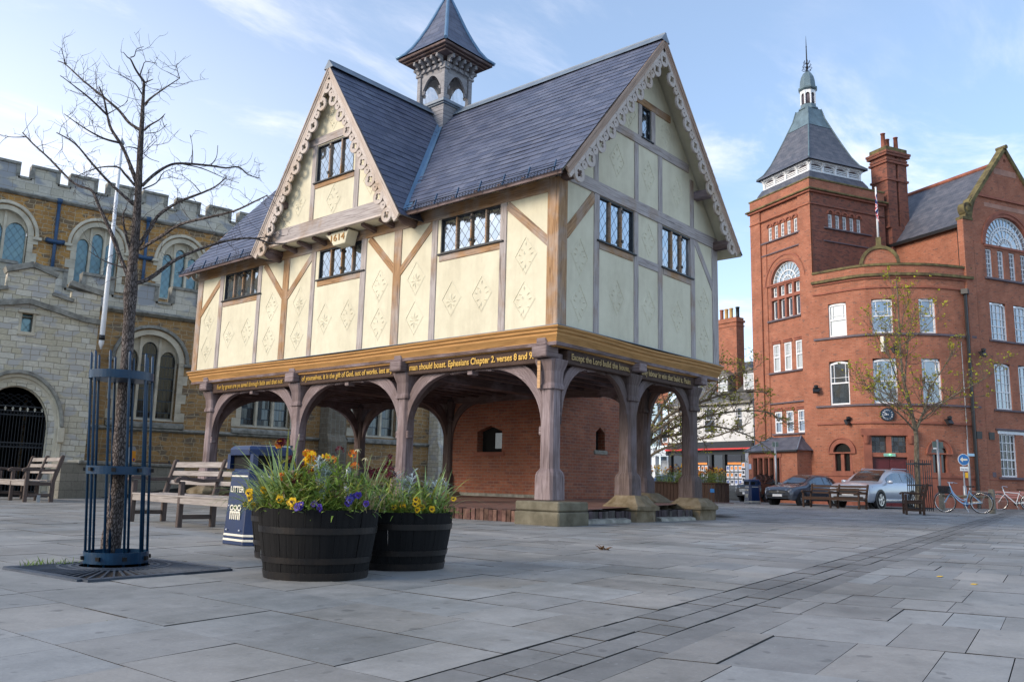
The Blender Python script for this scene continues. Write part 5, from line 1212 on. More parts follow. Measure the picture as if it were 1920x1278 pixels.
for z0,z1,p,mt in ((12.6,12.72,.07,'moss_stone'),(12.02,12.16,.20,'moss_stone'),(11.9,12.02,.08,'terra'),(11.38,11.46,.07,'terra'),(8.84,8.95,.10,'sill'),(5.15,5.25,.10,'sill'),(4.22,4.33,.08,'terra'),(1.5,1.62,.10,'terra')): bband(z0,z1,p,mt,par=bow)
mb=MB(); bcells(mb,0,1.5,[(dr[0]-.3,dr[1]+.3,0,1.5)],.05,.05); mb.build('plinth',M['terra'],bow,recalc=False)
for (a,b),gl in zip(wins,('glass_pale','glass','glass')):
    F,L=chordF(a,b); sash(F,0,L,8.95,10.72,bow,gl,b=-.12,arch_=.07)
for (a,b),gl in zip(ws1,('glass','glass','glass')):
    F,L=chordF(a,b); sash(F,0,L,5.25,7.48,bow,gl,b=-.12,arch_=.12)
for a,b in aw_:
    F,L=chordF(a,b); mb=MB(F); R=L/2
    mb.strip([(R+(R*1.4)*math.cos(PI-PI*k/14),2.74+R*1.45*math.sin(PI*k/14)) for k in range(15)],[(R+R*.97*math.cos(PI-PI*k/14),2.74+R*.95*math.sin(PI*k/14)) for k in range(15)],-.05,.05)
    mb.strip([(R+(R*1.5)*math.cos(PI-PI*k/14),2.74+R*1.56*math.sin(PI*k/14)) for k in range(15)],[(R+R*1.4*math.cos(PI-PI*k/14),2.74+R*1.45*math.sin(PI*k/14)) for k in range(15)],-.05,.10)
    mb.box(-.25,L+.25,-.05,.09,2.68,2.75); mb.box(R-.09,R+.09,-.16,.0,1.75,2.68); mb.box(-.02,.1,-.16,.01,1.75,2.68); mb.box(L-.1,L+.02,-.16,.01,1.75,2.68); mb.box(-.1,L+.1,-.1,.1,1.62,1.76)
    w_=mb.build('window',M['terra'],bow,merge=False); p=MB(F); p.face([(0,-.13,1.75),(L,-.13,1.75),(L,-.13,2.74)]+[(R+R*math.cos(PI*k/12),-.13,2.74+R*math.sin(PI*k/12)) for k in range(1,12)]+[(0,-.13,2.74)]); p.build('pane',M['glass_dark'],w_,recalc=False)
    # close the square hole beside the arch
    q=MB(F); ol=[(R+R*math.cos(PI-PI*k/14),2.74+R*math.sin(PI*k/14)) for k in range(15)]; spandrel(q,ol,0,L,3.34,-.02,.1); q.build('arch_infill',red,w_,recalc=False)
F,L=chordF(*dr); mb=MB(F)
mb.box(-.35,.02,-.2,.14,0,3.72); mb.box(L-.02,L+.35,-.2,.14,0,3.72); mb.box(-.45,L+.45,-.2,.2,3.6,3.95); mb.box(-.3,L+.3,-.19,.1,2.5,2.72); mb.box(L/2-.12,L/2+.12,-.2,.1,2.72,3.6)
for s in (0,L): mb.tube([(s-.2,.12,3.2),(s-.2,.2,3.62)],[.13,.17],10) if s==0 else mb.tube([(s+.2,.12,3.2),(s+.2,.2,3.62)],[.13,.17],10)
dc=mb.build('door_case',M['terra'],bow,bevel=.03,merge=False)
for a0,a1 in ((.02,L/2-.12),(L/2+.12,L-.02)): p=MB(F); p.face([(a0,-.12,2.72),(a1,-.12,2.72),(a1,-.12,3.6),(a0,-.12,3.6)]); p.build('pane',glass('overdoor_glass',(.3,.33,.36),(.012,.012,.014),.12,.1,('r',.22,.22,.1),(.05,.045,.045)) if a0<.1 else bpy.data.materials['overdoor_glass'],dc,recalc=False)
for a0,a1 in ((.02,L/2-.01),(L/2+.01,L-.02)):
    mb=MB(F); mb.box(a0,a1,-.14,-.08,0,2.5); 
    for z0,z1 in ((.2,1.0),(1.15,2.3)): mb.box(a0+.12,a1-.12,-.1,-.065,z0,z1)
    mb.build('door_leaf',plain('maroon_door_paint',(.10,.018,.022),.4,.15,4) if a0<.1 else bpy.data.materials['maroon_door_paint'],dc,bevel=.015,merge=False)
mb=MB(F); mb.box(L/2-.28,L/2+.28,.1,.16,2.53,2.68); sg=mb.build('exit_lamp',plain('exit_lamp_case',(.25,.5,.42),.3,.1),dc); 
em=NT('green_exit_light'); em.b.inputs['Emission Color'].default_value=(.15,1,.25,1); em.b.inputs['Emission Strength'].default_value=3; em.b.inputs['Base Color'].default_value=(.05,.5,.1,1)
mb=MB(F); mb.lathe([(.0,2.60),(.05,2.62),(.0,2.66)],8,(L/2+.02,.17)); mb.build('lamp_light',em.m,sg)
# clock
sc_=s_of(33.73,4.40); F,L=chordF(sc_-.3,sc_+.3); kx_=L/2; mb=MB(F)
def disc(mb,c,z,r,b0,b1,n=32,mi=0): mb.prism([(c+r*math.cos(2*PI*k/n),z+r*math.sin(2*PI*k/n)) for k in range(n)],b0,b1,mi)
disc(mb,kx_,4.67,.345,-.03,.12); ck=mb.build('clock',M['iron'],bow); mb=MB(F); disc(mb,kx_,4.67,.30,.12,.125); mb.build('dial',plain('dark_blue_dial',(.012,.035,.07),.35,.1),ck)
for k,nm in enumerate(('XII','I','II','III','IIII','V','VI','VII','VIII','IX','X','XI')):
    an=PI/2-2*PI*k/12; T=F@Matrix.Translation((kx_+.235*math.cos(an),.127,4.67+.235*math.sin(an)))@Matrix.Rotation(-(an-PI/2),4,'Y')@Matrix.Translation((0,0,-.04))
    text_mesh(nm,.10,M['white'],T,ck,'numeral',None,.002,'CENTER')
mb=MB(F); 
for an,l,w_ in ((R_(90-265),.16,.035),(R_(90-306),.25,.025)): mb.beam((kx_-.05*math.cos(an),.135,4.67-.05*math.sin(an)),(kx_+l*math.cos(an),.135,4.67+l*math.sin(an)),w_,.01,(0,1,0))
mb.build('clock_hands',M['white'],ck,merge=False)
# half round pediment and flag staff
F,L=chordF(s_of(33.36,5.30),s_of(34.20,3.55)); mb=MB(F); R=L/2
P=[(R+R*math.cos(PI-PI*k/16),12.72+.92*math.sin(PI*k/16)) for k in range(17)]; mb.prism(P,-.35,.02); pd=mb.build('pediment',M['red'],bow); mb=MB(F)
mb.strip([(R+(R+.05)*math.cos(PI-PI*k/16),12.72+1.0*math.sin(PI*k/16)) for k in range(17)],[(R+(R-.12)*math.cos(PI-PI*k/16),12.72+.82*math.sin(PI*k/16)) for k in range(17)],-.4,.10); mb.box(R-.16,R+.16,-.32,.05,13.6,13.75); mb.box(R-.12,R+.12,-.28,.03,13.75,14.2); mb.build('pediment_coping',M['moss_stone'],pd,bevel=.01)
Fp=F@Vector((R,-.14,0))
mb=MB(); mb.tube([(Fp.x,Fp.y,14.1),(Fp.x,Fp.y,17.0)],[.06,.045],8); mb.lathe([(0,16.98),(.07,17.02),(0,17.08)],8,(Fp.x,Fp.y)); mb.build('flag_staff',M['white'],pd)
fl=thing('union_flag','Union flag hanging limp from the white staff on the brick building','flag',(Fp.x,Fp.y,0))
mb=MB(); nu,nv=14,26
def uj(u,v):
    x,y=(u-.5)*2,(v-.5)
    if abs(x)<.11 or abs(y)<.105: return 1
    if abs(x)<.19 or abs(y)<.175: return 2
    d=abs(abs(x)/2-abs(y)); 
    if d<.045: return 1
    if d<.10: return 2
    return 0
def fp_(u,v):
    # hung by the hoist: the fly droops in folds beside the staff
    fold=math.sin(u*11+v*2)*.11*u; return (-.10-.42*u*(.35+.5*v)+fold*.3,-.08+fold, 16.75-1.0*(1-v)*(1-.25*u)-1.05*u*u*.9-.15*u)
for i in range(nv):
    for j in range(nu):
        u0,u1,v0,v1=i/nv,(i+1)/nv,j/nu,(j+1)/nu; mb.face([fp_(u0,v0),fp_(u1,v0),fp_(u1,v1),fp_(u0,v1)],uj((u0+u1)/2,(v0+v1)/2),smooth=True)
mb.build('flag_cloth',[plain('flag_navy',(.012,.02,.12),.8,.1),plain('flag_red',(.50,.015,.03),.8,.1),plain('flag_white',(.75,.74,.76),.8,.05)],fl,recalc=False)
# --- gable wing
GO=Vector((bw[-1].x,bw[-1].y,0)); GW=face_M(GO,ER,nR); GC=3.10; gw_h=[(1.28,2.54,5.18,7.66),(3.16,4.42,5.18,7.66),(1.28,2.54,8.90,10.98),(3.16,4.42,8.90,10.98),(1.29,2.55,1.65,3.88),(3.17,4.43,1.65,3.88),(5.0,6.2,1.65,3.88),(5.0,6.2,5.18,7.66)]+[(1.24+.925*k,1.74+.925*k,12.35,13.95) for k in range(4)]+[(GC-1.85,GC+1.85,14.2,16.05)]
mb=MB(GW); cells(mb,-.0,6.6,0,16.3,gw_h,0,.2)
fo=[(GC+1.85*math.cos(PI-PI*k/20),14.2+1.8*math.sin(PI*k/20)) for k in range(21)]; spandrel(mb,fo,GC-1.85,GC+1.85,16.05,0,.25)
mb.face([(0,0,16.3),(6.6,0,16.3),(6.3,0,16.3),(3.3,0,19.95),(.25,0,16.3)])
gwall=mb.build('gable_wall',M['red'],brk,recalc=False)
SW=face_M(GO,EL,(-ER[0],-ER[1])); mb=MB(SW); cells(mb,0,8.5,12,15.2,[],0); mb.build('side_wall',M['red'],gwall,recalc=False)
mb=MB(GW); mb.box(-.45,.28,-.3,.06,0,15.35); mb.box(.30,1.0,-.1,.035,0,14.2); mb.build('pilaster',M['red'],gwall,bevel=.02)
for z0,z1,p,a0,a1,mt in ((16.86,17.0,.10,.75,5.9,'terra'),(16.35,16.6,.012,1.4,5.0,'stone_pink'),(18.4,18.75,.012,2.35,4.2,'stone_pink'),(14.06,14.2,.06,1.15,4.95,'terra'),(12.22,12.34,.12,1.05,6.6,'sill'),(8.80,8.90,.10,1.05,6.6,'sill'),(5.08,5.18,.10,1.05,6.6,'sill'),(4.06,4.16,.10,1.05,6.6,'sill'),(3.88,4.05,.03,1.2,6.4,'white'),(1.52,1.64,.12,1.05,6.6,'sill'),(1.45,1.52,.05,-.45,6.6,'terra')):
    if mt=='stone_pink' and mt not in M: M[mt]=plain('pink_stone_band',(.36,.20,.15),.85,.2,2)
    band(GW,a0,a1,z0,z1,p,mt,par=gwall,bev=.01)
for k in range(4): sash(GW,1.24+.925*k,1.74+.925*k,12.35,13.93,gwall,'glass','grid',-.12,0,2,6,.03)
for h in gw_h[:4]: sash(GW,h[0],h[1],h[2],h[3]-.14,gwall,'glass','grid',-.12,.13,4,5,.03)
sash(GW,*gw_h[7][:3],7.52,gwall,'glass','grid',-.12,.13,4,5,.03)
for h in gw_h[4:7]: sash(GW,h[0],h[1],h[2],h[3],gwall,'glass_dark','grid',-.12,0,4,5,.035)
fanlight(GW,GC,14.22,1.78,1.72,gwall,9,(.34,.62,.72),-.2)
mb=MB(GW)
for r0,r1,b in ((1.80,1.98,.02),(1.98,2.12,.06)): mb.strip([(GC+r1*math.cos(PI-PI*k/22),14.2+r1*.98*math.sin(PI*k/22)) for k in range(23)],[(GC+r0*math.cos(PI-PI*k/22),14.2+r0*.98*math.sin(PI*k/22)) for k in range(23)],-.2,b)
mb.build('brick_arch',M['terra'],gwall,merge=False)
mb=MB(GW); mb.beam((.2,-.1,16.25),(3.3,-.1,20.02),.42,.2,(0,1,0) if 0 else (0,0,1)); mb.beam((6.4,-.1,16.25),(3.3,-.1,20.02),.42,.2); mb.tube([(3.3,-.4,20.1),(3.3,.2,20.1)],.13,8); mb.box(-.45,.30,-.36,.1,15.35,15.5)
mb.build('gable_coping',M['moss_stone'],gwall,merge=False)
mb=MB(GW); 
for b0,b1 in ((-.35,.06),): mb.prism([(.02+.30*math.cos(2*PI*k/18),16.0+.36*math.sin(2*PI*k/18)) for k in range(18)],b0,b1); mb.prism([(.25,16.6),(.85,16.95),(.5,16.2),(.3,15.5),(-.2,15.5),(-.1,15.8)],b0,b1-.02)
mb.tube([(.04,.05,16.0),(.04,.12,16.0)],[.2,.12],14); mb.build('kneeler_scroll',M['moss_stone'],gwall,bevel=.02,merge=False)
mb=MB(Matrix(((ER[0],EL[0],0,GO.x),(ER[1],EL[1],0,GO.y),(0,0,1,0),(0,0,0,1))))
for x0,x1 in ((-.15,3.3),(6.75,3.3)): mb.face([(x0,.1,15.15),(x0,9,15.15),(x1,9,19.3),(x1,.1,19.3)],0,[(0,0),(9,0),(9,5.2),(0,5.2)])
gr=mb.build('gable_roof',M['slate_far'],brk,recalc=False)
mb=MB(Matrix(((ER[0],EL[0],0,GO.x),(ER[1],EL[1],0,GO.y),(0,0,1,0),(0,0,0,1)))); mb.tube([(3.3,0,19.32),(3.3,9,19.32)],.13,6); mb.build('ridge_tiles',M['terra'],gr)
mb=MB(Matrix(((ER[0],EL[0],0,GO.x),(ER[1],EL[1],0,GO.y),(0,0,1,0),(0,0,0,1)))); mb.box(-.32,-.1,.1,9,15.02,15.2); mb.tube([(-.15,.45,15.1),(-.15,.45,12.7)],.09,8); mb.build('gutter',M['black'],gr,merge=False)
for a,z0,z1 in ((-.27,3.55,3.93),(.66,3.55,3.93)): mb=MB(GW); mb.box(a-.2,a+.2,.03,.075,z0,z1); mb.build('wall_vent',M['black'],gwall)
mb=MB(GW); mb.box(.55,.80,.03,.06,1.62,1.87); mb.build('wall_plaque',M['sill'],gwall)
# downpipe, wires
sd_=s_of(36.77,1.22); mb=MB(); P=[bpt(sd_,.16,z) for z in (11.2,9,6,3,.0)]; mb.tube(P,.085,8); q=bpt(sd_,.17,11.2); mb.box(q[0]-.2,q[0]+.2,q[1]-.16,q[1]+.16,11.15,11.42); mb.build('downpipe',M['black'],bow,merge=False)
mb=MB(); mb.tube([bpt(sd_-.35,.05,z) for z in (8.6,5,3.2,1.2)],.022,5); mb.build('conduit',M['steel'],bow)
# chimney stack behind
S_=Matrix(((ER[0],EL[0],0,BO.x+ER[0]*6.25),(ER[1],EL[1],0,BO.y+ER[1]*6.25),(0,0,1,0),(0,0,0,1)))
mb=MB(S_); mb.box(-.2,1.5,-.2,1.3,10,16.2); 
for x in (.05,.95):
    mb.box(x-.30,x+.42,-.1,1.1,16.2,21.0)
for z,e in ((16.2,.1),(19.2,.07),(20.3,.1),(20.5,.05),(20.75,.16),(20.9,.2)): mb.box(-.25-e,1.37+e,-.1-e,1.1+e,z,z+.13)
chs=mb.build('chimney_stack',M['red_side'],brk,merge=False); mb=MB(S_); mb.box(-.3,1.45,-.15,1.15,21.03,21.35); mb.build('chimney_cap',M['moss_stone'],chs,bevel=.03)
for x,y,h in ((.0,.3,1.0),(.55,.5,.8),(1.15,.4,1.0)): mb=MB(S_); mb.lathe([(.15,21.3),(.14,21.4),(.12,21.3+h),(.15,21.3+h),(.15,21.25+h)],10,(x,y)); mb.build('chimney_pot',M['terra'],chs)
# porch lean-to with slit windows on the street side
mb=MB(TL); pb=1.0
cells(mb,.55,4.55,0,2.9,[(1.93+.46*k,2.27+.46*k,1.1,2.46) for k in range(5)],pb,.2)
mb.face([(.55,0,0),(.55,pb,0),(.55,pb,2.9),(.55,0,2.9)]); mb.face([(4.55,0,0),(4.55,pb,0),(4.55,pb,2.9),(4.55,0,2.9)]); lp=mb.build('porch_block',red,brk,recalc=False)
for k in range(5): mb=MB(TL); mb.face([(1.93+.46*k,pb-.18,1.1),(2.27+.46*k,pb-.18,1.1),(2.27+.46*k,pb-.18,2.46),(1.93+.46*k,pb-.18,2.46)]); mb.build('slit_window',M['glass_dark'],lp,recalc=False)
mb=MB(TL)
for k in range(6): mb.box(1.82+.46*k,1.92+.46*k,pb-.1,pb+.03,1.05,2.5)
mb.box(1.75,4.3,pb-.1,pb+.04,2.5,2.66); mb.build('stone_mullions',M['terra'],lp,merge=False)
mb=MB(TL); E0,E1=.36,4.75; mb.face([(E0,pb+.15,2.86),(E1,pb+.15,2.86),(3.62,-.05,3.68),(1.3,-.05,3.68)]); mb.face([(E0,pb+.15,2.86),(1.3,-.05,3.68),(E0,-.05,2.86)]); mb.face([(E1,pb+.15,2.86),(3.62,-.05,3.68),(E1,-.05,2.86)]); lr=mb.build('porch_roof',M['slate_far'],lp,recalc=False)
mb=MB(TL); mb.tube([(E0,pb+.15,2.88),(1.3,-.03,3.7)],.04,5); mb.tube([(E1,pb+.15,2.88),(3.62,-.03,3.7)],.04,5); mb.build('lead_hips',M['lead'],lr,merge=False); mb=MB(TL); mb.box(E0,E1,pb+.1,pb+.2,2.78,2.87); mb.build('gutter',M['black'],lr)
mb=MB(TL); mb.box(4.3,4.5,pb,pb+.03,1.85,2.15); mb.build('wall_plaque',plain('pale_blue_plaque',(.35,.45,.6),.4,.1),lp)
# floodlights and cameras fixed to the walls
def flood(P,n,name='floodlight',m='black'):
    mb=MB(); p=Vector(P); n=Vector((*n,0)).normalized(); s_=Vector((n.y,-n.x,0))
    mb.beam(p,p+n*.28,.07,.07); mb.beam(p+n*.2+Vector((0,0,.0)),p+n*.34+Vector((0,0,-.24)),.34,.16); mb.lathe([(.0,p.z-.02),(.11,p.z+.04),(.12,p.z+.16),(.0,p.z+.2)],8,((p+n*.3).x,(p+n*.3).y)); return mb.build(name,M[m],brk,merge=False)
flood(bpt(.02,.02,6.2),(-.9,-.3)); flood(bpt(s_of(33.52,6.5),.03,4.42),nR); flood(bpt(s_of(35.4,2.1),.03,4.45),nR); q=GW@Vector((.1,.05,8.1)); flood(q,nR)
q=bpt(s_of(33.85,4.1),.05,8.1); flood(q,nR); q=bpt(s_of(33.72,4.45),.06,8.35); mb=MB(); mb.box(q[0]-.13,q[0]+.13,q[1]-.08,q[1]+.08,7.95,8.75); mb.build('alarm_box',M['cream'],bow)
# ------------------------------------------------------------------ shops behind
SO=Vector((42.135,15.619,0)); su=(math.sin(R_(15)),math.cos(R_(15))); sn=(-su[1],su[0]); SF=face_M(SO,su,sn)
shop=thing('white_shop_house','white painted house with slate roof and dormers above a dark shop front','shop')
mb=MB(SF); wh=[(.93,1.6,4.59,6.3),(3.42,4.5,4.56,6.35),(6.0,7.0,4.56,6.35)]; cells(mb,-.0,8.0,3.95,6.75,wh,0,.15); mb.face([(0,0,0),(0,-9,0),(0,-9,6.8),(0,-4.5,10.25),(0,0,6.8)]); mb.face([(8,0,0),(8,-9,0),(8,-9,6.8),(8,-4.5,10.25),(8,0,6.8)]); sw=mb.build('house_wall',plain('white_render',(.62,.63,.62),.8,.12,1.5),shop,recalc=False)
for h in wh: sash(SF,*h,sw,'glass_dark','sash',-.1)
mb=MB(SF)
for s in (0,): mb.face([(-.1,.3,6.6),(8.1,.3,6.6),(8.1,-4.5,10.2),(-.1,-4.5,10.2)],0,[(0,0),(8,0),(8,6.4),(0,6.4)]); mb.face([(-.1,-9.3,6.6),(8.1,-9.3,6.6),(8.1,-4.5,10.2),(-.1,-4.5,10.2)],0,[(0,0),(8,0),(8,6.4),(0,6.4)])
sr=mb.build('house_roof',M['slate_old'],shop,recalc=False); mb=MB(SF)
for k in range(26): mb.box(.1+.3*k,.2+.3*k,.0,.28,6.5,6.62)
mb.box(-.1,8.1,.28,.36,6.52,6.66); mb.build('eaves_brackets',M['stone_dark'],sr,merge=False)
for a0,a1 in ((.1,1.1),(2.45,3.42)):
    mb=MB(SF); mb.box(a0,a1,-2.6,-.45,7.35,8.65); mb.prism([(a0-.12,8.65),(a1+.12,8.65),((a0+a1)/2,9.1)],-3,-.35); dm=mb.build('dormer',M['slate_old'],sr); sash(SF,a0+.06,a1-.06,7.5,8.6,dm,'glass_pale','sash',-.38)
mb=MB(SF); mb.box(2.25,4.2,-1.9,-1.1,7.6,12.95); mb.box(2.17,4.28,-1.98,-1.02,12.6,12.75); mb.box(2.2,4.25,-1.95,-1.05,12.3,12.38); ch=mb.build('chimney_stack',M['red'],sr,merge=False)
for x,c in ((2.45,'black'),(3.05,'buff'),(3.5,'buff'),(3.95,'terra')):
    if c not in M: M[c]=plain('buff_pot_clay',(.50,.33,.14),.8,.2)
    mb=MB(SF); mb.lathe([(.15,12.9),(.13,13.1),(.13,13.65),(.17,13.7),(.15,13.75)],10,(x,-1.5)); mb.build('chimney_pot',M[c],ch)
mb=MB(SF); mb.box(-.0,8.0,.0,.12,3.45,3.95); fs=mb.build('shop_fascia',plain('dark_slate_paint',(.018,.026,.034),.5,.2),shop); 
mb=MB(SF); mb.box(-.05,8.0,.12,.45,3.36,3.47); mb.build('awning_bar',plain('red_awning',(.62,.05,.05),.6,.1),fs)
mb=MB(SF)
for a,b in ((.68,1.0),(2.5,2.72),(3.72,3.92),(5.3,5.5),(7.7,8.0)): mb.box(a,b,-.1,.08,0,3.4)
mb.box(.7,8,-.1,.07,0,.55); mb.box(.7,8,-.1,.075,3.05,3.42); mb.build('shop_frame',bpy.data.materials['dark_slate_paint'],shop,merge=False)
mb=MB(SF); mb.box(-.02,.68,-.1,.1,0,3.36); mb.build('shop_pier',plain('grey_blue_pier',(.24,.28,.36),.6,.1),shop)
mb=MB(SF); mb.face([(.7,-.06,.5),(7.9,-.06,.5),(7.9,-.06,3.1),(.7,-.06,3.1)]); mb.build('shop_pane',M['glass_dark'],shop,recalc=False)
pw=plain('poster_white',(.62,.66,.74),.5,.1); po=plain('poster_orange',(.75,.28,.06),.5,.1); pb_=plain('poster_dark',(.03,.04,.06),.5,.1); pbl=plain('poster_blue',(.12,.18,.4),.5,.2)
rp=random.Random(3)
for a,z in [(1.12+.36*i,.95+.47*j) for i in range(4) for j in range(3)]+[(4.2+.36*i,.95+.47*j) for i in range(3) for j in range(3)]+[(.72,1.1+.5*j) for j in range(3)]:
    mb=MB(SF); b=.10 if a<.8 else -.03; mb.box(a,a+.28,b-.01,b,z,z+.38); p_=mb.build('poster',pw,shop); mb=MB(SF); mb.box(a+.05,a+.23,b,b+.006,z+.12,z+.32); mb.build('poster_picture',rp.choice((pbl,pb_,po)),p_)
for a in (1.15,4.25):
    mb=MB(SF); mb.box(a,a+1.2,-.04,-.03,2.35,3.0); p_=mb.build('poster',pb_,shop); mb=MB(SF); mb.box(a,a+1.2,-.03,-.024,2.35,2.5); mb.build('poster_band',po,p_)
pale=thing('pale_blue_shop','pale blue shop with blank fascia, seen through the hall arches','shop')
PB=plain('pale_blue_paint',(.36,.50,.58),.5,.1); PG=plain('pale_grey_paint',(.52,.58,.64),.5,.08)
mb=MB(SF); cells(mb,8.02,14,3.8,9,[(8.1,8.72,4.0,7.0)],.02,.1); pwall=mb.build('upper_wall',M['red'],pale,recalc=False)
mb=MB(SF); mb.box(8.78,9.9,.0,.35,3.8,7.0); mb.build('bay_window',PB,pale); mb=MB(SF); mb.box(8.03,10.0,-.05,.3,3.02,3.55); mb.box(9.3,9.95,-.05,.36,2.95,3.62); mb.build('shop_fascia',PG,pale,merge=False); sash(SF,8.1,8.72,4.0,5.6,pwall,'glass','sash',-.05)
mb=MB(SF); mb.box(9.15,9.55,-.1,.3,0,3.0); mb.box(9.75,10.0,-.1,.25,0,3.0); mb.box(8.0,10.0,-.1,.2,0,.5); mb.build('shop_frame',plain('white_shop_paint',(.66,.70,.74),.5,.06),pale,merge=False)
mb=MB(SF); mb.face([(8,-.3,.5),(9.2,-.3,.5),(9.2,-.3,3),(8,-.3,3)]); mb.build('shop_pane',M['glass'],pale,recalc=False)
mb=MB(SF)
for k in range(9): mb.tube([(8.05+.12*k,-.2,.5),(8.05+.12*k,-.2,2.7)],.02,4)
for k in range(8): mb.tube([(8.05+.12*k,-.2,.6),(8.17+.12*k,-.2,1.6)],.015,4); mb.tube([(8.17+.12*k,-.2,1.6),(8.05+.12*k,-.2,2.6)],.015,4)
mb.build('folding_shutter',bpy.data.materials['white_shop_paint'],pale,merge=False)
# plain house far behind, closing the street
hs=thing('distant_blue_roof','low grey metal roofed block glimpsed between the chimney and the brick tower','building')
mb=MB(SF); mb.box(-14,-1.0,-12,-9.5,0,10.4); mb.prism([(-14,10.4),(0.2,10.4),(-3,12.8)],-13,-9.4); mb.build('metal_roof',M['lead_blue'],hs,merge=False)
# ------------------------------------------------------------------ raised paving towards the church
mb=MB(); near=[(-9.0,18.6),(-1.0,16.2),(3.2,15.2),(9,13.4),(18,11.6)]; far=[(-9.0,22.2),(1.0,20.5),(5,19.9),(9.5,19.1),(20,17.3)]
for i in range(4):
    a,b,c,d=near[i],near[i+1],far[i+1],far[i]; mb.face([(*a,.006),(*b,.006),(*c,.50),(*d,.50)])
o=mb.build('church_path',slab_mat('church_path_flags',(.25,.245,.235),(.32,.315,.30)),recalc=False); o['kind']='structure'
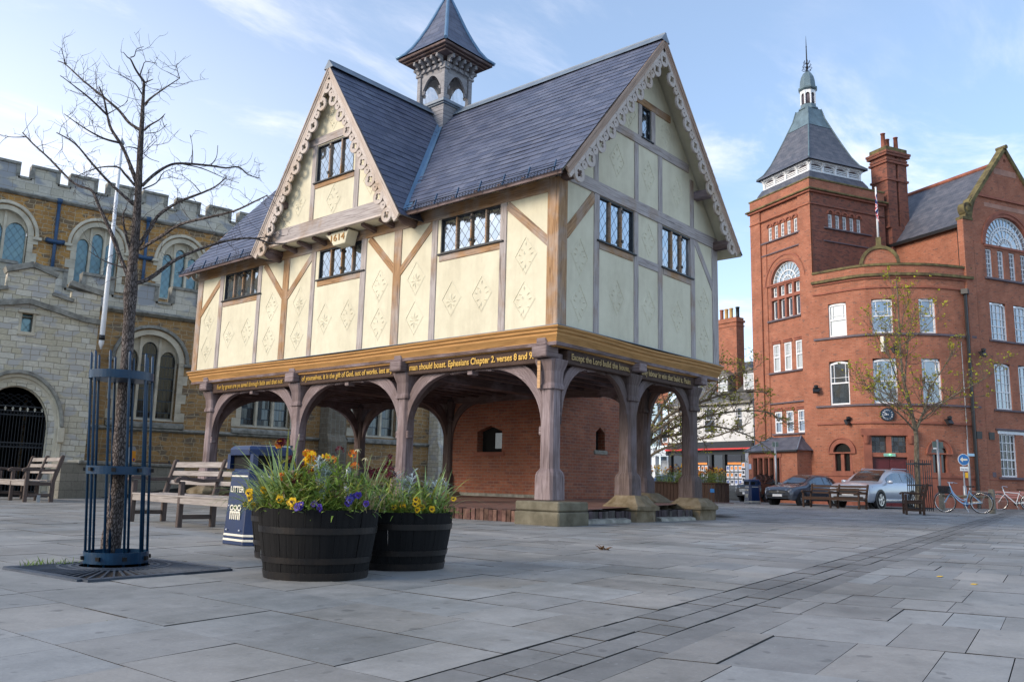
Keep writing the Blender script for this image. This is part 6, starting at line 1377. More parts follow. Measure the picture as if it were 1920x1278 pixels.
# ------------------------------------------------------------------ bare tree with guard and grate
TRUNK=[(-8.904,-2.410,-0.013),(-8.915,-2.427,0.105),(-8.926,-2.464,0.295),(-8.942,-2.504,0.527),(-8.961,-2.536,0.737),(-8.996,-2.583,1.074),(-9.027,-2.633,1.411),(-9.059,-2.683,1.748),(-9.096,-2.727,2.085),(-9.121,-2.763,2.337),(-9.141,-2.805,2.590),(-9.157,-2.830,2.758),(-9.184,-2.863,3.011),(-9.203,-2.885,3.179),(-9.234,-2.924,3.474),(-9.256,-2.953,3.684),(-9.269,-2.967,3.794)]
BR=[
(0.014,[(-9.268,-2.968,3.793),(-9.338,-2.959,3.870),(-9.388,-2.961,3.938),(-9.410,-2.952,3.951),(-9.445,-2.945,3.983)]),
(0.007,[(-9.391,-2.962,3.956),(-9.379,-2.999,3.962),(-9.385,-3.041,4.002),(-9.363,-3.107,4.009)]),
(0.008,[(-9.312,-2.977,3.824),(-9.310,-3.010,3.891),(-9.303,-3.037,3.930),(-9.247,-3.114,3.915)]),
(0.012,[(-9.267,-2.967,3.787),(-9.254,-3.003,3.794),(-9.237,-3.053,3.805)]),
(0.009,[(-9.266,-2.946,3.698),(-9.332,-2.958,3.758),(-9.390,-2.948,3.776),(-9.463,-2.934,3.795)]),
(0.016,[(-9.238,-2.956,3.615),(-9.221,-2.999,3.661),(-9.168,-3.102,3.734),(-9.105,-3.220,3.812)]),
(0.006,[(-9.105,-3.220,3.812),(-9.112,-3.183,3.891),(-9.113,-3.162,3.949)]),
(0.005,[(-9.105,-3.220,3.812),(-9.135,-3.163,3.849),(-9.162,-3.112,3.880)]),
(0.020,[(-9.233,-2.911,3.413),(-9.287,-2.817,3.483),(-9.340,-2.724,3.599),(-9.416,-2.596,3.718),(-9.515,-2.428,3.867),(-9.610,-2.270,4.024),(-9.651,-2.199,4.064)]),
(0.007,[(-9.610,-2.270,4.024),(-9.646,-2.284,4.091),(-9.674,-2.295,4.142)]),
(0.026,[(-9.193,-2.850,2.998),(-9.240,-2.820,3.129),(-9.302,-2.777,3.284),(-9.379,-2.715,3.427),(-9.412,-2.697,3.535),(-9.450,-2.681,3.680),(-9.484,-2.658,3.764)]),
(0.014,[(-9.412,-2.697,3.535),(-9.539,-2.651,3.642),(-9.644,-2.606,3.717),(-9.747,-2.562,3.785)]),
(0.015,[(-9.315,-2.770,3.314),(-9.430,-2.720,3.326),(-9.567,-2.674,3.379),(-9.713,-2.635,3.456)]),
(0.007,[(-9.410,-2.703,3.547),(-9.383,-2.797,3.575),(-9.362,-2.875,3.599),(-9.357,-2.912,3.622)]),
(0.013,[(-9.213,-2.933,3.414),(-9.197,-2.993,3.448),(-9.167,-3.076,3.481),(-9.153,-3.136,3.520)]),
(0.020,[(-9.162,-2.880,2.975),(-9.090,-2.901,3.081),(-9.001,-2.933,3.177),(-8.909,-2.970,3.223),(-8.691,-3.054,3.251),(-8.579,-3.097,3.256),(-8.480,-3.139,3.284),(-8.399,-3.153,3.239),(-8.303,-3.188,3.226)]),
(0.008,[(-8.892,-2.988,3.217),(-8.755,-3.054,3.205),(-8.587,-3.126,3.155),(-8.487,-3.172,3.135)]),
(0.006,[(-8.849,-3.040,3.225),(-8.843,-3.017,3.376),(-8.854,-2.981,3.486)]),
(0.007,[(-8.691,-3.054,3.251),(-8.655,-3.074,3.331),(-8.646,-3.064,3.442)]),
(0.016,[(-9.197,-2.839,2.974),(-9.284,-2.825,3.052),(-9.341,-2.812,3.094),(-9.462,-2.746,3.065),(-9.592,-2.673,2.969)]),
(0.021,[(-9.179,-2.820,2.820),(-9.345,-2.746,2.964),(-9.478,-2.696,3.097),(-9.611,-2.650,3.239),(-9.732,-2.584,3.308)]),
(0.027,[(-9.136,-2.729,2.272),(-9.186,-2.675,2.419),(-9.248,-2.609,2.615),(-9.298,-2.555,2.751),(-9.338,-2.511,2.863),(-9.377,-2.467,2.964),(-9.473,-2.339,3.028),(-9.614,-2.169,3.230),(-9.711,-2.051,3.358),(-9.774,-1.975,3.454)]),
(0.007,[(-9.757,-1.986,3.418),(-9.816,-1.878,3.425),(-9.876,-1.777,3.451)]),
(0.027,[(-9.109,-2.740,2.196),(-8.986,-2.802,2.268),(-8.845,-2.870,2.425),(-8.700,-2.946,2.535),(-8.499,-3.054,2.647),(-8.310,-3.155,2.701),(-8.173,-3.217,2.677),(-8.052,-3.281,2.695)]),
(0.008,[(-8.309,-3.154,2.695),(-8.180,-3.220,2.735),(-8.127,-3.248,2.776)]),
(0.022,[(-9.102,-2.821,2.476),(-9.045,-3.058,2.560),(-9.001,-3.246,2.629),(-8.913,-3.531,2.658),(-8.846,-3.754,2.680),(-8.798,-3.954,2.729),(-8.772,-4.067,2.759)]),
(0.024,[(-9.134,-2.771,2.427),(-9.058,-2.871,2.652),(-9.019,-2.921,2.766),(-8.929,-3.021,2.871),(-8.850,-3.104,2.928),(-8.786,-3.170,2.971),(-8.724,-3.237,3.025),(-8.672,-3.297,3.104)]),
(0.007,[(-8.800,-3.151,2.958),(-8.850,-3.083,3.048),(-8.913,-2.995,3.125)]),
(0.011,[(-9.143,-2.734,2.320),(-9.268,-2.601,2.375),(-9.365,-2.507,2.455)]),
(0.018,[(-9.146,-2.764,2.451),(-9.231,-2.808,2.608),(-9.274,-2.852,2.712),(-9.273,-2.893,2.753)]),
(0.007,[(-9.208,-2.888,3.212),(-9.188,-2.918,3.236),(-9.159,-2.972,3.296),(-9.141,-3.004,3.331)]),
(0.008,[(-9.215,-2.892,3.259),(-9.289,-2.868,3.266),(-9.347,-2.845,3.228)]),
(0.010,[(-9.155,-2.882,2.952),(-9.066,-2.915,3.021),(-9.016,-2.922,3.124),(-8.935,-2.954,3.180)]),
(0.006,[(-9.186,-2.916,3.225),(-9.139,-2.926,3.199),(-9.075,-2.950,3.188)]),
(0.006,[(-9.206,-2.936,3.390),(-9.139,-3.009,3.407),(-9.098,-3.065,3.470)]),
]
t=thing('bare_tree','leafless pruned tree with plated bark growing through a blue guard in the foreground','tree',TRUNK[0])
t.location=(0,0,0)
def smooth(pts,n=4):
    P=[Vector(p) for p in pts]; out=[]
    for i in range(len(P)-1):
        p0=P[max(i-1,0)];p1=P[i];p2=P[i+1];p3=P[min(i+2,len(P)-1)]
        for k in range(n):
            u=k/n; out.append(.5*((2*p1)+(-p0+p2)*u+(2*p0-5*p1+4*p2-p3)*u*u+(-p0+3*p1-3*p2+p3)*u**3))
    return out+[P[-1]]
rt=random.Random(21)
tr=[Vector(p) for p in TRUNK]; tr[0].z=.0; pts=smooth(tr,6); zmax=pts[-1].z
def rtr(z): return .052*(1-z/zmax)**.8+.008+(.018*math.exp(-z*5))+.010*math.exp(-((z-2.15)/.14)**2)
mb=MB(); 
rad=[rtr(p.z)*1.12*(1+.10*noise.noise((p.z*5,1,2))) for p in pts]
n=18
for i in range(len(pts)-1):
    for j in range(n):
        def q(k,jj):
            an=2*PI*jj/n; r=rad[k]*(1+.13*noise.noise((math.cos(an)*2.2,math.sin(an)*2.2,pts[k].z*7))+.05*noise.noise((math.cos(an)*6,math.sin(an)*6,pts[k].z*22))); return (pts[k].x+r*math.cos(an),pts[k].y+r*math.sin(an),pts[k].z)
        mb.face([q(i,j),q(i,(j+1)%n),q(i+1,(j+1)%n),q(i+1,j)],0,[(pts[i].z,j*.022),(pts[i].z,(j+1)*.022),(pts[i+1].z,(j+1)*.022),(pts[i+1].z,j*.022)],True)
mb.build('trunk',M['bark'],t)
def twigs(mb,pts,r,dens,rnd,ln=.22,lvl=0,up=.35):
    P=[Vector(p) for p in pts]
    for i in range(1,len(P)):
        seg=P[i]-P[i-1]; k=int(seg.length*dens+rnd.random())
        for _ in range(k):
            b=P[i-1].lerp(P[i],rnd.random()); d=Vector((rnd.gauss(0,1),rnd.gauss(0,1),rnd.gauss(up,1))).normalized(); d=(d+seg.normalized()*.4).normalized(); L=ln*rnd.uniform(.35,1.3); q=[b]; c=b.copy()
            for s in range(4): d=(d+Vector((rnd.gauss(0,.28),rnd.gauss(0,.28),rnd.gauss(.08,.25)))).normalized(); c=c+d*L/4; q.append(c.copy())
            mb.tube(q,[r,r*.85,r*.7,r*.55,r*.4],4,cap=False)
            if lvl and rnd.random()<.75: twigs(mb,q,r*.7,dens*1.3,rnd,ln*.5,lvl-1,up)
for rr,bp in BR:
    mb=MB(); p=smooth(bp,4); L=len(p); rs=[max(rr*.68*(1-.74*i/(L-1)),.0024)*(1+.14*noise.noise((p[i].x*9,p[i].y*9,p[i].z*9))) for i in range(L)]; mb.tube(p,rs,7)
    for i in range(3,L-1,5): # spur knuckles left by pruning
        if rt.random()<.25: d=Vector((rt.gauss(0,1),rt.gauss(0,1),rt.gauss(0,1))).normalized(); mb.tube([p[i],p[i]+d*rs[i]*2.2],[rs[i]*.8,rs[i]*.4],5)
    twigs(mb,p[L//4:],.0022,17 if rr>.008 else 11,rt,.23,1); mb.build('branch',M['twig'] if rr<.016 else M['bark'],t)
mb=MB(); twigs(mb,pts[len(pts)//2:],.0024,24,rt,.22,1); mb.build('twigs',M['twig'],t,merge=False)
# guard
gx,gy=-8.985,-2.70
g=thing('tree_guard','dark blue round steel guard of upright bars around the bare tree trunk','tree guard',(gx,gy,0))
lean=Matrix(((1,0,-.10,0),(0,1,-.065,0),(0,0,1,0),(0,0,0,1)))
for z,h_,r in ((.035,.085,.232),(.70,.062,.232),(1.42,.062,.232)):
    mb=MB(lean); mb.lathe([(r,z),(r,z+h_),(r-.010,z+h_),(r-.010,z),(r,z)],48,smooth=False); mb.build('guard_ring',M['blue_paint'],g)
mb=MB(lean)
for k in range(16): an=.2+2*PI*k/16; mb.beam((.232*math.cos(an),.232*math.sin(an),.075 if k%2 else .735),(.252*math.cos(an),.252*math.sin(an),.075 if k%2 else .735),.028,.028)
mb.build('guard_bolts',M['hoop'],g,merge=False)
for k in range(10):
    an=.12+2*PI*k/10; x,y=.218*math.cos(an),.218*math.sin(an); mb=MB(lean); mb.tube([(x,y,.0),(x,y,1.61),(x,y,1.625)],[.0105,.0105,.005],8); mb.build('guard_bar',M['blue_paint'],g)
# grate
gt=thing('tree_grate','square cast iron grate of radial slots set in the paving round the bare tree','tree grate',(-9.06,-2.92,0),R_(5))
S=.56; bl=M['iron']; mb=MB(); mb.face([(-S,-S,.006),(S,-S,.006),(S,S,.006),(-S,S,.006)]); mb.build('pit',M['soil'],gt,recalc=False)
mb=MB(); GM=plain('worn_cast_iron',(.06,.075,.10),.5,.4,6,.4,.3,.5)
for s in (-1,1): mb.box(-S,S,s*S-.035,s*S+.035,.0,.016); mb.box(s*S-.035,s*S+.035,-S+.035,S-.035,.0,.0155)
OX,OY=.07,.19
for r in (.25,.30,.38): mb.lathe([(r,.010),(r,.019),(r+.022,.019),(r+.022,.010),(r,.010)],48,(OX,OY),smooth=False)
mb.build('grate_frame',GM,gt,merge=False)
mb=MB()
for k in range(72):
    an=2*PI*k/72; c_,s_=math.cos(an),math.sin(an); m_=min(((S if c_>0 else -S)-OX)/c_ if abs(c_)>1e-3 else 9,((S if s_>0 else -S)-OY)/s_ if abs(s_)>1e-3 else 9)-.02; mb.beam((OX+.26*c_,OY+.26*s_,.010),(OX+m_*c_,OY+m_*s_,.010),.014,.012)
mb.build('grate_slots',GM,gt,merge=False)
t=thing('grass_tuft','small bright green grass tuft at the edge of the tree grate','weed',(0,0,0)); mb=MB(); rw=random.Random(9)
GR=plain('fresh_grass',(.16,.26,.03),.6,.3,9)
def blade(mb,b,d,L,w,droop,seg=5,mi=0,fold=.0,tipw=.1):
    b=Vector(b); d=Vector(d).normalized(); s=Vector((-d.y,d.x,0)); s=s.normalized() if s.length>1e-3 else Vector((1,0,0)); c=b.copy(); P=[]
    for i in range(seg+1):
        f=i/seg; ww=w*(1-f**2.2*(1-tipw))*(.65+.35*min(1,f*3)); P.append((c+s*ww/2,c+Vector((0,0,-fold*ww)),c-s*ww/2)); d=(d+Vector((0,0,-droop/seg*(.3+1.4*f)))).normalized(); c=c+d*L/seg
    for i in range(seg):
        for k in (0,1): mb.face([P[i][k],P[i][k+1],P[i+1][k+1],P[i+1][k]],mi,[(0,0),(w,0),(w,L/seg),(0,L/seg)],True)
for cxy in ((-9.42,-2.40),(-9.30,-2.42),(-9.22,-2.44),(-9.5,-2.43),(-9.36,-2.38)):
    for _ in range(16): an=rw.uniform(0,6.3); blade(mb,(cxy[0]+rw.gauss(0,.035),cxy[1]+rw.gauss(0,.02),0),(math.cos(an)*.6,math.sin(an)*.6,1),rw.uniform(.04,.11),.006,rw.uniform(.4,1.6))
mb.build('grass_blades',GR,t,recalc=False,merge=False)
mo=MB()
for (p,q) in (((-10.19,-5.115),(-10.02,-5.09)),((-9.66,-6.06),(-9.655,-6.2)),((-9.4,-6.10),(-9.39,-6.28)),((-9.37,-6.45),(-9.36,-6.6))):
    p=Vector((*p,0));q=Vector((*q,0))
    for _ in range(60):
        b=p.lerp(q,rw.random()); an=rw.uniform(0,6.3); blade(mo,(b.x+rw.gauss(0,.006),b.y+rw.gauss(0,.006),-.012),(math.cos(an),math.sin(an),1.2),rw.uniform(.012,.03),.007,1.2,2)
o=mo.build('joint_moss',plain('joint_moss_green',(.07,.10,.015),.8,.4,20),recalc=False,merge=False); o['kind']='stuff'; tag(o,'dark green moss in the joints of the near paving','moss')
# curled dead leaf and petals
lf=MB(); rr=random.Random(2)
for k in range(7):
    a=rr.uniform(0,6.3); r=.05; c=Vector((rr.gauss(0,.02),rr.gauss(0,.02),.012)); blade(lf,c,(math.cos(a),math.sin(a),rr.uniform(.1,.8)),rr.uniform(.05,.09),.045,rr.uniform(-.5,1.5),5,fold=.3)
o=lf.build('dead_leaf',plain('curled_brown_leaf',(.16,.075,.025),.7,.4,40),recalc=False,merge=False); o.location=(-4.1,-3.88,0); tag(o,'curled brown dead leaf lying alone on the grey paving','leaf')
for i,(x,y) in enumerate(((-4.44,-7.66),(-4.0,-7.3))):
    o=MB(); o.box(-.03,.03,-.02,.02,.004,.008); ob=o.build('paper_scrap',plain('yellow_scrap',(.75,.48,.05),.6,.1) if i==0 else bpy.data.materials['yellow_scrap'],bevel=.002); ob.location=(x,y,0); tag(ob,('tiny yellow paper scrap on the paving at the near right','tiny yellow scrap lying further back on the right paving')[i],'litter','yellow scraps on the paving')
# ------------------------------------------------------------------ benches
def bench(name,label,loc,rz,secs,L,sc=1.0,mats=('benchtop','benchdark'),group='slatted wooden benches',mid=True):
    """faces local -x, length along +y"""
    t=thing(name,label,'bench',loc,rz,group); t.scale=(sc,)*3; top,dk=M[mats[0]],M[mats[1]]
    for k in range(4): mb=MB(); x=-.27+.135*k; mb.beam((x,.02,.415+.012*abs(k-1)*.4),(x,L-.02,.415+.012*abs(k-1)*.4),.115,.028); mb.build('seat_slat',top,t,bevel=.006)
    mb=MB(); mb.beam((-.30,.0,.375),(-.30,L,.375),.035,.11,(0,0,1)); mb.build('seat_rail',top,t,bevel=.006)
    def bx(z): return .19+(z-.40)*.28
    for z,h_ in ((.865,.085),(.735,.075),(.60,.065)):
        mb=MB(); mb.beam((bx(z),.02,z),(bx(z),L-.02,z),.026,h_,(.28,0,1)); mb.build('back_slat',top,t,bevel=.006)
    for i in range(secs+1):
        y=L*i/secs; full=mid or i in (0,secs)
        mb=MB(); mb.beam((.19,y,0),(.19,y,.42),.07,.075,(1,0,0)); mb.beam((.185,y,.40),(bx(.93)-.01,y,.93),.065,.075,(1,0,0)); mb.tube([(bx(.93)-.01,y-.034,.92),(bx(.93)-.01,y+.034,.92)],.036,8); mb.build('back_leg',dk,t,bevel=.008)
        if full:
            mb=MB(); mb.beam((-.29,y,0),(-.29,y,.62),.07,.07,(1,0,0)); mb.build('front_leg',dk,t,bevel=.008)
            mb=MB(); P=[(-.37,y,.635),(-.33,y,.665),(-.22,y,.66),(0,y,.635),(.22,y,.645)]
            for a,b in zip(P,P[1:]): mb.beam(a,b,.075,.05)
            mb.tube([(-.365,y-.037,.632),(-.365,y+.037,.632)],.033,8); mb.build('arm',dk,t,bevel=.006)
            mb=MB(); mb.beam((-.29,y,.14),(.19,y,.14),.04,.06); mb.beam((-.29,y,.365),(.19,y,.365),.04,.07); mb.build('stretcher',dk,t,bevel=.006)
    return t
ang=lambda p,q: math.atan2(-(q[0]-p[0]),q[1]-p[1])
def nwbench(p,q): return ang(p,q)
b2=bench('park_bench','long weathered grey slatted bench with dark arms between the tree guard and litter bin',(-5.92,.10,0),ang((-5.93,1.69),(-5.78,3.48)),2,3.36,1.0); 
b1=bench('park_bench','weathered grey slatted bench with dark arms in front of the church gate',(-3.90,12.30,0),ang((-4.15,12.16),(-3.95,14.0)),2,2.2,1.17)
mb=MB(); mb.box(-.03,.03,-.02,.02,0,.14); o=mb.build('bench_anchor',M['steel'],b1); o.location=(-.05,-.02,0)
B3a,B3b=(24.55,5.10),(23.83,2.52)
b3=bench('park_bench','dark brown slatted bench seen from behind in front of the silver car',(27.65,3.95,0),0,2,2.55,1.05,('benchbrown','benchbrown'),mid=True)
b3.rotation_euler.z=ang(B3b,B3a); b3.location=(*B3b,0)
b4=bench('park_bench','dark brown slatted bench seen from its end beside the young tree',(17.95,-1.12,0),0,1,1.5,1.08,('benchbrown','benchbrown'))
b4.rotation_euler.z=R_(-71)
b5=bench('park_bench','dark bench half hidden behind the far flower planter',(25.9,15.1,0),R_(-60),1,1.6,1.0,('benchbrown','benchbrown'))
t=thing('slatted_bench','dark metal bench with many thin back slats against the church wall','bench',(.75,17.75,.22),math.atan2(.9,1.9))
for k in range(9): z=.45+.055*k; mb=MB(); mb.beam((0,.02*k,z),(2.2,.02*k,z),.03,.04); mb.build('back_slat',M['benchdark'],t,bevel=.004)
for k in range(5): mb=MB(); mb.beam((0,-.1*k,.40),(2.2,-.1*k,.40),.07,.03); mb.build('seat_slat',M['benchdark'],t,bevel=.004)
for x in (.05,2.15):
    mb=MB(); mb.tube([(x,-.42,0),(x,-.40,.62),(x,.0,.60)],.03,6); mb.tube([(x,.05,0),(x,.02,.4),(x,.2,.96)],.03,6); mb.build('bench_frame',M['iron'],t)
# ------------------------------------------------------------------ litter bins
def bin_(name,label,loc,rz,big):
    t=thing(name,label,'litter bin',loc,rz,'blue litter bins'); B=M['bin_blue']; h=.25; c=.075
    def octo(r,cc,z): return [(r,-r+cc,z),(r,r-cc,z),(r-cc,r,z),(-r+cc,r,z),(-r,r-cc,z),(-r,-r+cc,z),(-r+cc,-r,z),(r-cc,-r,z)]
    def loft(rs,nm,mat,par=t,cap=True):
        mb=MB(); P=[octo(r,cc,z) for r,cc,z in rs]
        for i in range(len(P)-1):
            for k in range(8): mb.face([P[i][k],P[i][(k+1)%8],P[i+1][(k+1)%8],P[i+1][k]])
        if cap: mb.face(P[0][::-1]); mb.face(P[-1])
        return mb.build(nm,mat,par,bevel=.006)
    body=loft([(.285,.085,0),(.283,.085,.03),(.25,.075,.70),(.25,.075,.76),(.232,.08,.762),(.232,.08,.79)],'bin_body',B)
    for z0,z1 in ((.035,.065),(.085,.115),(.70,.725)):
        r0=.287-(.035*z0/.7); r1=.287-(.035*z1/.7); loft([(r0,.086,z0),(r1,.086,z1)],'cream_band',M['cream'],body)
    for sx,sy in ((-1,-1),(-1,1),(1,-1),(1,1)): hd=MB(); hd.box(sx*.232-.03,sx*.232+.03,sy*.232-.03,sy*.232+.03,.79,.945); hd.build('hood_post',B,t)
    hd=MB(); hd.box(.025,.24,-.20,.20,.79,.945); hd.build('hood_back',B,t); mb=MB(); mb.box(-.22,.02,-.21,.21,.791,.94); mb.build('bin_opening',M['dark'],t)
    loft([(.275,.085,.93),(.278,.085,1.0),(.25,.08,1.03),(.2,.07,1.04)],'bin_lid',B,t)
    T=Matrix(((0,-1,0,-.272),(-1,0,0,0),(0,0,1,0),(0,0,0,1)))
    # local lettering frame: a runs to the right seen from -x (towards -y), outwards -x
    Fm=Matrix(((0,-1,0,-.264),(-1,0,0,0),(0,0,1,0),(0,0,0,1)))
    text_mesh('LITTER',.085,M['cream'],Fm@Matrix.Translation((0,.003,.545)),body,'bin_lettering',.27,.003,'CENTER',.002)
    cr=MB(Fm)
    z=.26
    for x in (-.075,0,.075): cr.strip([(x+.038*math.cos(2*PI*k/14),z+.12+.032*math.sin(2*PI*k/14)) for k in range(15)],[(x+.022*math.cos(2*PI*k/14),z+.12+.018*math.sin(2*PI*k/14)) for k in range(15)],.006,.012)
    for x,w_ in ((-.09,.02),(-.05,.02),(-.01,.02),(.03,.02),(.07,.02),(.10,.016)): cr.box(x-w_/2,x+w_/2,.010,.016,z,z+.07)
    cr.box(-.10,.105,.0101,.0161,z+.07,z+.085); cr.build('council_emblem',M['cream'],body,merge=False)
    rv=MB(Fm)
    for x,z in ((-.13,.15),(.13,.15),(-.12,.40),(.12,.40)): rv.lathe([(0,z-.012),(.012,z),(0,z+.012)],8,(x,.008+.02*(1-z)))
    rv.build('rivets',M['white'],body,merge=False); return t
bin_('litter_bin','tall blue litter bin with white bands and LITTER lettering behind the flower barrels',(-6.80,-1.22,0),R_(-2),1)
q=bin_('litter_bin','blue litter bin with a pale emblem beside the far flower planter',(28.1,9.3,0),R_(-35),0); q.scale=(1.15,)*3
# ------------------------------------------------------------------ small street furniture
t=thing('information_board','tilted information board in a dark frame standing behind the litter bin','sign',(-5.9,-.05,0),R_(-40)); mb=MB(); mb.beam((-.19,0,.94),(-.19,.0,.0),.05,.05); mb.beam((.19,0,.94),(.19,0,0),.05,.05); mb.build('board_legs',M['iron'],t,merge=False); mb=MB(Matrix.Rotation(R_(35),4,'X')); 
T=Matrix.Translation((0,0,.98))@Matrix.Rotation(R_(40),4,'X'); mb=MB(T); mb.box(-.24,.24,-.2,.2,-.02,.015); mb.build('board_frame',M['iron'],t,bevel=.005); mb=MB(T); mb.box(-.21,.21,-.17,.17,.015,.02); mb.build('board_panel',plain('faded_green_panel',(.20,.30,.27),.3,.2,3),t)
t=thing('bollard','slim grey iron bollard standing behind the flower barrels','bollard',(-3.1,1.92,0)); mb=MB(); mb.lathe([(.085,0),(.085,.12),(.066,.15),(.058,.75),(.07,.77),(.07,.80),(.055,.82),(.05,.86),(.03,.90),(0,.91)],12); mb.build('bollard_body',M['steel'],t)
t=thing('wooden_rail','square timber bollards joined by a round rail in front of the blue bicycle','railing',(25.02,-1.9,0)); 
for x,y in ((0,0),(1.84,2.23)): mb=MB(); mb.box(x-.10,x+.10,y-.10,y+.10,0,.86); mb.box(x-.085,x+.085,y-.085,y+.085,.86,.92); mb.build('rail_post',M['post_grey'],t,bevel=.012)
mb=MB(); mb.tube([(0,0,.62),(1.84,2.23,.62)],.045,8); mb.build('rail_bar',M['bark2'],t)
def pole_sign(name,label,loc,h,r=.045): 
    t=thing(name,label,'sign post',loc); mb=MB(); mb.tube([(0,0,0),(0,0,h)],r,10); mb.build('pole',M['steel'],t); return t
vr=math.atan2(.65,-.76)  # picture-right direction
RM=Matrix.Rotation(R_(-49.2),4,'Z')
p=pole_sign('sign_post','grey post with dark finger signs standing beside the blue bicycle',(27.6,.56,0),3.0,.05); mb=MB(RM); mb.box(-.21,-.05,-.02,.02,2.66,2.92); mb.box(.05,.24,-.02,.02,2.64,2.90); mb.build('sign_plate',plain('dull_green_sign_back',(.10,.14,.13),.5,.2),p,merge=False); mb=MB(RM); mb.box(-.20,-.06,-.03,-.021,2.59,2.65); mb.build('small_label',M['white'],p)
p=pole_sign('sign_post','grey post with a small dark box at its top in front of the dark hatchback',(29.86,8.81,0),3.15,.055); mb=MB(RM); mb.box(-.15,.15,-.05,.05,2.88,3.12); mb.build('sign_plate',bpy.data.materials['dull_green_sign_back'],p)
p=pole_sign('one_way_sign','round blue sign with a left arrow above a ONE WAY plate','traffic sign',(32.73,.76,0)) if 0 else thing('one_way_sign','round blue sign with white arrow pointing left above a One way plate','traffic sign',(32.73,.76,0))
mb=MB(); mb.tube([(0,0,0),(0,0,1.1),(0,0,1.12),(0,0,2.62)],[.075,.075,.035,.035],10); mb.build('pole',M['steel'],p)
mb=MB(RM); disc(mb,0,2.33,.27,-.07,-.05,32); d_=mb.build('sign_disc',M['white'],p); mb=MB(RM); disc(mb,0,2.33,.25,-.075,-.0701,32); mb.build('sign_face',plain('traffic_blue',(.03,.16,.42),.35,.08),d_)
mb=MB(RM); mb.prism([(-.18,2.33),(-.05,2.45),(-.05,2.37),(.17,2.37),(.17,2.29),(-.05,2.29),(-.05,2.21)],-.082,-.0751); mb.build('arrow',M['cream'],d_)
mb=MB(RM); mb.box(-.19,.19,-.07,-.05,1.80,2.0); pl_=mb.build('word_plate',M['white'],p); text_mesh('One way',.11,M['black'],RM@Matrix(((1,0,0,0),(0,-1,0,-.071),(0,0,1,1.85),(0,0,0,1))),pl_,'plate_lettering',.32,.002,'CENTER')
mb=MB(RM); mb.box(.04,.16,-.07,-.05,1.48,1.72); mb.build('yellow_plate',plain('yellow_plate_paint',(.78,.45,.02),.4,.1),p)
p=thing('street_name_post','slim grey post with a small pale blue plate beside the one way sign','sign post',(34.02,.81,0)); mb=MB(); mb.tube([(0,0,0),(0,0,1.9),(0,0,3.35)],[.06,.055,.03],8); mb.build('pole',M['steel'],p); mb=MB(RM); mb.box(-.05,.28,-.06,-.04,2.55,2.67); mb.build('name_plate',plain('pale_blue_plate',(.30,.50,.68),.4,.1),p)
# black square guard round the right-hand tree
t=thing('tree_guard','black square cage of thin upright bars round the young budding tree','tree guard',(25.45,.78,0),R_(-49))
for z in (.08,1.0,1.86):
    mb=MB(); 
    for s in (-1,1): mb.box(-.36,.36,s*.34-.012,s*.34+.012,z,z+.06); mb.box(s*.34-.012,s*.34+.012,-.34,.34,z+.001,z+.059)
    mb.build('guard_band',M['iron'],t,merge=False)
for k in range(16):
    f=k/16*4; s=int(f); u=(f-s)*.68-.34; x,y=((u,-.34),(.34,u),(-u,.34),(-.34,-u))[s]; mb=MB(); mb.tube([(x,y,0),(x,y,2.05)],.016,5); mb.build('guard_bar',M['iron'],t)
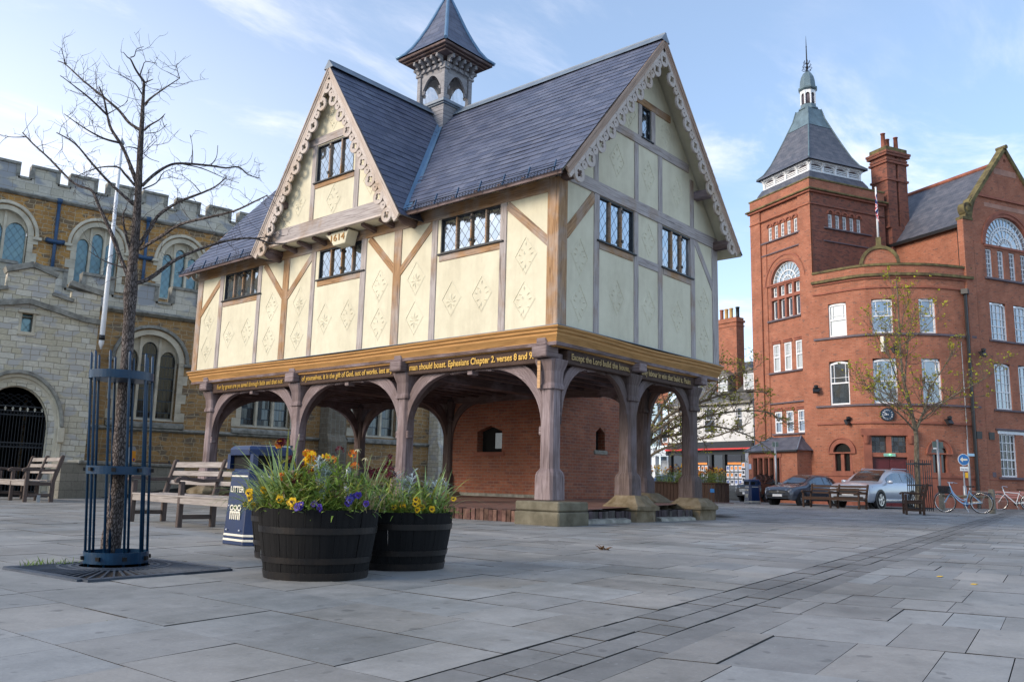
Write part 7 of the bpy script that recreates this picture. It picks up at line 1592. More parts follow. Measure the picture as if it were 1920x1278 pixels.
# ------------------------------------------------------------------ trees in bud
def budtree(name,label,base,trunk,limbs,seed,leafmat,barkmat,twigmat,lv=3,leaf=.05,spread=.55,nl=1.0,tip=1.0,twr=.006,upb=.12):
    rnd=random.Random(seed); t=thing(name,label,'tree',base); LV=MB(); TW=MB(); TK=MB()
    tp=smooth([Vector(p) for p in trunk[0]],5); L=len(tp); r0,r1=trunk[1]; TK.tube(tp,[r0+(r1-r0)*(i/(L-1))**.8+(r0*.35*math.exp(-i*.8)) for i in range(L)],12)
    tips=[]
    def grow(p,d,L_,r,lev):
        n=5; pts=[p.copy()]; c=p.copy()
        for i in range(n):
            d=(d+Vector((rnd.gauss(0,.16),rnd.gauss(0,.16),rnd.gauss(upb,.14)))).normalized(); c=c+d*L_/n; pts.append(c.copy())
        B=TK if lev>=3 else TW
        B.tube(pts,[r*(1-.6*i/n) for i in range(n+1)],6 if lev>1 else 4,cap=False)
        if lev==0: tips.append((pts[-1],d)); tips.append((pts[3],d)); return
        k=rnd.randint(3,5) if lev>1 else rnd.randint(2,4)
        for j in range(k):
            f=.3+.7*(j+rnd.random())/k; i=min(int(f*n),n-1); b=pts[i].lerp(pts[i+1],f*n-i); dd=(pts[i+1]-pts[i]).normalized(); side=Vector((rnd.gauss(0,1),rnd.gauss(0,1),rnd.gauss(.1,.8))).normalized()
            grow(b,(dd+side*spread*1.6).normalized(),L_*rnd.uniform(.45,.7),max(r*.5,twr*.7),lev-1)
        tips.append((pts[-1],d))
    for pts,r,lev in limbs:
        P=smooth([Vector(p) for p in pts],4); n=len(P); TK.tube(P,[max(r*.72*(1-.78*i/(n-1)),.007) for i in range(n)],8)
        k=int((P[-1]-P[0]).length*4.2)+4
        for j in range(k):
            f=.18+.82*(j+rnd.random())/k; i=min(int(f*(n-1)),n-2); dd=(P[i+1]-P[i]).normalized(); side=Vector((rnd.gauss(0,1),rnd.gauss(0,1),rnd.gauss(.25,.7))).normalized()
            grow(P[i],(dd*.7+side).normalized(),rnd.uniform(.6,1.15)*(1.15-.5*f)*tip,max(r*.32*(1-f*.5),twr),lev)
    TK.build('trunk',barkmat,t,merge=False); TW.build('twigs',twigmat,t,recalc=False,merge=False)
    for p,d in tips:
        if rnd.random()>nl: continue
        for _ in range(rnd.randint(2,5)):
            a=rnd.uniform(0,6.3); dd=(d*.5+Vector((math.cos(a),math.sin(a),rnd.uniform(-.3,.9)))).normalized(); s=leaf*rnd.uniform(.5,1.3); side=dd.orthogonal().normalized(); side=Matrix.Rotation(rnd.uniform(0,6.3),3,dd)@side; k=rnd.uniform(.7,1.35)
            LV.face([p,p+dd*s*.5+side*s*.36,p+dd*s*1.05,p+dd*s*.5-side*s*.36],0,col=(k*rnd.uniform(.85,1.2),k,k*rnd.uniform(.6,1)))
    LV.build('foliage',leafmat,t,recalc=False,merge=False); return t
def leafmat(name,c,tr=.25):
    n=NT(name); at=n.new('ShaderNodeAttribute'); at.attribute_name='tone'; col=n.mix(1,c,at.outputs['Color'],'MULTIPLY'); n.fin(col,.55,None,.3)
    tl=n.new('ShaderNodeBsdfTranslucent'); n.link(col,tl.inputs['Color']); ms=n.new('ShaderNodeMixShader'); ms.inputs[0].default_value=tr; n.link(n.b.outputs[0],ms.inputs[1]); n.link(tl.outputs[0],ms.inputs[2]); n.link(ms.outputs[0],n.out.inputs['Surface']); return n.m
M['leaf_y']=leafmat('young_yellow_green_leaf',(.36,.36,.035)); M['leaf_g']=leafmat('young_green_leaf',(.22,.23,.035))
# positions are relative to the tree base; R = picture right, z up
Rv=Vector((.65,-.76,0)); Fv=Vector((.757,.653,0))
def rel(r,z,f=0): return Rv*r+Fv*f+Vector((0,0,z))
budtree('young_tree','slender tree in yellow green bud standing before the curved brick front',(25.35,.84,0),([rel(0,0),rel(.02,1.2),rel(.03,2.2),rel(.05,3.1),rel(-.15,4.4),rel(-.35,5.4),rel(-.42,6.6),rel(-.40,8.6),rel(-.42,9.6)],(.135,.02)),
 [([rel(.03,3.0),rel(.28,3.7,.1),rel(.9,4.3,.3),rel(2.0,4.7,.5),rel(3.3,4.8,.5)],.07,2),([rel(.05,3.2),rel(.35,4.2,-.3),rel(.5,5.0,-.6),rel(1.1,6.0,-.8),rel(1.7,6.9,-.8)],.07,2),
  ([rel(-.1,4.0),rel(-.7,4.6,.2),rel(-1.6,5.1,.4),rel(-2.6,5.3,.3)],.05,2),([rel(-.15,4.3),rel(-.75,5.2,-.4),rel(-1.2,6.2,-.7),rel(-1.4,7.1,-.8)],.05,2),([rel(-.3,5.2),rel(.1,6.2,.6),rel(.4,7.3,.9),rel(.75,8.6,1.0)],.05,2),
  ([rel(-.38,6.0),rel(-.5,7.2,.2),rel(-.45,8.5,.2),rel(-.6,9.7,.2)],.04,2),([rel(-.40,7.2),rel(-.1,8.4),rel(.3,9.3,-.2)],.03,2),([rel(.1,3.6),rel(-.3,4.3,.8),rel(-.9,4.8,1.6),rel(-1.3,5.4,2.2)],.05,2),([rel(.1,3.5),rel(1.2,4.6,-.8),rel(2.3,5.3,-1.3),rel(3.0,6.0,-1.4)],.05,2),
  ([rel(-.35,5.6),rel(-1.0,6.8,.3),rel(-1.5,8.0,.4)],.035,2),([rel(-.40,6.8),rel(.4,7.4,-.3),rel(1.2,8.3,-.5)],.035,2),([rel(.05,3.2),rel(-.9,3.9,-.6),rel(-2.0,4.5,-1.0),rel(-2.7,5.6,-1.0)],.05,2)],31,M['leaf_y'],M['bark2'],M['twig2'],2,.085,.5,.17,.95,.0065)
budtree('spreading_tree','low spreading tree with twisted branches in pale leaf behind the hall',(20.94,11.24,0),([rel(-.1,0),rel(0,.8),rel(-.05,1.6),rel(.1,2.4),rel(.35,3.2)],(.34,.22)),
 [([rel(.1,2.3),rel(.8,2.9,.2),rel(1.8,3.1,.3),rel(3.2,3.5,.4),rel(4.8,3.2,.5),rel(6.0,2.5,.5)],.12,2),([rel(.2,2.9),rel(1.2,3.9,-.3),rel(2.5,4.5,-.5),rel(4.2,5.0,-.6),rel(5.6,5.0,-.6)],.12,2),([rel(.35,3.2),rel(1.4,4.9,.4),rel(2.6,6.0,.6),rel(4.0,6.6,.6)],.11,2),
  ([rel(.35,3.2),rel(.6,4.8,.4),rel(1.2,6.2,.6),rel(2.2,7.2,.8)],.1,2),([rel(-.05,1.7),rel(.7,2.3,-.5),rel(1.8,2.7,-1.0),rel(3.2,3.0,-1.2),rel(4.6,3.6,-1.3)],.10,2),([rel(0,2.2),rel(-1.0,3.2),rel(-2,4.0)],.1,2),([rel(.2,2.6),rel(2.0,3.6,1),rel(4.0,4.2,1.2),rel(6.0,4.3,1.2),rel(7.2,3.6,1.2)],.1,2),([rel(.3,3.0),rel(2.0,4.2,-1),rel(3.6,5.6,-1.0),rel(5,6.0,-1)],.09,2)],12,M['leaf_g'],M['bark2'],M['twig2'],2,.08,.6,.34,.95,.008,.04)
# ------------------------------------------------------------------ half barrels of flowers
def barrel(label,loc,H,rz):
    t=thing('half_barrel_planter',label,'planter',loc,rz,'black half barrel planters'); prof=[(.368,0),(.385,.10),(.402,.2),(.418,.3),(.430,.4),(.437,1)]
    def rr(z):
        z=z/H*.49
        for i in range(len(prof)-1):
            if z<=prof[i+1][1]: f=(z-prof[i][1])/(min(prof[i+1][1],.49)-prof[i][1]); return prof[i][0]+(prof[i+1][0]-prof[i][0])*min(f,1)
        return .437
    mb=MB(); ns=26; rs=random.Random(int(loc[0]*100))
    for k in range(ns):
        a0,a1=2*PI*k/ns,2*PI*(k+1)/ns; g=.06/ns; tp=H+rs.uniform(-.003,.002); dr=rs.uniform(-.003,.003); zs=[0,.06,.14,.22,.3,.38,tp]
        A=[a0+g,a0+(a1-a0)*.5,a1-g]
        for i in range(len(zs)-1):
            for j in range(2):
                mb.face([((rr(zs[i])+dr)*math.cos(A[j]),(rr(zs[i])+dr)*math.sin(A[j]),zs[i]),((rr(zs[i])+dr)*math.cos(A[j+1]),(rr(zs[i])+dr)*math.sin(A[j+1]),zs[i]),((rr(zs[i+1])+dr)*math.cos(A[j+1]),(rr(zs[i+1])+dr)*math.sin(A[j+1]),zs[i+1]),((rr(zs[i+1])+dr)*math.cos(A[j]),(rr(zs[i+1])+dr)*math.sin(A[j]),zs[i+1])],0,[(zs[i],.1*j+k),(zs[i],.1*j+.05+k),(zs[i+1],.1*j+.05+k),(zs[i+1],.1*j+k)])
        for a in (A[0],A[2]): mb.face([((rr(z)+dr)*math.cos(a),(rr(z)+dr)*math.sin(a),z) for z in (0,tp)]+[((rr(z)-.03)*math.cos(a),(rr(z)-.03)*math.sin(a),z) for z in (tp,0)])
        mb.face([((rr(H)+dr)*math.cos(a),(rr(H)+dr)*math.sin(a),tp) for a in (A[0],A[2])]+[((rr(H)-.03)*math.cos(a),(rr(H)-.03)*math.sin(a),tp) for a in (A[2],A[0])]); mb.face([((rr(z)-.03)*math.cos(a),(rr(z)-.03)*math.sin(a),z) for a,z in ((A[0],tp),(A[2],tp),(A[2],H-.1),(A[0],H-.1))])
    st=mb.build('staves',M['barrel'],t,merge=False,recalc=False)
    for z,h_ in ((.0,.055),(.115,.042),(.32,.045)):
        mb=MB(); mb.lathe([(rr(z)+.001,z),(rr(z)+.007,z),(rr(z+h_)+.007,z+h_),(rr(z+h_)+.001,z+h_)],64,smooth=False); mb.build('hoop',M['hoop'],t)
    mb=MB(); F=face_M((0,0,0),(0,-1),(-1,0)); r=rr(.21); mb.M=F; mb.prism([(.014*math.cos(2*PI*k/14),.205+.016*math.sin(2*PI*k/14)) for k in range(14)],r-.02,r+.004); mb.build('drain_hole',M['dark'],t); mb=MB(F); mb.prism([(-.013,.188),(.013,.188),(.008,.165),(.003,.13),(-.003,.135),(-.008,.165)],r-.03,r+.0015); mb.build('lime_streak',plain('lime_streak',(.28,.29,.29),.8,.3,30) if 'lime_streak' not in bpy.data.materials else bpy.data.materials['lime_streak'],t)
    mb=MB(); n_=40
    for k in range(n_): a0,a1=2*PI*k/n_,2*PI*(k+1)/n_; R=rr(H)-.025; mb.face([(0,0,H+.0),(R*math.cos(a0),R*math.sin(a0),H-.045),(R*math.cos(a1),R*math.sin(a1),H-.045)])
    mb.build('soil',M['soil'],t,recalc=False); return t
BA=Vector((-8.164,-4.114,0)); BB=Vector((-7.221,-3.966,0)); BCn=Vector((-7.36,-2.76,0)); HA,HB=.49,.455
barrel('black half barrel planter standing in front, rusty hoop at its foot',tuple(BA),HA,R_(-42)); barrel('black half barrel planter standing right of the front barrel',tuple(BB),HB,R_(-62)); barrel('black half barrel planter half hidden behind the front barrel by the litter bin',tuple(BCn),.47,R_(20))
def pm(name,c,var=.25,rough=.5,tr=.25):
    n=NT(name); f=n.noise(n.obj(),30,3); col=n.ramp(f,[(.3,tuple(x*(1-var) for x in c)),(.7,tuple(min(1,x*(1+var)) for x in c))]); n.fin(col,rough,None,.35)
    tl=n.new('ShaderNodeBsdfTranslucent'); n.link(col,tl.inputs['Color']); ms=n.new('ShaderNodeMixShader'); ms.inputs[0].default_value=tr; n.link(n.b.outputs[0],ms.inputs[1]); n.link(tl.outputs[0],ms.inputs[2]); n.link(ms.outputs[0],n.out.inputs['Surface']); return n.m
P_={'strap':pm('daffodil_leaf_green',(.31,.42,.17)),'strap_y':pm('yellowing_leaf',(.30,.31,.06)),'leaf':pm('fresh_leaf_green',(.26,.37,.07)),'leaf_d':pm('deep_leaf_green',(.10,.17,.035)),'silver':pm('silver_ragwort_leaf',(.55,.63,.64),.15,.8,.1),'yellow':pm('bright_yellow_petal',(.80,.50,.012),.12),'orange':pm('orange_petal',(.62,.15,.012),.25),'maroon':pm('maroon_petal',(.085,.004,.012),.35),'violet':pm('violet_petal',(.035,.014,.22),.3,tr=.1),'blue':pm('deep_blue_petal',(.012,.014,.17),.3,tr=.1),'black':pm('dark_flower_eye',(.012,.004,.008),.2,.6,0),'dry':pm('dry_straw_leaf',(.44,.35,.20)),'stem':pm('pale_green_stem',(.20,.26,.10)),'cream':pm('cream_faded_petal',(.62,.54,.32),.2)}
rp_=random.Random(77)
def lancet(mb,b,d,L,w,mi,droop=.6): blade(mb,b,d,L,w,droop,5,mi,.18,.06)
def wallflower(label,base,H,cols,n,spread,group):
    t=thing('wallflower',label,'flower',tuple(base),0,group); lf=MB(); stm=MB(); heads=[]
    for i in range(n):
        a=rp_.uniform(0,6.3); o=Vector((math.cos(a),math.sin(a),0))*rp_.uniform(.01,spread); top=o*1.5+Vector((rp_.gauss(0,.02),rp_.gauss(0,.02),H*rp_.uniform(.72,1.04))); m_=o*1.1+Vector((0,0,H*.5)); pts=smooth([o*.4,m_,top],3); stm.tube(pts,.0035,5)
        for k in range(17): f=rp_.uniform(.06,.86); p=pts[int(f*(len(pts)-1))]; an=rp_.uniform(0,6.3); lancet(lf,p,(math.cos(an),math.sin(an),rp_.uniform(.2,1.0)),rp_.uniform(.06,.13),rp_.uniform(.011,.020),0 if rp_.random()<.7 else 1,rp_.uniform(.3,1.3))
        heads.append((top,cols[i%len(cols)]))
    lf.build('leaves',[P_['leaf'],P_['strap_y'],P_['leaf_d']],t,recalc=False,merge=False); stm.build('stems',P_['stem'],t)
    for top,c in heads:
        h=MB()
        for k in range(rp_.randint(8,13)):
            v=Vector((rp_.gauss(0,1),rp_.gauss(0,1),rp_.gauss(.25,.8))).normalized(); c0=top+Vector((v.x*.028,v.y*.028,v.z*.026)); s=v.orthogonal().normalized(); u=v.cross(s); r=rp_.uniform(.011,.017); ro=rp_.uniform(0,6)
            for q in range(4): an=ro+q*PI/2; e=s*math.cos(an)+u*math.sin(an); g=s*math.cos(an+PI/2)+u*math.sin(an+PI/2); h.face([c0,c0+e*r*.6+g*r*.5+v*.002,c0+e*r*1.15+g*r*.35+v*.004,c0+e*r*1.15-g*r*.35+v*.004,c0+e*r*.6-g*r*.5+v*.002],0 if rp_.random()<.85 else 1,smooth=True)
        h.build('flower_head',[P_[c],P_['orange' if c!='orange' else 'yellow'] if c!='maroon' else P_['maroon']],t,recalc=False,merge=False)
    return t
def pansy(label,base,cols,face,n,group,spread=.05,h=.07):
    t=thing('pansy',label,'flower',tuple(base),0,group); lf=MB()
    for k in range(22): an=rp_.uniform(0,6.3); blade(lf,(rp_.gauss(0,spread),rp_.gauss(0,spread),rp_.uniform(0,.05)),(math.cos(an),math.sin(an),rp_.uniform(.1,1.0)),rp_.uniform(.025,.055),rp_.uniform(.013,.022),.8,3,0 if k%4 else 1,.1,.3)
    lf.build('leaves',[P_['leaf'],P_['leaf_d']],t,recalc=False,merge=False)
    for i in range(n):
        c=cols[i%len(cols)]; f=(Vector(face)+Vector((rp_.gauss(0,.3),rp_.gauss(0,.3),rp_.gauss(.15,.2)))).normalized(); o=Vector((rp_.gauss(0,spread),rp_.gauss(0,spread),h*rp_.uniform(.5,1.25)))+f*.02; s=Vector((-f.y,f.x,0)).normalized(); u=s.cross(f)
        if u.z<0: u=-u
        h_=MB(); R=rp_.uniform(.019,.026)
        for (px,py,r,z) in ((-.42,.50,.62,-.003),(.42,.50,.62,-.003),(-.58,-.05,.60,0),(.58,-.05,.60,0),(0,-.50,.72,.003)):
            q=o+(s*px+u*py)*R+f*z; h_.face([q+(s*math.cos(2*PI*k/10)+u*math.sin(2*PI*k/10))*R*r*(1+.07*math.cos(3*k))+f*(.003*math.sin(k*2.1)) for k in range(10)],0,smooth=False)
            if py<.3: h_.face([q*.55+o*.45+f*.003+(s*math.cos(2*PI*k/8)+u*math.sin(2*PI*k/8))*R*.30+f*.001 for k in range(8)],1)
        h_.tube([o,o-f*.012-Vector((0,0,.03)),Vector((o.x*.6,o.y*.6,.0))],.0018,4,2); h_.build('flower',[P_[c],P_['black'] if c=='yellow' else P_['yellow'] if rp_.random()<.3 else P_['black'],P_['stem']],t,recalc=False,merge=False)
    return t
def straps(label,base,n,L,lean,group,w=.024,mats=('strap','strap_y'),droop=(.3,1.6),sd=.05):
    t=thing('daffodil_leaves',label,'plant',tuple(base),0,group); mb=MB(); ln=Vector(lean)
    for k in range(n): an=rp_.uniform(0,6.3); d=Vector((math.cos(an)*.5,math.sin(an)*.5,rp_.uniform(.8,1.5)))+ln*rp_.uniform(.3,1.3); blade(mb,(rp_.gauss(0,sd),rp_.gauss(0,sd),0),d,L*rp_.uniform(.5,1.15),w*rp_.uniform(.7,1.25),rp_.uniform(*droop),9,0 if rp_.random()<.8 else 1,.12,.08)
    mb.build('leaf_blades',[P_[mats[0]],P_[mats[1]]],t,recalc=False,merge=False); return t
def ragwort(label,base,H,n,group):
    t=thing('silver_ragwort',label,'plant',tuple(base),0,group); mb=MB()
    for i in range(n):
        a=rp_.uniform(0,6.3); o=Vector((math.cos(a),math.sin(a),0))*rp_.uniform(.01,.07); pts=smooth([o*.2,o*.8+Vector((0,0,H*.55)),o*1.5+Vector((0,0,H*rp_.uniform(.75,1.05)))],4); mb.tube(pts,.003,4)
        for k in range(3,len(pts)):
            for s in range(3):
                an=rp_.uniform(0,6.3); d=Vector((math.cos(an),math.sin(an),rp_.uniform(.5,1.3))).normalized(); L=rp_.uniform(.045,.085); c=pts[k]; sd=Vector((-d.y,d.x,0)).normalized(); blade(mb,c,d,L,.006,.5,4)
                for q in (.3,.5,.7,.9):
                    for e in (-1,1): blade(mb,c+d*L*q-Vector((0,0,.25*L*q*q)),d*.8+sd*e,.022*(1.15-q*.4),.007,.3,2)
    mb.build('silver_leaves',P_['silver'],t,recalc=False,merge=False); return t
def ground_leaves(name,base,R,n,z0,z1,seed,lenr=(.05,.11),lab=''):
    r=random.Random(seed); mb=MB()
    for k in range(n):
        a=r.uniform(0,6.3); q=R*math.sqrt(r.random()); an=r.uniform(0,6.3); m_=0 if r.random()<.5 else (1 if r.random()<.65 else (2 if r.random()<.7 else 3)); z=z0+(z1-z0)*r.random()**1.6*(1.15-q/R*.6); blade(mb,(q*math.cos(a),q*math.sin(a),z),(math.cos(an),math.sin(an),r.uniform(-.1,1.2)),r.uniform(*lenr),r.uniform(.010,.024),r.uniform(.4,1.5),4,m_,.15,.08)
    o=mb.build(name,[P_['leaf'],P_['leaf_d'],P_['strap_y'],P_['dry']],recalc=False,merge=False); o.location=base; o['kind']='stuff'; tag(o,lab,'plants'); return o
Rp=Vector((.65,-.76,0)); Fp_=Vector((.757,.653,0)); tov=-Fp_
def at(B,r,f,z): return B+Rp*r+Fp_*f+Vector((0,0,z))
zA,zB=HA-.02,HB-.02
ground_leaves('undergrowth',at(BA,0,0,zA),.41,1900,0,.36,1,(.07,.16),'dense green leaves filling the front half barrel'); ground_leaves('undergrowth',at(BB,0,0,zB),.41,1400,0,.26,2,(.07,.15),'dense green leaves filling the right half barrel'); ground_leaves('undergrowth',at(BCn,0,0,.45),.38,420,0,.2,3,lab='green leaves filling the rear half barrel')
gW='wallflowers in the half barrels'; gP='pansies in the half barrels'; gS='daffodil leaves in the half barrels'; gR='silver ragwort in the half barrels'
for r,f,H,c,n,l in ((-.27,.05,.50,('maroon','orange','maroon'),3,'tall maroon and orange wallflower left of the yellow ones in the front barrel'),(-.13,.10,.42,('yellow','orange','maroon','yellow','orange'),6,'orange and yellow wallflower in the middle left of the front barrel'),(-.02,.0,.40,('yellow','yellow','yellow','orange'),7,'bright yellow wallflower at the centre of the front barrel'),(-.05,-.12,.30,('maroon','yellow','maroon'),4,'short dark maroon wallflower below the bright yellow one'),(.06,.2,.53,('orange','maroon'),2,'tallest orange wallflower at the back of the front barrel'),(.17,.12,.42,('orange',),2,'single orange wallflower on the right of the front barrel'),(-.22,-.05,.26,('maroon','orange'),4,'low maroon and orange wallflower among the strap leaves')): wallflower(l,at(BA,r,f,zA),H,c,n,.06,gW)
for r,f,H,c,n,l in ((-.20,.15,.50,('maroon',),2,'tall maroon wallflower at the left of the right barrel'),(-.12,.05,.40,('maroon','maroon'),5,'thick maroon wallflower clump in the middle of the right barrel'),(-.26,.0,.36,('maroon',),4,'lower maroon wallflower at the edge between the two barrels')): wallflower(l,at(BB,r,f,zB),H,c,n,.05,gW)
ragwort('silver ragwort among the yellow wallflowers of the front barrel',at(BA,.04,-.10,zA),.36,8,gR); ragwort('silver ragwort behind the pansies of the right barrel',at(BB,.02,.0,zB),.32,7,gR); ragwort('silver ragwort at the right edge of the right barrel',at(BB,.28,-.02,zB),.28,5,gR)
for r,f,c,n,l,h in ((-.44,-.12,('yellow',),5,'yellow pansies spilling over the left rim of the front barrel',.12),(-.50,-.03,('yellow',),2,'lowest yellow pansies hanging outside the left rim',.03),(-.24,-.28,('yellow',),2,'pair of yellow pansies under the strap leaves',.13),(-.10,-.38,('yellow',),4,'small yellow pansies at the front rim of the front barrel',.06),(.04,-.40,('violet',),5,'violet pansies trailing over the front rim',.05),(.29,-.30,('violet','violet','blue'),6,'violet pansies at the right rim of the front barrel',.10)): pansy(l,at(BA,r,f,zA),c,tov,n,gP,.045,h)
for r,f,c,n,l,h in ((.12,-.34,('yellow',),5,'yellow pansies with dark eyes at the front of the right barrel',.10),(.22,-.30,('yellow',),4,'yellow pansies beside the broad leaves of the right barrel',.06),(-.22,-.22,('blue',),4,'deep blue pansies on the left of the right barrel',.12),(.44,-.10,('yellow',),1,'lone yellow pansy standing out past the right barrel rim',.10)): pansy(l,at(BB,r,f,zB),c,tov,n,gP,.045,h)
straps('big clump of strap leaves arching left over the front barrel',at(BA,-.28,-.02,zA),80,.54,-Rp*.75,gS); straps('strap leaves drooping outside the left rim of the front barrel',at(BA,-.40,-.12,zA),30,.34,-Rp*1.2-Fp_*.3,gS,.015,droop=(1.6,3.2)); straps('upright broad strap leaves in the centre of the front barrel',at(BA,-.10,-.12,zA),14,.40,Rp*.1,gS,.018); straps('pale yellow green strap leaves on the right of the front barrel',at(BA,.20,-.14,zA),14,.34,Rp*.3,gS,.017,('strap_y','strap')); straps('spiky strap leaves between the two barrels',at(BA,.30,.15,zA),20,.48,Vector((0,0,.5)),gS,.010,('strap','stem'))
straps('clump of strap leaves arching right over the right barrel',at(BB,.24,-.05,zB),38,.42,Rp*.6,gS); straps('thin strap leaves leaning left in the right barrel',at(BB,-.05,-.12,zB),22,.38,-Rp*.4,gS,.010); straps('dry straw coloured leaves in the gap between the barrels',at(BA,.33,-.10,zA),26,.22,Rp*.3-Fp_*.3,gS,.010,('dry','strap_y'),(.8,2.6)); straps('broad bright leaves at the front rim of the right barrel',at(BB,-.0,-.30,zB),16,.16,-Fp_*.5,gS,.045,('leaf','strap_y'),(.6,1.8))
straps('leaves hanging over the rim of the rear barrel',at(BCn,-.28,.0,.45),26,.34,-Rp*.8,gS)
for r,f,H in ((.26,-.05,.46),(.31,.02,.40)):
    t=thing('faded_daffodil','faded cream daffodil on a long stalk between the two barrels','flower',tuple(at(BA,r,f,zA)),0,'faded daffodils between the barrels'); mb=MB(); mb.tube(smooth([(0,0,0),(.01,0,H*.6),(.02,.01,H)],3),.004,5); mb.build('stalk',P_['stem'],t); mb=MB()
    for k in range(6): an=k; blade(mb,(.02,.01,H),(math.cos(an),math.sin(an),.3-.2*k%2),.04,.014,1.2,3)
    mb.build('flower_head',P_['cream'],t,recalc=False,merge=False)
# ------------------------------------------------------------------ far planter
t=thing('wooden_planter','long dark slatted octagonal planter full of flowers beyond the hall','planter',(26.1,12.05,0),R_(18)); PB_=M['benchbrown']
oc=[(-.7,-2.15),(.7,-2.15),(1.0,-1.75),(1.0,1.75),(.7,2.15),(-.7,2.15),(-1.0,1.75),(-1.0,-1.75)]
mb=MB()
for i in range(8):
    p,q=Vector((*oc[i],0)),Vector((*oc[(i+1)%8],0)); L=(q-p).length; n_=max(3,int(L/.16))
    for k in range(n_): a=p.lerp(q,(k+.06)/n_); b=p.lerp(q,(k+.94)/n_); m_=(a+b)/2; mb.beam((m_.x,m_.y,.03),(m_.x,m_.y,.93),(b-a).length,.03,(b-a).normalized().cross(Vector((0,0,1))))
mb.build('planter_slats',PB_,t,merge=False); mb=MB()
for z in (.93,): 
    for i in range(8): p,q=Vector((*oc[i],z)),Vector((*oc[(i+1)%8],z)); mb.beam(p*1.02,q*1.02,.09,.05)
mb.build('planter_rim',PB_,t,merge=False); mb=MB(); mb.face([(x*.97,y*.97,.88) for x,y in oc]); mb.build('soil',M['soil'],t,recalc=False)
mb=MB(); mb.box(-1.055,-1.03,-1.72,-1.52,.5,.68); mb.build('planter_label',bpy.data.materials['traffic_blue'],t)
rq=random.Random(8); zr=Matrix.Rotation(R_(18),3,'Z')
lb=[('maroon','tall maroon wallflower in the far planter'),('yellow','yellow wallflower in the far planter'),('orange','orange wallflower in the far planter')]
src={}
for c,l in lb:
    src[c]=None
for i in range(40):
    c,l=lb[(i*7)%3]; p=Vector((26.1,12.05,.88))+zr@Vector((rq.uniform(-.85,.85),rq.uniform(-1.95,1.95),0)); 
    if src[c] is None: src[c]=wallflower(l,p,.62,(c,),9,.2,'wallflowers in the far planter'); src[c].scale=(1,1,1)
    else: o=dup(src[c],tuple(p),rq.uniform(0,6.3),l,'wallflowers in the far planter'); s=rq.uniform(.75,1.25); o.scale=(1.3,1.3,s*1.25)
ground_leaves('undergrowth',Vector((26.1,12.05,.9)),1.4,1500,0,.5,5,(.15,.34),'green leaves filling the far wooden planter')
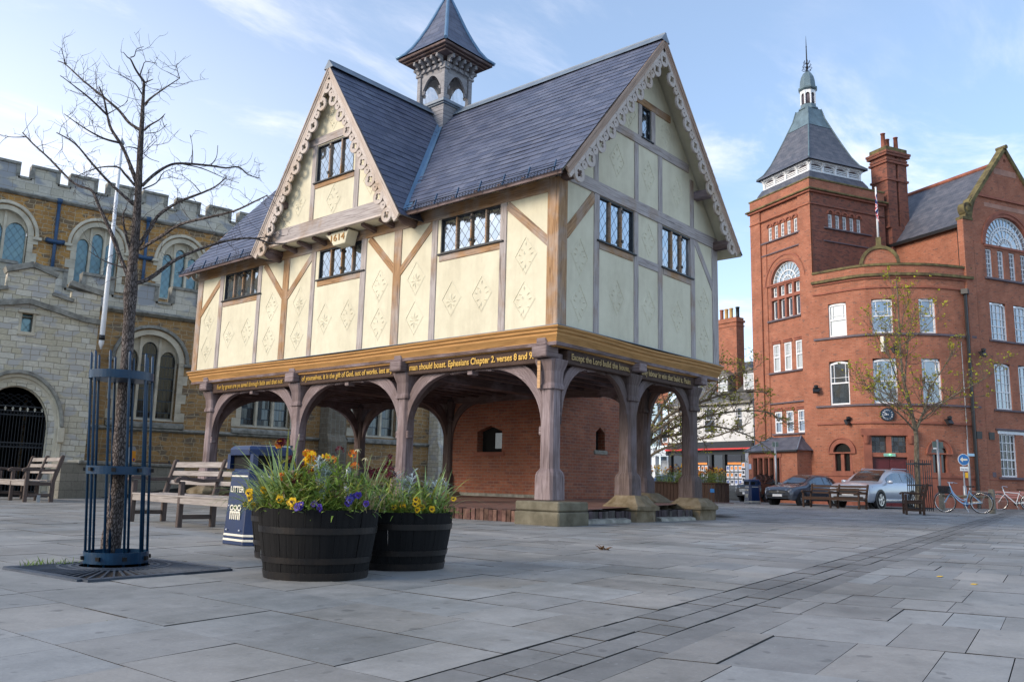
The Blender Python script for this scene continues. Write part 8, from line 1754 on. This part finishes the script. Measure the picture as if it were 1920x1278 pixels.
# ------------------------------------------------------------------ vehicles
def paint(name,c,metal=.5,rough=.28):
    n=NT(name); f=n.noise(n.obj(),2.5,4); n.fin(n.ramp(f,[(.3,tuple(x*.9 for x in c)),(.7,c)]),rough,None,.5,metal); n.b.inputs['Coat Weight'].default_value=.7; n.b.inputs['Coat Roughness'].default_value=.06; return n.m
M['carglass']=glass('car_window_glass',(.42,.50,.56),(.008,.01,.012),.30,.03); M['tyre']=plain('tyre_rubber',(.012,.012,.013),.8,.2,12); M['lamp']=glass('headlamp_glass',(.75,.8,.85),(.3,.32,.34),.5,.05)
def car(label,loc,heading,st,W,wb,wr,paintm,grp='cars parked before the brick building',grille=None,name='parked_car',cab=None,plate=True,rails=False):
    """st: stations (x, z_bottom, z_belt, z_top, half belt width factor, half roof width factor); front is +x"""
    t=thing(name,label,'car',loc,R_(90-heading),grp); hw=W/2
    def sec(s):
        x,zb,zl,zt,fb,ft=s; b=hw*fb; r=hw*ft; zm=(zb+zl)/2
        return [(x,b*.88,zb),(x,b*.97,zb+.10),(x,b,zm),(x,b*.985,zl-.10),(x,b*.94,zl),(x,r+(b*.94-r)*.08,zl+(zt-zl)*.86),(x,r*.82,zt-.012),(x,r*.45,zt+.012),(x,0,zt+.018)]
    S=[]
    for i in range(len(st)-1):
        for k in range(4):
            u=k/4; p0=st[max(i-1,0)];p1=st[i];p2=st[i+1];p3=st[min(i+2,len(st)-1)]; S.append(tuple(.5*((2*b)+(-a+c)*u+(2*a-5*b+4*c-d)*u*u+(-a+3*b-3*c+d)*u**3) if j else b+(c-b)*u for j,(a,b,c,d) in enumerate(zip(p0,p1,p2,p3))))
    S.append(st[-1]); mb=MB(); R=[sec(s) for s in S]
    for i in range(len(R)-1):
        for k in range(8):
            for sg in (1,-1): mb.face([(x,y*sg,z) for x,y,z in (R[i][k],R[i][k+1],R[i+1][k+1],R[i+1][k])],0,smooth=True)
    for e in (0,-1):
        mb.face([(x,y,z) for x,y,z in R[e]]+[(x,-y,z) for x,y,z in R[e][::-1]])
    mb.face([(S[0][0],-hw*.8,S[0][1]),(S[-1][0],-hw*.8,S[-1][1]),(S[-1][0],hw*.8,S[-1][1]),(S[0][0],hw*.8,S[0][1])]) if 0 else None
    body=mb.build('body',paintm,t)
    x0,x1,x2,x3=cab   # screen foot, roof front, roof rear, rear screen foot
    def at_(x):
        for i in range(len(S)-1):
            if (S[i][0]-x)*(S[i+1][0]-x)<=0: u=(x-S[i][0])/((S[i+1][0]-S[i][0]) or 1); return sec(tuple(a+(b-a)*u for a,b in zip(S[i],S[i+1])))
        return sec(S[0] if abs(x-S[0][0])<abs(x-S[-1][0]) else S[-1])
    def off(p,d): return (p[0],p[1]+d,p[2])
    # side windows
    pil=[x1+(x2-x1)*f for f in (.0,.36,.40,.74,.78,1.0)]
    for sg in (1,-1):
        for a,b in ((x0-.32*(x0-x1),pil[1]),(pil[2],pil[3]),(pil[4],x2+(x3-x2)*.28)):
            mb=MB(); n_=5; top=[];bot=[]
            for k in range(n_+1):
                x=a+(b-a)*k/n_; s=at_(x); u0,u1=.07,.88; q=lambda u:(x,(s[4][1]+(s[5][1]-s[4][1])*u+.012)*sg,s[4][2]+(s[5][2]-s[4][2])*u); bot.append(q(u0)); top.append(q(u1))
            for k in range(n_): mb.face([bot[k],bot[k+1],top[k+1],top[k]])
            mb.build('side_window',M['carglass'],t,recalc=False)
    for a,b,nm in ((x0-.06,x1+.10,'windscreen'),(x3+.06,x2-.06,'rear_window')):
        mb=MB(); rows=[]
        for k in range(7):
            x=a+(b-a)*k/6; s=at_(x); w_=s[6][1]*.97; rows.append([(x+(.012 if nm=='windscreen' else -.012),w_*(j/4-1)*-1 if 0 else w_*(-1+j/4),s[8][2]+.014-(.03 if abs(j-4)==4 else .008*abs(j-4)*.5)) for j in range(9)])
        for k in range(6):
            for j in range(8): mb.face([rows[k][j],rows[k][j+1],rows[k+1][j+1],rows[k+1][j]],0,smooth=True)
        mb.build(nm,M['carglass'],t,recalc=False)
    # wheels
    for x in wb:
        for sg in (1,-1):
            y=sg*(hw-.10); F=Matrix(((1,0,0,x),(0,0,sg,y),(0,1,0,wr),(0,0,0,1)))
            mb=MB(Matrix(((1,0,0,x),(0,0,sg,sg*(hw-.16)),(0,1,0,wr),(0,0,0,1)))); mb.lathe([(0,0),(wr+.065,0),(wr+.065,.166),(0,.166)],28,smooth=False); mb.build('wheel_arch',M['black'],t)
            mb=MB(F); mb.lathe([(wr*.62,-.1),(wr*.95,-.1),(wr,-.06),(wr,.08),(wr*.95,.115),(wr*.68,.118),(wr*.66,.10)],28); wh=mb.build('wheel',M['tyre'],t)
            mb=MB(F); mb.lathe([(wr*.66,.08),(wr*.66,.114),(wr*.60,.112),(wr*.59,.06)],28)
            for k in range(5):
                for d in (-.16,.16): an=2*PI*k/5; mb.beam((wr*.1*math.cos(an),wr*.1*math.sin(an),.105),(wr*.62*math.cos(an+d),wr*.62*math.sin(an+d),.105),.05,.02,(0,0,1))
            mb.lathe([(0,.12),(.06,.118),(.07,.1)],12); mb.build('rim',M['chrome'],wh,merge=False); mb=MB(F); mb.lathe([(0,.05),(wr*.6,.05)],20); mb.build('brake_disc',M['dark'],wh)
    xf=S[0][0] if S[0][0]>S[-1][0] else S[-1][0]; zb,zl=st[0][1],st[0][2]
    return t,body,at_,sec,S
def fk(t,mx,pmat,*a,**k):
    global _FK; _FK=(mx,pmat)
    front_kit2(t,*a,**k)
def front_kit2(t,st,W,zg0,zg1,zl0,zl1,bar='chrome',inset=.16,plate_z=None):
    hw=W/2; xf=st[0][0]; mx,pmat=_FK
    mb=MB(); mb.box(xf-.12,xf+.012,-hw*.55,hw*.55,zg0,zg1); g=mb.build('grille',M['black'],t,bevel=.03); mb=MB()
    for k in range(4): z=zg0+.03+(zg1-zg0-.05)*k/3; mb.box(xf-.02,xf+.018,-hw*.53,hw*.53,z-.008,z+.008)
    mb.build('grille_bars',M[bar],g,merge=False)
    for s in (-1,1):
        mb=MB(); mb.prism([(xf+.005,s*hw*.50),(xf-.06,s*hw*.80),(xf-inset-.22,s*hw*.955),(xf-inset-.30,s*hw*.93),(xf-.2,s*hw*.62),(xf-.10,s*hw*.50)],zl0,zl1,plane='xy'); mb.build('headlight',M['lamp'],t,bevel=.02)
        mb=MB(); mb.lathe([(.0,-.13),(.09,-.11),(.11,0),(.09,.1),(0,.12)],10); m_=mb.build('wing_mirror',pmat,t); m_.location=(mx[0],s*(hw+.08),mx[1]); m_.rotation_euler=(R_(90),0,0); m_.scale=(.6,.75,1)
    mb=MB(); mb.box(xf-.10,xf+.004,-hw*.72,hw*.72,st[0][1]+.02,st[0][1]+.16); mb.build('lower_intake',M['black'],t,bevel=.03)
    if plate_z: mb=MB(); mb.box(xf,xf+.03,-.26,.26,plate_z,plate_z+.11); mb.build('number_plate',M['white'],t,bevel=.004)
silver=paint('silver_blue_car_paint',(.42,.47,.55),.3,.28); grey=paint('dark_grey_car_paint',(.085,.10,.13),.45,.25); blackp=paint('black_car_paint',(.008,.009,.012),.2,.2); bluep=paint('bright_blue_car_paint',(.02,.12,.42),.4,.25)
suv_st=[(2.50,.36,.78,.86,.80,.70),(2.38,.28,.92,.98,.93,.82),(1.9,.26,1.02,1.09,.985,.86),(1.15,.26,1.08,1.15,1,.86),(.55,.26,1.10,1.50,1,.78),(.0,.26,1.11,1.70,1,.74),(-.8,.26,1.12,1.735,1,.73),(-1.6,.26,1.13,1.71,1,.72),(-2.15,.30,1.13,1.60,.98,.70),(-2.42,.40,1.08,1.20,.93,.74),(-2.52,.50,.95,1.02,.86,.70)]
t,b,*_=car('silver sports utility car with roof rails parked behind the brown bench',(28.25,3.42,0),279,suv_st,1.97,(1.50,-1.5),.385,silver,cab=(1.15,.05,-1.75,-2.35))
fk(t,(.80,1.16),silver,suv_st,1.97,.52,.86,.78,.92,plate_z=.55)
mb=MB(); 
for s in (-1,1): mb.tube([(-.1,s*.70,1.70),(-.2,s*.69,1.76),(-1.7,s*.67,1.76),(-1.85,s*.67,1.68)],.02,6)
mb.build('roof_rails',M['chrome'],t,merge=False); mb=MB(); mb.box(2.34,2.53,-.72,.72,.30,.36); mb.box(-1.1,1.1,.955,.992,.34,.40); mb.box(-1.1,1.1,-.992,-.955,.34,.40); mb.build('bright_trim',M['chrome'],t,merge=False)
pol=[(1.98,.32,.62,.70,.80,.66),(1.88,.24,.78,.82,.93,.78),(1.4,.22,.88,.92,.985,.84),(.85,.22,.93,1.0,1,.84),(.3,.22,.95,1.30,1,.74),(-.1,.22,.96,1.44,1,.70),(-.8,.22,.97,1.455,1,.69),(-1.35,.24,.98,1.38,.99,.68),(-1.75,.30,.96,1.15,.95,.68),(-1.93,.42,.85,.92,.88,.66)]
t,b,*_=car('dark grey hatchback with bright alloy wheels parked between post and brown bench',(28.35,6.8,0),284,pol,1.69,(1.22,-1.25),.31,grey,cab=(.88,-.05,-1.30,-1.80)); fk(t,(.52,.98),grey,pol,1.69,.55,.66,.60,.72,plate_z=.40); mb=MB(); mb.lathe([(.0,.0),(.055,.0),(.055,.012),(.045,.014),(0,.012)],16); o=mb.build('front_badge',M['chrome'],t); o.location=(1.99,0,.61); o.rotation_euler=(0,R_(90),0)
mpv=[(2.15,.34,.72,.80,.82,.68),(2.05,.26,.88,.93,.94,.80),(1.5,.24,1.0,1.08,.99,.84),(.95,.24,1.05,1.25,1,.80),(.3,.24,1.07,1.58,1,.73),(-.5,.24,1.08,1.66,1,.72),(-1.5,.24,1.09,1.64,1,.71),(-2.0,.30,1.08,1.45,.98,.70),(-2.2,.42,.98,1.05,.92,.68)]
t,b,*_=car('black people carrier parked behind the far litter bin',(34.6,11.2,0),283,mpv,1.8,(1.35,-1.35),.33,blackp,cab=(1.2,.1,-1.65,-2.1)); fk(t,(.8,1.08),blackp,mpv,1.8,.55,.72,.68,.82,plate_z=.42)
t,b,*_=car('bright blue car half hidden by a bench beyond the planter',(34.9,18.2,0),250,pol,1.69,(1.22,-1.25),.31,bluep,cab=(.88,-.05,-1.30,-1.80)); fk(t,(.52,.98),bluep,pol,1.69,.55,.66,.60,.72,plate_z=.40)
# ------------------------------------------------------------------ bicycles
def bicycle(label,loc,rz,sc,frame,step=True,basket=True):
    """front wheel at -x, in the local xz plane"""
    t=thing('bicycle',label,'bicycle',loc,rz,'parked bicycles'); t.scale=(sc,)*3; r=.335; xf,xr=-.56,.55
    for x in (xf,xr):
        mb=MB(); mb.tube([(x+r*math.cos(2*PI*k/32),0,r+r*math.sin(2*PI*k/32)) for k in range(33)],.017,7,cap=False); w_=mb.build('wheel',M['tyre'],t); mb=MB(); mb.tube([(x+(r-.022)*math.cos(2*PI*k/32),0,r+(r-.022)*math.sin(2*PI*k/32)) for k in range(33)],.010,5,cap=False); mb.build('rim',M['chrome'],w_); mb=MB()
        for k in range(28): an=2*PI*k/28; mb.tube([(x+.025*math.cos(an+.6),.02*(-1)**k,r+.025*math.sin(an+.6)),(x+(r-.025)*math.cos(an),0,r+(r-.025)*math.sin(an))],.0014,3,cap=False)
        mb.tube([(x,-.04,r),(x,.04,r)],.022,8); mb.build('spokes',M['steel'],w_,merge=False)
        mb=MB()
        for k in range(10): a0=R_(20+14*k) if x>0 else R_(25+13*k); a1=a0+R_(14); mb.beam((x+(r+.03)*math.cos(a0),0,r+(r+.03)*math.sin(a0)),(x+(r+.03)*math.cos(a1),0,r+(r+.03)*math.sin(a1)),.045,.006)
        mb.build('mudguard',frame[1],w_,merge=False)
    F=MB(); bbx,bbz=.06,.28; hx,hz=-.36,.80; sx,sz=.22,.78
    if step: F.tube(smooth([(hx+.01,0,hz-.12),(-.22,0,.48),(-.06,0,.33),(bbx,0,bbz)],5),.019,8); F.tube(smooth([(hx,0,hz-.02),(-.24,0,.58),(-.05,0,.42),(.10,0,.44)],5),.014,8)
    else: F.tube([(hx,0,hz-.05),(sx-.03,0,.70)],.016,8); F.tube([(hx+.02,0,hz-.12),(bbx,0,bbz)],.019,8)
    F.tube([(bbx,0,bbz),(sx-.02,0,.72)],.016,8)
    for s in (-1,1): F.tube([(bbx,.03*s,bbz),(xr,.06*s,r)],.010,6); F.tube([(sx-.03,.02*s,.68),(xr,.06*s,r)],.008,6)
    F.tube([(hx-.02,0,hz+.06),(hx+.03,0,hz-.14)],.022,8)
    for s in (-1,1): F.tube(smooth([(hx+.03,.04*s,hz-.15),(-.43,.05*s,.55),(xf,.05*s,r)],4),.011,6)
    F.build('frame',frame[0],t,merge=False)
    mb=MB(); mb.tube([(hx-.02,0,hz+.02),(hx-.05,0,hz+.17)],.014,6); mb.tube(smooth([(hx+.14,-.27,hz+.16),(hx-.02,-.25,hz+.19),(hx-.07,0,hz+.15),(hx-.02,.25,hz+.19),(hx+.14,.27,hz+.16)],4),.012,6); mb.build('handlebar',M['chrome'],t,merge=False)
    mb=MB(); mb.tube([(sx-.01,0,.70),(sx+.015,0,.84)],.012,6); mb.build('seat_post',M['chrome'],t); mb=MB(); mb.prism([(-.13,-.03),(.0,-.05),(.12,-.10),(.14,-.06),(.14,.06),(.12,.10),(0,.05),(-.13,.03)],.84,.88,plane='xy'); sd=mb.build('saddle',M['tyre'],t,bevel=.015); sd.location=(sx+.02,0,0)
    mb=MB(); mb.lathe([(0,-.006),(.09,-.006),(.09,.006),(0,.006)],20); ck_=mb.build('chain_guard',frame[1],t); ck_.location=(bbx,.05,bbz); ck_.rotation_euler=(R_(90),0,0); mb=MB(); mb.beam((bbx,.06,bbz+.03),(xr,.06,r+.03),.02,.07); mb.beam((bbx,-.08,bbz),(bbx+.06,-.08,bbz-.16),.014,.02); mb.beam((bbx+.02,-.08,bbz-.16),(bbx+.1,-.2,bbz-.16),.05,.02); mb.beam((bbx,-.06,bbz),(bbx+.1,-.09,.02),.016,.016); mb.build('cranks',M['chrome'],t,merge=False)
    if basket:
        mb=MB(); B=Matrix.Translation((hx-.20,0,.62)); mb.M=B
        P=[(.12,.15,0),(.16,.20,.24)]
        for z in range(9): f=z/8; a=.12+.04*f; b=.15+.05*f; zz=.24*f; mb.tube([(-a,-b,zz),(a,-b,zz),(a,b,zz),(-a,b,zz),(-a,-b,zz)],.010,5)
        mb.box(-.118,.118,-.148,.148,0,.012)
        for k in range(12): f=k/11; mb.tube([(-.12+.24*f,-.15,0),(-.16+.32*f,-.20,.24)],.007,4); mb.tube([(-.12+.24*f,.15,0),(-.16+.32*f,.20,.24)],.007,4); mb.tube([(-.12,-.15+.3*f,0),(-.16,-.2+.4*f,.24)],.007,4); mb.tube([(.12,-.15+.3*f,0),(.16,-.2+.4*f,.24)],.007,4)
        mb.build('basket',M['black'],t,merge=False)
    mb=MB(); mb.beam((.28,0,.70),(.78,0,.70),.12,.012); mb.tube([(.7,.06,.70),(xr,.06,r)],.006,4); mb.tube([(.7,-.06,.70),(xr,-.06,r)],.006,4); mb.build('carrier',M['steel'],t,merge=False); return t
fb_=(paint('pale_blue_cycle_paint',(.22,.40,.62),.2,.3),paint('blue_mudguard_paint',(.05,.13,.30),.2,.3)); fw_=(paint('white_cycle_paint',(.62,.65,.68),.1,.3),M['black'])
bicycle('pale blue step through bicycle with a black front basket by the timber rail',(24.80,-.95,0),math.atan2(-1.25,.0)-.02,1.17,fb_)
bicycle('white bicycle without basket leaning at the brick wall by a pink bench',(35.0,-.85,0),math.atan2(-1.0,.12),1.15,fw_,False,False)
bicycle('second white bicycle cut by the right edge of the view',(35.6,-2.1,0),math.atan2(-1.0,.1),1.15,fw_,False,False)
t=thing('wall_bench','faded pink slatted bench against the brick wall behind the white bicycle','bench',(36.2,-1.0,0),R_(-64))
pk=wood('faded_pink_paint',(.30,.13,.12),(.40,.19,.17),(.46,.25,.22),bump=.2)
for z in (.62,.74,.86): mb=MB(); mb.beam((-1.3,.2,z),(1.3,.2,z),.03,.09); mb.build('back_slat',pk,t)
for y in (-.2,-.05,.1): mb=MB(); mb.beam((-1.3,y,.43),(1.3,y,.43),.12,.03); mb.build('seat_slat',pk,t)
for x in (-1.2,1.2): mb=MB(); mb.beam((x,.2,0),(x,.2,.9),.06,.06); mb.beam((x,-.2,0),(x,-.2,.42),.06,.06); mb.build('bench_leg',pk,t,merge=False)
